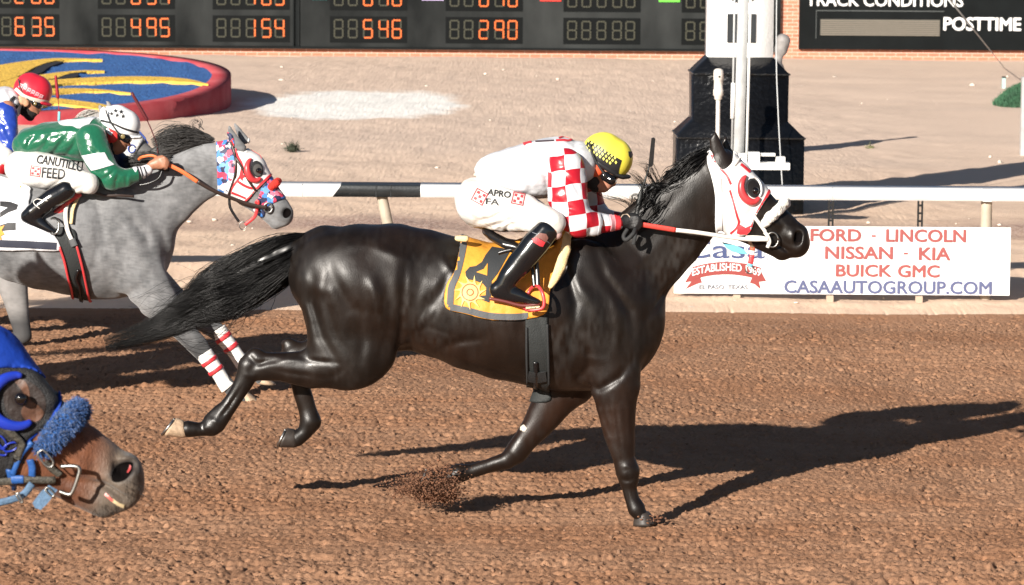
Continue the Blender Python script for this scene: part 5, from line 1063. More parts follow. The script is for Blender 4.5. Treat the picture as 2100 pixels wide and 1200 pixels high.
# ------------------------------------------------------------------ grey horse and its jockey
GY = 4.0; GK = .80
def MG(u, v): return 355+(u-1360)*GK, 828+(v-1070)*GK
GREY = coat('grey_coat', (.3, .29, .28), .75, .25, .10, .45, 160, attr='Col', sheen=.25, vs=30)
def vn3(co, f, s): return vnoise(co[:, 0]*f+co[:, 1]*f*.7+31, co[:, 2]*f-co[:, 1]*f*.5+17, s)
def col_grey(base, dark, lite, fl):
    def fn(co, uv):
        nq = np.clip(1.6-(np.hypot(uv[:, 0]-588, uv[:, 1]-436)/9.5)**2, 0, 1)[:, None]*.9  # nostril shade painted into the coat colour
        t = vn3(co, 6, 1)*.45+vn3(co, 24, 2)*.35+vnoise(co[:, 0]*45, co[:, 2]*160, 3)*.30+.08; t = np.clip((t-.32)/.5, 0, 1)[:, None]; c = np.array(base)*(1-t)+np.array(lite)*t
        l = fl(co, uv)[:, None]; c = c*(1-l)+np.array(dark)*l; return c*(1-nq)+.012*nq
    return fn
gt = trunk(MG, GK, GY); grn, grf = legs_rear(MG, GK, GY)
gneck = pc([(245, 462, 92, .6), (290, 430, 82, .46), (340, 398, 69, .42), (390, 366, 58, .4), (432, 345, 52, .42), (470, 330, 42, .5)], GY)
ghead = [pc([(480, 318, 27, .9), (492, 340, 36, .95), (508, 352, 38, .9), (532, 379, 30, .85), (552, 406, 27, .85), (570, 428, 26, .9), (577, 438, 24, .95)], GY), pc([(497, 372, 43, .68), (510, 388, 34, .7)], GY), pc([(512, 395, 30, .7), (540, 425, 20, .8), (562, 450, 15, 1), (566, 455, 15, 1)], GY), pc([(581, 445, 19, 1)], GY), pc([(586, 435, 13, 1.2, -.02)], GY)]
gears = [pc([(469, 254, 2.5, .8), (473, 270, 8, .5), (483, 290, 12, .5), (496, 304, 11.5, .7)], GY-.045), pc([(477, 247, 2, .8), (483, 258, 6, .5), (491, 272, 8.5, .5), (502, 288, 9, .7)], GY+.05)]
gfn = pc([(225, 440, 58, .5, -.1), (248, 500, 66, .5, -.1), (285, 560, 54, .55, -.11), (320, 612, 42, .6, -.12), (352, 650, 30, .7, -.12), (383, 685, 23, .75, -.12), (405, 708, 22, .8, -.12), (420, 728, 18, .8, -.12), (432, 742, 15, .85, -.12), (458, 778, 13.5, .85, -.12), (478, 803, 16, .9, -.12), (492, 814, 13, .95, -.12), (504, 820, 16, 1, -.12)], GY)
gff = pc([(280, 560, 52, .55, .1), (340, 612, 38, .6, .12), (388, 642, 27, .7, .12), (420, 662, 21, .75, .12), (440, 676, 19, .8, .12), (455, 690, 15, .85, .12), (492, 735, 13.5, .85, .12), (510, 757, 16, .9, .12), (526, 770, 12, .95, .12), (538, 776, 15, 1, .12)], GY)
ggr = [(pg([MG(*p) for p in q], GY-.2), w, d) for q, w, d in (([(1135, 500), (1165, 560), (1180, 620), (1170, 700)], .03, .013), ([(1215, 540), (1240, 590), (1290, 640), (1300, 690)], .028, .018), ([(1190, 790), (1230, 800), (1270, 775), (1300, 735)], .02, .010))]
ggr += [(pg(q, GY-.2), w, d) for q, w, d in (([(250, 420), (265, 480), (300, 540), (330, 590)], .03, -.014), ([(200, 420), (215, 490), (235, 550)], .025, .010), ([(300, 440), (330, 490), (345, 550)], .025, .012), ([(270, 560), (300, 590), (330, 600)], .018, -.010), ([(60, 480), (90, 540), (80, 600)], .03, .006), ([(320, 370), (370, 360), (420, 350)], .02, .006), ([(10, 470), (30, 540), (20, 590)], .03, .005), ([(345, 655), (375, 690), (405, 720)], .008, .006), ([(405, 645), (430, 668), (450, 690)], .008, .005))]
ggr += [(pg([(430, 415), (400, 440), (372, 470)], GY-.2), .015, .008), (pg([(300, 640), (260, 625), (230, 640)], GY-.2), .012, .008), (pg([(555, 450), (572, 462), (582, 462)], GY-.2), .006, .010), (pg([(200, 545), (203, 570), (180, 590)], GY-.2), .008, .005), (pg([(385, 690), (400, 715), (425, 735)], GY-.2), .006, .005)]
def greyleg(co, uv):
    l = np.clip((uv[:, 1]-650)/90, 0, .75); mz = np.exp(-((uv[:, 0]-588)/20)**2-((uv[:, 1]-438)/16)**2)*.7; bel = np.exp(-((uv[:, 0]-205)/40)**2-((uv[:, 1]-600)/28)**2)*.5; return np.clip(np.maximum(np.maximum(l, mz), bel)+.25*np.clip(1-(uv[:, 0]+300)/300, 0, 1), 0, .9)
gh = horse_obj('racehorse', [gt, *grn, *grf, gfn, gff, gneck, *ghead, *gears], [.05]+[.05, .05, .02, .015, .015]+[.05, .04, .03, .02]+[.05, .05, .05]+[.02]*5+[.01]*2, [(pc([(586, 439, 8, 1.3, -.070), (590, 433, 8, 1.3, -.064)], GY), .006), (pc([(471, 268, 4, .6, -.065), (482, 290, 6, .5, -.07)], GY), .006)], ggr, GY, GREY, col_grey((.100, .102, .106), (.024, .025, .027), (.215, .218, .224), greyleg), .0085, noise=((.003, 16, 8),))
tag(gh, 'dapple grey racehorse in patterned red white and blue hood, second behind the black one', 'horse', 'racehorses galloping on the dirt track')
TGr = bvh(gh); decal('nostril', [smoothpoly([(580, 440), (583, 430), (590, 427), (596, 432), (595, 441), (588, 447), (582, 446)], 4)], TGr, .0012, HOLE, gh, .008, 0, GY); blob('eye', [pc([(530, 350, 6, .9)], GY-.083)], .002, .002, EYE, gh)
h, g_ = hoof_mesh('hoof', (494, 801), (513, 807), (493, 823), (536, 826), 14, 18, GY-.12, HOOFT, gh); shoe_on(g_, h, SILVER)
h, g_ = hoof_mesh('hoof', (529, 764), (547, 770), (528, 786), (566, 789), 14, 18, GY+.12, HOOFT, gh)
for a, b, c, d, dy in (((377, 862), (386, 899), (362, 857), (333, 893), -.12*GK), ((606, 880), (610, 919), (589, 878), (570, 917), .12*GK)): hoof_mesh('hoof', MG(*a), MG(*b), MG(*c), MG(*d), 14, 18, GY+dy, HOOFT, gh)
WRAP = mat('white_bandage', (.78, .76, .72), .7, bump=.2, bscale=60); 
for (a, b, c, dy, w0, w1) in (((424, 733), (447, 764), (468, 795), -.12, 18, 15), ((452, 684), (478, 718), (503, 752), .12, 18, 15)):
    w = tube_px('bandage', [(a[0]-6, a[1]-9, 0, w0), (*a, 0, w0), (*b, 0, w1), (c[0]-8, c[1]-10, 0, w1+.5), (*c, 0, w1+2)], 16, WRAP, gh, Y=GY+dy, ns=16, flat=.9)
    for t in (0.12, .42): 
        p = (a[0]+(c[0]-a[0])*t, a[1]+(c[1]-a[1])*t); d = ((c[0]-a[0])*.05, (c[1]-a[1])*.05); tube_px('band_stripe', [(p[0]-d[0], p[1]-d[1]), (p[0]+d[0], p[1]+d[1])], (w0*(1-t)+w1*t)*1.04+.2, TRIM, w, Y=GY+dy, n=4, ns=16, flat=.92)
hair('tail', [MG(655, 492)+(12,), MG(590, 518)+(34,), MG(490, 575)+(46,), MG(390, 632)+(36,), MG(265, 690)+(20,)], 260, .003, mat('grey_hair', (.06, .058, .058), .55, spec=.3), gh, seed=8, Y=GY, nseg=12)
MGH = mat('grey_mane', (.045, .043, .042), .5, spec=.3, var=.5, vscale=60)
gm = hair('mane', [(441, 290, 5), (412, 284, 13), (380, 280, 19), (345, 288, 20), (315, 300, 14)], 620, .0016, MGH, gh, seed=12, Y=GY, wave=1.8, l0=.25, l1=.6, s0r=.7, ysp=1.0, nseg=12, clump=26)
hair('mane', [(350, 335, 16), (310, 330, 16), (275, 330, 14), (250, 335, 8)], 300, .0019, MGH, gm, seed=13, Y=GY-.03, wave=1.4, l0=.4, l1=1, ysp=.8, nseg=12)
hair('mane', [(415, 270, 6), (400, 258, 10), (410, 250, 5), (400, 240, 3)], 14, .0012, MGH, gm, seed=14, Y=GY, wave=2, ysp=1)
blob('mane_core', [pc([(430, 294, 7, .5), (400, 290, 14, .35), (350, 302, 19, .35), (320, 318, 18, .35)], GY)], .007, .01, MGH, gm, noise=((.004, 60, 3),))
# hood, collar
def pattern_mat():
    M = mat('patterned_cloth', (.3, .3, .5), .6, bump=.2, bscale=60); n = M.node_tree.nodes; L = M.node_tree.links; b = n['Principled BSDF']
    tc = n.new('ShaderNodeTexCoord'); nz = n.new('ShaderNodeTexNoise'); nz.inputs['Scale'].default_value = 40; L.new(tc.outputs['Object'], nz.inputs['Vector'])
    ma = n.new('ShaderNodeVectorMath'); ma.operation = 'MULTIPLY_ADD'; L.new(nz.outputs['Color'], ma.inputs[0]); ma.inputs[1].default_value = (.03, .03, .03); L.new(tc.outputs['Object'], ma.inputs[2])
    v = n.new('ShaderNodeTexVoronoi'); v.inputs['Scale'].default_value = 34; L.new(ma.outputs[0], v.inputs['Vector']); s3 = n.new('ShaderNodeSeparateColor'); L.new(v.outputs['Color'], s3.inputs[0])
    cr = n.new('ShaderNodeValToRGB'); cr.color_ramp.interpolation = 'CONSTANT'; e = cr.color_ramp.elements; e[0].color = (.02, .025, .07, 1); e[1].position = .28; e[1].color = (.06, .22, .60, 1)
    for p, c in ((.5, (.62, .05, .10)), (.68, (.75, .72, .74)), (.84, (.16, .36, .70)), (.93, (.7, .2, .3))): q = e.new(p); q.color = (*c, 1)
    L.new(s3.outputs[0], cr.inputs[0]); L.new(cr.outputs[0], b.inputs['Base Color']); return M
PAT = pattern_mat()
gco = shell('hood_collar', gh, [(446, 275), (475, 275), (482, 310), (484, 345), (480, 375), (470, 408), (460, 420), (448, 410), (446, 380), (445, 330)], .006, PAT, gh, .004)
gno = shell('nose_cover', gh, [(540, 378), (562, 355), (575, 350), (595, 385), (600, 402), (585, 407), (562, 416), (548, 425), (540, 445), (520, 430), (530, 405)], .006, PAT, gh, .004)
gho = shell('hood', gh, [(471, 284), (477, 296), (486, 309), (499, 311), (508, 303), (507, 288), (512, 278), (535, 300), (560, 335), (572, 352), (558, 358), (540, 377), (528, 388), (515, 402), (501, 416), (488, 410), (468, 403), (478, 380), (484, 345), (480, 315)], .0085, HW, gh, .004)
tgh = bvh([gho, gco, gno])
kw = dict(Y=GY)
for pts, w in (([(474, 288), (482, 305), (488, 322), (495, 335), (498, 352), (488, 368), (476, 385), (469, 401)], 4), ([(557, 357), (545, 368), (528, 385), (515, 402), (501, 415)], 4.5), ([(486, 371), (500, 380), (515, 386), (524, 384)], 5), ([(475, 395), (490, 401), (504, 407)], 4)): st('trim', pts, w, tgh, TRIM, gho, **kw)
decal('trim', [[(514, 306), (521, 297), (530, 308), (536, 326), (528, 308)]], tgh, .004, TRIM, gho, **kw); decal('star', [[(494, 345), (498, 356), (503, 362), (498, 365), (497, 371), (493, 366), (487, 367), (491, 360)]], tgh, .004, TRIM, gho, **kw)
decal('eye_opening', [circ(527, 347, 12, 17, rot=-14)], tgh, .004, BLKC, gho, **kw); decal('eye_socket', [circ(528, 349, 9, 12, rot=-14)], tgh, .006, mat('grey_socket', (.10, .095, .09), .6), gho, **kw)
blob('eyeball', [pc([(529, 350, 4.5, .9)], GY-.105)], .002, .002, EYE, gho)
ar = circ(522, 348, 15, 22, n=24, rot=-14, a0=60, a1=262); surf_tube('eye_cup', tgh, [(p[0], p[1], 2.5+4.5*math.sin(math.pi*i/23)**.7) for i, p in enumerate(ar)], 6, .006, RDK, gho, GY, 36, 10)
BRL = mat('brown_leather', (.035, .022, .018), .4, spec=.5)
surf_tube('cheek_strap', tgh, [(482, 322), (497, 345), (510, 370), (533, 403)], 2.6, .005, BRL, gh, GY, flat=.6); surf_tube('throat_strap', tgh, [(473, 290), (482, 320), (483, 355), (474, 385), (467, 405)], 2.6, .004, BRL, gh, GY, flat=.6)
blob('noseband', [pc([(556, 384, 8, 1, -.055), (566, 376, 9, 1, -.05), (571, 371, 7, 1, -.01), (560, 380, 8, 1, .05)], GY)], .004, .01, mat('red_fleece', (.62, .03, .02), .95, bump=.8, bscale=120), gh, noise=((.003, 170, 2),), smooth=0)
tubes('bit', [np.array([P(550+9*math.cos(a), 426+10*math.sin(a), GY-.075) for a in np.linspace(0, 6.2832, 22)])], [np.full(22, .005)], SILVER, gh, 6)
tube_px('rein_grip', [(346, 338, -.16), (375, 353, -.16), (405, 373, -.15)], 4.6, mat('orange_rubber', (.70, .16, .05), .5), gh, Y=GY, flat=.4)
tube_px('rein', [(405, 373, -.15), (440, 392, -.13), (490, 412, -.10), (518, 421, -.09), (548, 426, -.085)], 4.2, BRL, gh, Y=GY, flat=.45, n=36); tube_px('rein', [(340, 336, -.16), (315, 320, -.16), (292, 322, -.14), (284, 328, -.1)], 3, MATS['orange_rubber'], gh, Y=GY, flat=.5)
tube_px('rein_loop', [(333, 350, -.16), (325, 366, -.17), (305, 376, -.17), (285, 380, -.16)], 2.4, BLKL, gh, Y=GY); tube_px('neck_strap', [(184, 393, -.2), (215, 401, -.2), (245, 401, -.2), (275, 403, -.19)], 3, BRL, gh, Y=GY, flat=.5)
tube_px('hanging_strap', [(470, 408, -.05), (472, 425, -.05), (480, 440, -.05), (490, 455, -.05)], 3, BLKL, gh, Y=GY, flat=.5); tube_px('hanging_strap', [(527, 430, -.07), (522, 445, -.06), (503, 461, -.05)], 3.6, RDK, gh, Y=GY, flat=.5)
tubes('lead_ring', [np.array([P(498+7*math.cos(a), 463+8*math.sin(a), GY-.05) for a in np.linspace(0, 6.2832, 20)])], [np.full(20, .003)], SILVER, gh, 6)
surf_tube('halter', tgh, [(505, 420), (520, 408), (530, 412), (527, 432)], 3.2, .008, RDK, gh, GY, flat=.6)
# saddle cloth
gcl = shell('saddle_cloth', gh, [(-160, 330), (40, 380), (62, 400), (62, 430), (110, 482), (122, 500), (120, 513), (60, 512), (0, 512), (-90, 505), (-170, 480)], .018, mat('white_cloth', (.72, .73, .76), .6, bump=.4, bscale=9, bdist=.03), gh, .006); tcl = bvh([gcl])
NV = mat('navy_border', (.022, .026, .045), .6); st('border', [(-110, 492), (-40, 498), (40, 501), (116, 505)], 15, tcl, NV, gcl, Y=GY)
decal('number', [[(0, 413), (20, 414), (37, 420), (34, 430), (17, 436), (0, 446), (0, 436), (16, 426), (0, 423)], [(0, 462), (16, 457), (32, 457), (32, 472), (12, 473), (0, 475)]], tcl, .003, INK, gcl, Y=GY); decal('sun_emblem', [[(-12, 475), (-4, 455), (-2, 466), (10, 462), (4, 472), (10, 480), (2, 484), (4, 492), (-8, 488)]], tcl, .006, MATS['yellow_cloth'], gcl, Y=GY)
prism_px('cloth_tab', [(75, 511), (119, 508), (124, 514), (80, 526)], GY-.225, .004, MATS['white_cloth'], gh)
ggi = shell('girth', gh, [(114, 470), (150, 470), (160, 500), (176, 560), (189, 632), (189, 650), (150, 650), (148, 625), (139, 570), (122, 510)], .010, MATS['black_web'], gh, .006); tgg = bvh([ggi, gh])
for pts in ([(122, 506), (132, 535), (140, 570), (148, 600), (149, 626)], [(157, 503), (167, 540), (177, 585), (187, 630)]): surf_tube('girth_edge', tgg, pts, 2.6, .006, RDK, ggi, GY)
surf_tube('girth_buckle', tgg, [(160, 552), (155, 570), (162, 590), (168, 630)], 3.2, .008, BLKL, ggi, GY)
surf_tube('overgirth', tgg, [(158, 404), (139, 420), (135, 445), (140, 475), (153, 503)], 4.5, .014, MATS['white_strap'], ggi, GY, flat=.5)
surf_tube('overgirth', tgg, [(163, 402), (150, 430), (146, 460)], 3.5, .018, FOAM, ggi, GY, flat=.5); surf_tube('overgirth_end', tgg, [(147, 490), (153, 504)], 8, .014, GC, ggi, GY, flat=.3)
tube_px('saddle_flap', [(165, 396, -.2), (140, 412, -.23), (125, 430, -.235), (105, 445, -.23)], 7, RDK, gh, Y=GY, flat=.4); blob('saddle', [pc([(30, 398, 7, 5), (60, 403, 6, 9), (110, 402, 6, 9), (150, 396, 7, 6)], GY)], .007, .02, BLKL, gh)
tube_px('stirrup', [(104, 477, -.29), (98, 462, -.25), (104, 450, -.25), (113, 447, -.27), (120, 455, -.31), (120, 470, -.32), (114, 479, -.32), (104, 479, -.3)], 2.4, SILVER, gh, Y=GY, n=40)
prism_px('pad_tail', [(0, 402), (30, 400), (66, 408), (66, 416), (40, 412), (0, 408)], GY-.17, .02, MATS['white_cloth'], gh)
tube_px('saddle_string', [(25, 398, -.12), (32, 390, -.13), (44, 384, -.14)], 3.5, YC, gh, Y=GY)
# jockey of the grey
def sc_(c): return c
GRN = mat('green_satin', (.006, .105, .052), .24, spec=.7, bump=.55, bscale=9, bdist=.03, bdetail=3, sheen=.3)
g_armn = [pc([(190, 292, 18, 1, -.15), (208, 330, 17, 1, -.2), (232, 366, 14, 1, -.22)], GY), pc([(232, 366, 14, 1, -.22), (262, 363, 11, 1, -.2), (292, 352, 8, 1, -.17), (312, 340, 9, 1, -.16)], GY)]
g_armf = [pc([(195, 292, 18, 1, .15), (225, 322, 16, 1, .2), (250, 340, 14, 1, .2)], GY), pc([(250, 340, 14, 1, .2), (280, 342, 11, 1, .1), (312, 335, 8, 1, .04)], GY)]
g_leg = lambda s_: [pc([(60, 346, 26, .9, s_*.07), (120, 354, 19, .9, s_*.17), (166, 374, 10, .9, s_*.25)], GY), pc([(166, 374, 10, 1, s_*.25), (110, 400, 11, 1, s_*.26), (68, 436, 10, 1, s_*.27)], GY), pc([(55, 446, 9, 1, s_*.27), (90, 463, 7, 1, s_*.27), (112, 473, 5, 1, s_*.27)], GY)]
g_t = [pc([(55, 340, 27, 1.1), (60, 300, 24, 1.2), (100, 290, 28, 1.2), (150, 288, 32, 1.2), (185, 284, 28, 1.3)], GY), pc([(185, 282, 20, 1.4), (215, 282, 16), (230, 284, 15)], GY)]
g_hd = [pc([(246, 252, 27, .85), (246, 264, 28, .85)], GY), pc([(242, 276, 22, .8), (244, 290, 18, .85), (240, 302, 13, .95)], GY), pc([(240, 311, 6.5, 1.3), (233, 304, 9, 1.3)], GY), pc([(258, 284, 7, 1.3), (258, 290, 7, 1.2)], GY), pc([(258, 286, 5, 1), (266, 297.5, 3.2, 1.15)], GY), pc([(253, 302, 5.5, 1.6), (248, 309, 5, 1.6)], GY), pc([(258.5, 304.5, 2.4, 2.2), (256, 304, 2, 2)], GY), pc([(254.5, 309.5, 2.6, 2.2)], GY)]
g_hn = fist(324, 336, GY-.17, .85, -8); g_hf = fist(322, 332, GY+.03, .8, -8)
j2 = blob('person', [*g_t, *g_armn, *g_armf, *g_leg(-1), *g_leg(1), *g_hd, *g_hn, *g_hf], .0052, .02, SKIN2, None, kj=[.03]*2+[.02]*4+[.02]*6+[.012]*8+[.006]*12); tag(j2, 'jockey in green satin top and white helmet with black stars riding the grey horse', 'person', 'jockeys riding in the race')
def g2(pts, w, d): return (pg(pts, GY-.15), w*.9, d*1.4, -1, GY-.05)
gsh = blob('silk_shirt', [pc([(48, 298, 24, 1.35), (62, 292, 31, 1.35), (95, 288, 37, 1.3), (130, 289, 41, 1.25), (170, 287, 46, 1.25), (190, 279, 38, 1.3), (204, 276, 30, 1.1)], GY)], .0065, .02, GRN, j2,
    grooves=[g2([(50, 310), (60, 290), (75, 275)], .012, .009), g2([(65, 325), (90, 300), (100, 280)], .012, .007), g2([(100, 325), (120, 300), (140, 275)], .012, .008), g2([(130, 325), (150, 300), (160, 275)], .010, .008), g2([(165, 325), (170, 300), (185, 270)], .012, .009), g2([(80, 318), (130, 322), (170, 328)], .010, .009), g2([(60, 280), (110, 270), (160, 265)], .015, -.006), g2([(200, 250), (195, 280), (200, 310)], .01, .009)], noise=((.004, 22, 24, (1, 1, .7)), (.002, 60, 6)))
gts = bvh([gsh]); decal('number_patch', [smoothpoly([(120, 246), (150, 246), (175, 243), (203, 233), (206, 237), (190, 246), (178, 260), (160, 264), (148, 259), (125, 257)], 4)], gts, .004, SILKW, gsh, Y=GY)
gsl = blob('sleeve', [pc([(188, 286, 32, .8, -.15), (196, 312, 31, .8, -.17), (212, 345, 28, .8, -.2), (230, 364, 25, .8, -.21)], GY), pc([(230, 365, 25, .8, -.21), (256, 366, 19.5, .9, -.2), (282, 357, 14.5, 1, -.18), (288, 355, 12, 1, -.175)], GY)], .0055, .02, GRN, j2,
    grooves=[g2([(185, 300), (200, 310), (215, 330)], .01, .006), g2([(205, 370), (225, 360), (240, 345)], .009, .009), g2([(240, 385), (242, 370), (250, 350)], .009, .007), g2([(262, 382), (262, 365), (266, 350)], .008, .007), g2([(190, 345), (205, 350), (225, 348)], .01, .006)], noise=((.003, 30, 9), (.0018, 75, 3)))
gtl = bvh([gsl]); decal('sleeve_band', [[(168, 319), (200, 314), (214, 313), (222, 328), (234, 338), (216, 343), (188, 350), (178, 336)]], gtl, .004, SILKW, gsl, Y=GY); blob('cuff', [pc([(279, 357, 15.5, 1, -.18), (291, 354, 13.5, 1, -.175), (303, 348, 11, 1, -.17)], GY)], .004, .006, SILKW, gsl)
for u in (283, 289, 297): st('cuff_line', [(u-2, 343), (u+2, 356), (u+3, 370)], 2, bvh([gtl and gsl]+[c for c in gsl.children if c.name.startswith('cuff')]), INK, gsl, .006, .001, Y=GY)
blob('sleeve', [pc([(195, 288, 30, .8, .15), (225, 318, 24, .8, .2), (250, 336, 19, .9, .2), (285, 340, 13, 1, .1)], GY)], .006, .02, mat('navy_silk', (.02, .03, .10), .35), j2)
gbr = blob('breeches', [pc([(46, 343, 36, 1.35), (60, 345, 39, 1.3)], GY), pc([(52, 346, 38, .95, -.05), (90, 350, 37, .9, -.13), (130, 356, 32, .85, -.2), (162, 372, 25, .85, -.25), (182, 376, 22, .85, -.27)], GY), pc([(52, 346, 38, .95, .05), (90, 350, 37, .9, .13), (130, 356, 32, .85, .2), (178, 378, 20, .85, .27)], GY)], .0065, .03, PANTW, j2,
    grooves=[g2([(95, 388), (120, 375), (150, 350)], .01, .009), g2([(130, 385), (150, 372), (170, 355)], .01, .009), g2([(150, 398), (160, 385), (185, 375)], .009, .008), g2([(20, 350), (40, 375), (80, 385)], .012, .006), g2([(170, 398), (176, 385), (190, 375)], .007, .007)], noise=((.003, 24, 14), (.0016, 60, 8)))
tgb = bvh([gbr, gsh]); ptext('CANUTILLO', 75, 171, 325, 343, tgb, gbr, GY, 11, curve=2); ptext('FEED', 86, 134, 345, 366, tgb, gbr, GY, 5); logo(73, 351, 10.5, 8, tgb, gbr, GY)
gbo = boot('boot', [pc([(136, 390, 20, .95, -.26), (110, 406, 21.5, .9, -.265), (84, 424, 20, .85, -.27), (68, 436, 18, .85, -.27)], GY), pc([(57, 444, 15, .8, -.27), (80, 457, 14, .85, -.27), (101, 470, 9, 1.2, -.28), (111, 474, 6, 1.4, -.285)], GY)], j2, 0); boot('boot', [pc([(136, 390, 20, .95, .26), (84, 424, 20, .85, .27), (68, 436, 18, .85, .27)], GY), pc([(57, 444, 15, .8, .27), (80, 457, 14, .85, .27), (109, 473, 6, 1.4, .28)], GY)], j2, 0)
tb2 = bvh([gbo]); surf_tube('boot_lace', tb2, [(82, 428), (72, 420), (70, 414), (77, 409), (88, 411), (98, 412)], .9, .004, WST, gbo, GY)
ghe = blob('helmet', [pc([(240, 247, 32, .92), (254, 257, 34, .9)], GY), pc([(228, 249, 21, 1), (240, 254, 28, 1)], GY)], .0045, .03, mat('white_cap', (.78, .79, .80), .35, spec=.5, bump=.2, bscale=6, bdist=.02), j2, halves=[plane_px((207, 253), (272, 283), GY)])
tg2 = bvh([ghe]); st('band', [(207, 247), (230, 253), (255, 264), (285, 273)], 4, tg2, HB, ghe, Y=GY); blob('helmet_peak', [pc([(262, 277, 6, 4), (276, 281, 5, 4.5), (289, 281, 3.5, 4)], GY)], .004, .01, mat('white_cap', (0, 0, 0)), ghe)
for (x, y) in ((229, 234), (237, 228), (248, 230), (240, 237), (252, 239)):
    p = []; 
    for i in range(10): a = math.pi*i/5-math.pi/2; r_ = 5 if i % 2 == 0 else 2.1; p.append((x+r_*math.cos(a), y+r_*math.sin(a)))
    decal('star', [p], tg2, .004, INK, ghe, .03, .001, GY)
blob('neck_gaiter', [pc([(203, 280, 21, 1), (216, 284, 20, 1), (222, 296, 17, .95), (230, 306, 12, 1)], GY)], .0055, .01, BLKC, j2)
eb = blob('ear_cover', [pc([(226, 272, 12, .6, -.055), (232, 280, 11, .5, -.062)], GY), pc([(221, 286, 8, .6, -.055), (231, 285, 8, .6, -.06)], GY)], .0045, .012, mat('red_felt', (.62, .03, .03), .6), j2); st('ear_print', [(219, 264), (224, 272), (230, 275)], 6, bvh([eb]), SILKW, eb, Y=GY)
goggles('goggles', 254, 281, .95, GY-.065, 0, j2, None); tube_px('goggle_strap', [(217, 226, -.08), (224, 246, -.09), (236, 264, -.09), (248, 280, -.085)], 1.7, BLKC, j2, Y=GY, flat=.4); lens = blob('lens', [pc([(252, 280, 5.5, .3)], GY-.103)], .0025, .003, mat('amber_lens', (.20, .15, .06), .1, spec=.9), j2)
w2 = tube_px('riding_whip', [(270, 190, 0, 3.0), (300, 243, 0, 3.8), (301, 245, 0, 1.3), (312, 270, 0, 1.2), (322, 300, 0, 1.3), (326, 345, 0, 3)], 3, mat('maroon_whip', (.10, .012, .015), .35), None, Y=GY-.02, n=60); tag(w2, 'maroon riding whip pointing up and back from the green jockey', 'whip', 'whips held by the jockeys')
# ------------------------------------------------------------------ third horse and jockey, beyond the grey
HY3 = 6.6; K3 = .70
def MT(u, v): return 215+(u-1465)*K3, 226+(v-310)*K3
pcm = lambda pts: pc(pts, HY3, MT, K3)
t_legs = [pc([(20, 560, 38, .6, -.1), (32, 610, 27, .65, -.1), (40, 655, 20, .75, -.1), (48, 688, 18, .8, -.1), (35, 698, 15, .8, -.1), (0, 700, 12, .8, -.1), (-35, 694, 13, .9, -.1), (-52, 690, 12, 1, -.1)], HY3), pc([(-60, 560, 40, .6, .1), (-80, 610, 22, .7, .1), (-110, 650, 14, .8, .1), (-150, 670, 13, .9, .1)], HY3)]
rn3, rf3 = legs_rear(MT, K3, HY3)
LGREY = coat('pale_grey_coat', (.5, .5, .49), .7, .25, .1, .3, 120, attr='Col')
th = horse_obj('racehorse', [trunk(MT, K3, HY3), *rn3, *rf3, *t_legs, pcm([(1218, 600, 122, .5), (1300, 535, 96, .38), (1362, 478, 88, .34), (1420, 415, 76, .36), (1466, 366, 54, .48)]), pcm([(1478, 340, 37, .9), (1500, 368, 42, .95), (1530, 405, 44, .92), (1570, 439, 36, .82), (1603, 465, 31.5, .8), (1632, 494, 29, .95)]), pcm([(1512, 428, 56, .72), (1528, 446, 46, .72)]), pcm([(1525, 455, 40, .75), (1562, 482, 30, .8), (1604, 511, 23, 1)]),
    pc([(202, 209, 2, .8), (205, 220, 7, .5), (213, 238, 8, .6)], HY3-.04), pc([(216, 203, 2.5, .8), (222, 212, 7, .5), (228, 226, 8, .6)], HY3+.04)], [.05]+[.05]*9+[.04, .03]+[.05]+[.02]*3+[.008]*2, (), (), HY3, LGREY, col_grey((.17, .165, .16), (.04, .04, .042), (.26, .25, .245), lambda co, uv: np.clip((uv[:, 1]-632)/35, 0, .9)*(uv[:, 0] < 400)), .011, noise=((.003, 16, 8),))  # lower leg darkened in the coat colour in place of a cast shadow
tag(th, 'pale grey racehorse mostly hidden behind the jockey in green, white hood', 'horse', 'racehorses galloping on the dirt track')
def MTl(pts): return [MT(*p) for p in pts]
tho = shell('hood', th, MTl([(1452, 334), (1455, 305), (1480, 300), (1505, 305), (1535, 325), (1565, 348), (1592, 378), (1583, 391), (1566, 415), (1549, 446), (1543, 463), (1534, 479), (1515, 483), (1490, 483), (1468, 480), (1468, 431), (1465, 392), (1459, 361)]), .008, HW, th, .004)
if tho:
    tt = bvh([tho, th]); BLT = mat('blue_trim', (.03, .07, .32), .5)
    surf_tube('trim', tt, [(285, 258), (300, 262), (312, 275), (306, 292)], 1.8, .004, BLT, tho, HY3); surf_tube('eye_cup', tt, [tuple(p) for p in circ(270, 305, 7, 8, n=20)], 1.4, .004, BLT, tho, HY3)
hair('mane', [(210, 232, 5), (190, 238, 12), (172, 246, 12), (160, 262, 8)], 160, .0025, mat('pale_mane', (.42, .40, .37), .6), th, seed=6, Y=HY3, ysp=.8, nseg=10, l0=.3, l1=.7, s0r=.6)
for a, b, c, d, dy in (((377, 862), (386, 899), (362, 857), (333, 893), -.08), ((606, 880), (610, 919), (589, 878), (570, 917), .08)): hoof_mesh('hoof', MT(*a), MT(*b), MT(*c), MT(*d), 12, 16, HY3+dy, HOOFD, th)
hoof_mesh('hoof', (-54, 680), (-54, 701), (-72, 676), (-70, 704), 12, 14, HY3-.1, HOOFD, th)
hair('tail', [MT(655, 492)+(10,), MT(590, 518)+(30,), MT(490, 575)+(40,), MT(265, 690)+(16,)], 120, .004, MATS['pale_mane'], th, seed=8, Y=HY3, nseg=10)
JY = HY3
b_t = [pc([(-95, 275, 26, 1.1), (-60, 240, 28, 1.2), (-15, 222, 30, 1.2), (18, 215, 24, 1.3)], JY), pc([(18, 212, 16, 1.4), (45, 210, 14), (58, 212, 14)], JY)]
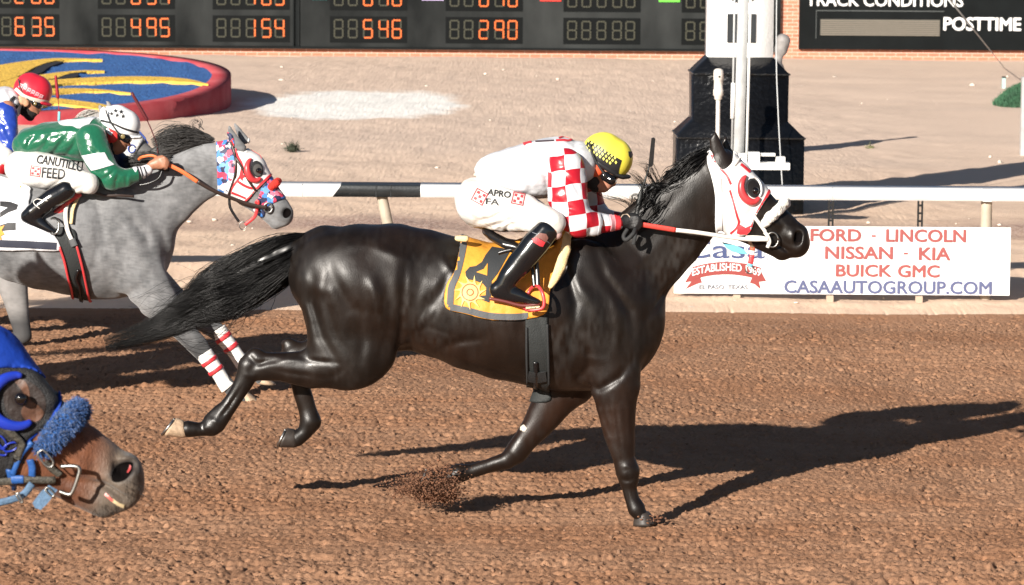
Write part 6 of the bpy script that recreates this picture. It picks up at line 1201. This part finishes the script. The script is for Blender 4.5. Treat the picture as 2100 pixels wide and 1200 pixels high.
b_arm = lambda s_: [pc([(15, 222, 16, .9, s_*.15), (16, 260, 14, .9, s_*.2), (30, 300, 12, 1, s_*.21)], JY), pc([(30, 300, 12, 1, s_*.21), (70, 310, 9, 1, s_*.17), (110, 300, 8, 1, s_*.1), (122, 296, 9, 1, s_*.06)], JY)]
b_leg = lambda s_: [pc([(-80, 280, 24, 1, s_*.08), (-20, 300, 20, 1, s_*.2), (15, 325, 13, 1, s_*.27)], JY), pc([(15, 325, 13, 1, s_*.27), (-20, 360, 12, 1, s_*.27), (-50, 395, 9, 1, s_*.27)], JY), pc([(-50, 398, 8, 1, s_*.27), (-20, 408, 6, 1, s_*.27)], JY)]
b_hd = [pc([(67, 186, 24, .85), (67, 196, 24, .85)], JY), pc([(62, 206, 19, .8), (66, 218, 16, .85), (62, 228, 12, .95)], JY), pc([(60, 236, 6, 1.3)], JY), pc([(76, 214, 6, 1.3)], JY), pc([(77, 216, 4, 1), (84, 226, 2.8, 1.1)], JY), pc([(74, 230, 5, 1.6)], JY), pc([(79, 233, 2.2, 2.2)], JY)]
j3 = blob('person', [*b_t, *b_arm(-1), *b_arm(1), *b_leg(-1), *b_leg(1), *b_hd, *fist(124, 296, JY-.06, .7), *fist(124, 294, JY+.06, .7)], .0062, .02, SKIN2, None, kj=[.03]*2+[.02]*4+[.02]*6+[.012]*7+[.006]*12); tag(j3, 'bearded jockey in red patterned helmet with blue and white top, at the left edge', 'person', 'jockeys riding in the race')
g3 = lambda pts, w, d: (pg(pts, JY-.15), w, d, -1, JY-.05)
blob('silk_shirt', [pc([(-90, 262, 28, 1.3), (-55, 232, 36, 1.3), (-15, 218, 38, 1.3), (14, 212, 34, 1.3), (30, 210, 22, 1)], JY)], .0075, .02, SILKW, j3, grooves=[g3([(10, 180), (20, 200), (30, 220)], .014, .012), g3([(0, 190), (12, 205), (18, 225)], .01, .010)], noise=((.004, 28, 4), (.002, 60, 3)))
blob('sleeve', [pc([(10, 236, 27, .8, -.15), (14, 270, 23, .8, -.2), (18, 298, 18, .8, -.22)], JY), pc([(18, 300, 18, .8, -.22), (60, 310, 13, 1, -.18), (100, 302, 10, 1, -.12)], JY)], .0065, .02, mat('blue_satin', (.018, .05, .32), .25, spec=.7, bump=.6, bscale=9, bdist=.03, bdetail=3), j3, grooves=[g3([(0, 240), (15, 260), (28, 290)], .012, .010), g3([(-8, 270), (10, 285), (30, 300)], .01, .008)], noise=((.003, 34, 5),)); blob('sleeve', [pc([(10, 236, 24, .8, .15), (16, 296, 17, .8, .22), (60, 310, 12, 1, .18), (100, 302, 10, 1, .12)], JY)], .008, .02, MATS['blue_satin'], j3)
blob('breeches', [pc([(-90, 278, 32, 1.3), (-75, 282, 34, 1.2)], JY), pc([(-75, 282, 32, .95, -.08), (-20, 304, 30, .9, -.2), (10, 325, 22, .85, -.26)], JY), pc([(-75, 282, 32, .95, .08), (-20, 304, 30, .9, .2), (10, 325, 22, .85, .26)], JY)], .0075, .03, PANTW, j3, noise=((.003, 24, 14),))
for s_ in (-1, 1): boot('boot', [pc([(8, 338, 17, .95, s_*.26), (-20, 365, 16, .85, s_*.27), (-48, 392, 14, .85, s_*.27)], JY), pc([(-54, 398, 12, .8, s_*.27), (-30, 404, 9, 1, s_*.27), (-14, 408, 6, 1.3, s_*.27)], JY)], j3, 0, mat('red_boot', (.40, .015, .02), .3))
bhe = blob('helmet', [pc([(62, 181, 32, .92), (74, 187, 33, .9)], JY), pc([(50, 185, 20, 1), (60, 190, 26, 1)], JY)], .005, .03, mat('red_cap', (.55, .02, .04), .3, spec=.6), j3, halves=[plane_px((31, 190), (88, 214), JY)])
tb = bvh([bhe]); st('band', [(32, 182), (50, 197), (75, 205), (104, 211)], 6.5, tb, mat('cream_band', (.66, .60, .52), .5), bhe, Y=JY); PK = mat('pink_line', (.72, .42, .46), .5)
for i in range(6):
    x = 42+i*8.2; y = 171+i*4.3; c, s_ = math.cos(R(27)), math.sin(R(27)); q = lambda a, b_: (x+a*c-b_*s_, y+a*s_+b_*c)
    st('key_pattern', [q(0, 9), q(0, 0), q(6.5, 0), q(6.5, 6.5), q(3, 6.5), q(3, 3.2)], 1.5, tb, PK, bhe, .003, .001, Y=JY, n=None) if False else decal('key_pattern', [[q(0, 9), q(0, 0), q(7, 0), q(7, 7), q(2.6, 7), q(2.6, 3), q(4.2, 3), q(4.2, 5.4), q(5.4, 5.4), q(5.4, 1.6), q(1.5, 1.6), q(1.5, 9)]], tb, .003, PK, bhe, .03, .001, JY)
blob('helmet_peak', [pc([(88, 210, 6, 4), (98, 214, 4.5, 4), (104, 215, 3, 3.6)], JY)], .005, .01, MATS['red_cap'], bhe)
blob('beard', [pc([(56, 222, 13, 1), (60, 233, 13, 1.05), (62, 240, 9, 1.1)], JY), pc([(70, 232, 7, 1.5)], JY), pc([(42, 215, 14, 1), (50, 226, 12, 1)], JY)], .005, .01, mat('beard_black', (.008, .006, .005), .8, bump=1, bscale=200), j3, noise=((.0025, 200, 4),))
blob('ear_cover', [pc([(45, 205, 11, .6, -.055), (52, 211, 9, .6, -.06)], JY)], .005, .01, mat('tan_cover', (.50, .26, .15), .6, var=.4, vscale=60), j3); goggles('goggles', 75, 213, .75, JY-.06, 0, j3, None); blob('lens', [pc([(72, 213, 4.5, .3)], JY-.092)], .003, .003, MATS['amber_lens'], j3)
tube_px('goggle_strap', [(38, 162, -.075), (42, 180, -.085), (54, 200, -.085), (66, 212, -.08)], 1.5, BLKC, j3, Y=JY, flat=.4); tube_px('collar_strap', [(30, 198, -.1), (22, 208, -.12), (30, 222, -.12), (40, 212, -.1)], 3, BLKC, j3, Y=JY, flat=.5)
w3 = tube_px('riding_whip', [(121, 296, 0, 2), (121, 250, 0, .9), (121, 229, 0, .9), (119, 199, 0, 1), (118.5, 198, 0, 3.6), (114, 155, 0, 2.6)], 3, mat('whip_red', (.28, .01, .02), .35), None, Y=JY-.04, n=80); tag(w3, 'red flapped riding whip with pale blue grip held upright by the red helmeted jockey', 'whip', 'whips held by the jockeys')
tube_px('grip', [(121, 248), (121.5, 229)], 2.8, mat('pale_blue_grip', (.2, .55, .62), .5), w3, Y=JY-.04, n=6)
# ------------------------------------------------------------------ bay horse in the left foreground
BYY = -6.8; KB = 1.74
def MB_(u, v): return -70+(u-1478)*KB, 752+(v-335)*KB
BAY = coat('bay_coat', (.1, .04, .02), .56, .35, .16, .7, 120, attr='Col', sheen=.15, vs=40)
bhead = [pc([(-40, 760, 92, .8), (20, 838, 92, .78), (68, 868, 78, .76), (120, 902, 68, .74), (188, 943, 56, .74), (232, 972, 50, .82), (246, 986, 47, .88)], BYY), pc([(10, 890, 100, .66), (50, 912, 82, .66)], BYY), pc([(60, 935, 62, .7), (130, 978, 45, .8), (190, 1018, 33, .95), (212, 1029, 34, .95)], BYY), pc([(248, 1004, 43, .9)], BYY), pc([(262, 962, 30, 1.1, -.015)], BYY), pc([(110, 905, 20, .8, -.062), (170, 950, 16, .8, -.055)], BYY), pc([(60, 785, 24, .8, -.055), (95, 822, 20, .8, -.055)], BYY)]
bcuts = [(pc([(240, 977, 12, 1.3, -.066), (250, 965, 20, 1.3, -.062), (266, 956, 15, 1.3, -.052)], BYY), .006), (pc([(50, 822, 26, .8, -.106)], BYY), .012)]
bgr = [(pg([(160, 1004), (205, 1016), (238, 1038), (262, 1044)], BYY-.2), .007, .022), (pg([(225, 940), (222, 970), (232, 990)], BYY-.2), .016, .009), (pg([(130, 930), (165, 965), (200, 985)], BYY-.2), .018, .007), (pg([(110, 1000), (150, 1010), (190, 1040)], BYY-.2), .010, .006), (pg([(95, 840), (140, 880), (190, 915)], BYY-.2), .014, .006), (pg([(268, 940), (284, 955), (284, 985)], BYY-.2), .008, .006), (pg([(150, 900), (165, 935), (160, 960)], BYY-.2), .008, -.004)]
def col_bay(co, uv):
    t = np.clip((vn3(co, 22, 5)*.6+vn3(co, 60, 6)*.5-.25)/.6, 0, 1)[:, None]; c = np.array([.115, .040, .018])*(1-t)+np.array([.19, .072, .033])*t
    d = np.clip((uv[:, 0]-178+(uv[:, 1]-950)*.35)/60, 0, 1)[:, None]; gm = np.array([.098, .074, .055])*(1-t*.4)+np.array([.15, .125, .10])*t*.4; c = c*(1-d)+gm*d
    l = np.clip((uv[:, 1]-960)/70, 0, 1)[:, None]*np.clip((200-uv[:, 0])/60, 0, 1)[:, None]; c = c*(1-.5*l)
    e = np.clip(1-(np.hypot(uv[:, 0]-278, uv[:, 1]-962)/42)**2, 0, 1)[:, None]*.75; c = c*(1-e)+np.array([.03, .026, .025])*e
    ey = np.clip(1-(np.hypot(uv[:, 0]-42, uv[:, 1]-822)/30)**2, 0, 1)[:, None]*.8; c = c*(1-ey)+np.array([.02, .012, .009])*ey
    nl = np.clip(1.9-(np.hypot((uv[:, 0]-250)*.85+(uv[:, 1]-966)*.45, (uv[:, 1]-966)*1.0)/17.5)**2, 0, 1)[:, None]*.96; c = c*(1-nl)+np.array([.012, .008, .008])*nl  # shade of the nostril hollow mixed into the coat colour
    lip = np.exp(-((uv[:, 0]-210)/18)**2-((uv[:, 1]-1052)/14)**2)[:, None]*.7; c = c*(1-lip)+np.array([.08, .07, .06])*lip; return c
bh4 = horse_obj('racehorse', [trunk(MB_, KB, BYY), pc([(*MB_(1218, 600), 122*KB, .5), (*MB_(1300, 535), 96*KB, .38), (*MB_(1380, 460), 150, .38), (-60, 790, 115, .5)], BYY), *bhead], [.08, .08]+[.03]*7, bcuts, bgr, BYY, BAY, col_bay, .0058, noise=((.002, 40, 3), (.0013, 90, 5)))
tag(bh4, 'brown racehorse head in blue blinkers close up at the lower left corner', 'horse', 'racehorses galloping on the dirt track')
tb4 = bvh(bh4); kb = dict(Y=BYY)
lo_ = [*[pc([(*MB_(1264-60*s_, 800+0), 46*KB, .7, -.12*s_), (*MB_(1280-60*s_, 950), 25*KB, .8, -.12*s_), (*MB_(1300-60*s_, 1040), 17*KB, .9, -.12*s_)], BYY) for s_ in (1, -1)]]
EYEB = blob('eye', [pc([(42, 818, 13, .9)], BYY-.098)], .0022, .003, EYE, bh4)
decal('nostril', [smoothpoly([(229, 982), (231, 966), (243, 952), (258, 947), (271, 948), (273, 958), (268, 972), (257, 984), (243, 989), (233, 988)], 4)], tb4, .0012, HOLE, bh4, Y=BYY, thick=0)
decal('nostril_lining', [[(266, 952), (270, 956), (269, 964), (264, 971), (261, 970), (265, 961)]], tb4, .003, mat('nostril_red', (.36, .05, .05), .35), bh4, Y=BYY, thick=.001); st('bridle_tongue', [(216, 1013), (226, 1022), (232, 1027)], 5, tb4, mat('tongue_pink', (.55, .12, .1), .4), bh4, .003, Y=BYY); st('teeth', [(230, 1025), (244, 1034), (254, 1038)], 6, tb4, mat('teeth_cream', (.62, .50, .30), .4), bh4, .003, Y=BYY)
HBL = mat('blue_hood', (.007, .04, .30), .7, bump=.5, bscale=34, var=.2, vscale=18, spec=.25, bdist=.008); MESHB = mat('black_mesh', (.012, .012, .013), .6, bump=.6, bscale=260)
bm1 = shell('hood', bh4, [(-130, 640), (-40, 650), (20, 680), (60, 715), (95, 750), (128, 790), (126, 806), (122, 830), (108, 860), (92, 876), (66, 893), (40, 925), (26, 960), (-20, 1000), (-120, 1020)], .006, MESHB, bh4, .004)
bm2 = shell('hood_panel', bh4, [(-130, 620), (-40, 640), (20, 670), (70, 715), (108, 755), (132, 792), (123, 806), (100, 790), (70, 765), (30, 757), (-10, 756), (-130, 770)], .0105, HBL, bm1, .004)
tb5 = bvh([bm1, bm2]); BLB = mat('blue_vinyl', (.012, .035, .36), .28, spec=.6)
surf_tube('binding', tb5, [(121, 806), (119, 830), (108, 858), (88, 884), (58, 910)], 4.6, .003, HBL, bm1, BYY, flat=.5)
decal('eye_opening', [smoothpoly([(18, 778), (45, 776), (74, 792), (92, 815), (92, 845), (76, 868), (50, 866), (25, 858), (10, 835), (8, 800)], 4)], tb5, .0015, mat('painted_face_shade', (.018, .010, .008), .6, var=.3, vscale=30, bump=.3), bm1, Y=BYY); decal('bare_face', [smoothpoly([(28, 779), (50, 781), (60, 800), (63, 820), (80, 832), (90, 846), (80, 862), (60, 865), (48, 857), (43, 842), (52, 826), (48, 806), (38, 792)], 4)], tb5, .0030, mat('bay_around_eye', (.10, .045, .026), .5, var=.5, vscale=30, bump=.3), bm1, Y=BYY); decal('eye_socket', [circ(40, 819, 18, 15, rot=15)], tb5, .0045, mat('socket_dark', (.02, .013, .011), .45), bm1, Y=BYY)  # dark decal paints the shadow inside the eye cup; brown patch stays lit
blob('eyeball', [pc([(42, 818, 13, .7)], BYY-.121)], .0025, .003, EYE, bm1)
ar = circ(33, 822, 52, 50, n=30, a0=55, a1=285); surf_tube('eye_cup', tb5, [(p[0], p[1], 5+9*math.sin(math.pi*i/29)**.6) for i, p in enumerate(ar)], 12, .012, BLB, bm1, BYY, 50, 12, flat=.7)
BLF = mat('blue_fleece', (.006, .075, .27), .95, bump=1, bscale=90, sheen=.4, var=.3, vscale=60)
nbb = blob('noseband', [pc([(92, 918, 18, .8, -.100), (112, 893, 23, .8, -.108), (140, 863, 24, .8, -.085), (158, 844, 22, .9, -.045), (160, 842, 20, 1, .02), (120, 890, 20, 1, .1)], BYY)], .0045, .01, BLF, bh4, noise=((.003, 150, 2),), smooth=0)
rr = np.random.default_rng(77); nv = len(nbb.data.vertices); co = np.empty(nv*3, np.float32); nbb.data.vertices.foreach_get('co', co); co = co.reshape(-1, 3); no = np.empty(nv*3, np.float32); nbb.data.vertices.foreach_get('normal', no); no = no.reshape(-1, 3)
sel = rr.choice(nv, 9000); ps = []
for i in sel:
    d = no[i]+rr.normal(0, .5, 3); l = rr.uniform(.004, .0095); ps.append(np.array([co[i], co[i]+d*l*.6, co[i]+d*l+np.array([0, 0, -.002])]))
tubes('fleece_pile', ps, [np.array([.001, .0009, .0004])]*len(ps), BLF, nbb, 3, closed_ends=False)
STR = mat('olive_webbing', (.05, .045, .035), .6, var=.7, vscale=120, bump=.5, bscale=200); LBL = mat('blue_strap', (.015, .08, .28), .5, bump=.3, bscale=100); WB = mat('faded_blue_web', (.075, .14, .23), .7, var=.3, vscale=60, bump=.4, bscale=160)
surf_tube('cheek_strap', tb5, [(-10, 858), (30, 893), (65, 925), (95, 948)], 9, .010, STR, bh4, BYY, flat=.4); surf_tube('cheek_strap', bvh(bh4), [(92, 944), (108, 960), (124, 972)], 8, .012, STR, bh4, BYY, flat=.4)
tube_px('buckle', [(80, 926, -.135), (90, 924, -.135), (108, 945, -.135), (106, 957, -.135), (94, 955, -.135), (78, 934, -.135), (80, 926, -.135)], 2.2, SILVER, bh4, Y=BYY, n=40)
surf_tube('halter', tb4, [(66, 905), (48, 925), (38, 945), (28, 970)], 6, .010, LBL, bh4, BYY, flat=.5); surf_tube('halter', tb4, [(62, 940), (66, 955), (66, 972)], 8, .012, LBL, bh4, BYY, flat=.4)
surf_tube('rein', tb4, [(-20, 978), (20, 980), (60, 978), (115, 982)], 8.5, .014, STR, bh4, BYY, flat=.45); surf_tube('rein_keeper', tb4, [(28, 977), (50, 977)], 9.5, .015, LBL, bh4, BYY, flat=.45)
tube_px('chin_strap', [(-20, 1034, -.08), (20, 1026, -.09), (48, 1014, -.09), (66, 992, -.095)], 8, WB, bh4, Y=BYY, flat=.4); tube_px('buckle', [(33, 1014, -.11), (42, 1030, -.11), (46, 1028, -.11), (38, 1012, -.11), (33, 1014, -.11)], 2.2, SILVER, bh4, Y=BYY, n=24)
prism_px('strap_end', [(66, 1032), (84, 1008), (100, 995), (118, 1005), (98, 1032), (84, 1046), (72, 1042)], BYY-.095, .004, WB, bh4); tube_px('buckle', [(92, 1005, -.1), (106, 1018, -.1), (111, 1013, -.1), (98, 1000, -.1), (92, 1005, -.1)], 1.8, SILVER, bh4, Y=BYY, n=24)
tube_px('bit', [(124, 957, -.112), (150, 956, -.118), (163, 962, -.12), (158, 985, -.12), (148, 1010, -.118), (140, 1014, -.116), (122, 1008, -.112)], 4.2, SILVER, bh4, Y=BYY, n=40)
surf_tube('jaw_strap', tb4, [(20, 960), (30, 1000), (20, 1010)], 7, .008, LBL, bh4, BYY, flat=.4)
for (cx, cy, a, b, rt) in ((4, 905, 14, 7, 60), (22, 915, 16, 8, -20), (2, 925, 12, 6, 20)): surf_tube('cord_loop', tb5, [tuple(p) for p in circ(cx, cy, a, b, n=18, rot=rt)], 1.8, .006, BLB, bm1, BYY)

rr = np.random.default_rng(3); ps = []
for i in range(46):
    u, v = ((rr.uniform(188, 245), rr.uniform(1035, 1064)) if i % 2 else (rr.uniform(255, 290), rr.uniform(985, 1030))); l, nn, ok = hit(tb4, u, v, BYY); d = np.array(nn)+np.array([.3, 0, -.5])+rr.normal(0, .25, 3); L_ = rr.uniform(.012, .03); ps.append(np.array([np.array(l), np.array(l)+d*L_*.6, np.array(l)+d*L_+np.array([0, 0, -.004])]))
tubes('whiskers', ps, [np.array([.0006, .0005, .0002])]*len(ps), HAIRB, bh4, 3, closed_ends=False)
# ------------------------------------------------------------------ horse and rider just left of the frame (its shadow falls into the picture)
def copy_tree(o, parent=None, keep=None):
    c = o.copy(); COL.objects.link(c); c.parent = parent
    for ch in list(o.children):
        if keep is None or ch.name.split('.')[0] in keep: copy_tree(ch, c, None)
    return c
SHX = (-5.0, 1.6, .0)
c1 = copy_tree(bh, None, ('tail', 'mane', 'hoof', 'saddle_cloth', 'saddle', 'girth')); c1.location = SHX; c1['label'] = 'dark racehorse without a hood, just beyond the left edge, throwing the long shadow'
c2 = copy_tree(j1, None, ('helmet', 'silk_shirt', 'sleeve', 'breeches', 'boot', 'glove')); c2.location = SHX; c2['label'] = 'jockey on the dark horse just beyond the left edge of the picture'
# ------------------------------------------------------------------ dirt thrown up by the hoof
rr = np.random.default_rng(5); sp = []
for (n_, cx, cy, sx_, sy_, y_, sy2) in ((5600, 903, 1008, 27, 12, .10, .05), (2300, 872, 998, 36, 20, .10, .07), (700, 838, 1006, 28, 11, .10, .08), (1500, 895, 973, 32, 16, .10, .06), (240, 850, 985, 50, 24, .10, .12)):
    cl_ = rr.normal(0, 1, (14, 2))
    for i in range(n_):
        c_ = cl_[rr.integers(14)]*rr.choice([0, 1]); p = P(cx+(c_[0]*.9+rr.normal(0, .55))*sx_, cy+(c_[1]*.9+rr.normal(0, .55))*sy_, y_+rr.normal(0, sy2)); sz = .001+.0055*rr.uniform()**3
        if p.z > .0: sp.append((tuple(p), sz))
for i in range(60):
    p = P(1335+rr.normal(0, 14), 1066+rr.normal(0, 5), -.14+rr.normal(0, .03)); sp.append(((p.x, p.y, max(.005, p.z)), .003+.006*rr.uniform()))
kd = tag(rubble('kicked_dirt', sp, mat('loose_dirt', (.15, .068, .036), .95, var=.5, vscale=30), 6), 'loose dirt thrown up behind the lifted front hoof', 'dirt', kind='stuff')
blob('dirt_clump', [pc([(888, 1016, 13, 1.3), (905, 1012, 14, 1.3), (925, 1006, 10, 1.3)], .10), pc([(905, 995, 9, 1.2), (925, 985, 8, 1.2)], .10), pc([(870, 1018, 8, 1.3), (855, 1016, 5, 1.2)], .10)], .0045, .012, MATS['loose_dirt'], kd, noise=((.010, 95, 2), (.008, 210, 3), (.006, 330, 5)), blur=0, smooth=0)
# clods lying on the track
sp = []
for i in range(4200):
    y = -2.2+10.5*rr.uniform()**1.3; x = rr.uniform(-.16, .16)*(y+16); sz = .003+.009*rr.uniform()**4; sp.append(((x, y, 0), sz))
zz_ = h_track(np.array([q[0][0] for q in sp]), np.array([q[0][1] for q in sp])); sp = [((q[0][0], q[0][1], float(z)+q[1]*.25), q[1]) for q, z in zip(sp, zz_)]
tag(rubble('dirt_clods', sp, mat('clod', (.23, .128, .076), .95, var=.4, vscale=12), 8), 'small loose clods scattered over the brown track', 'dirt', kind='stuff')
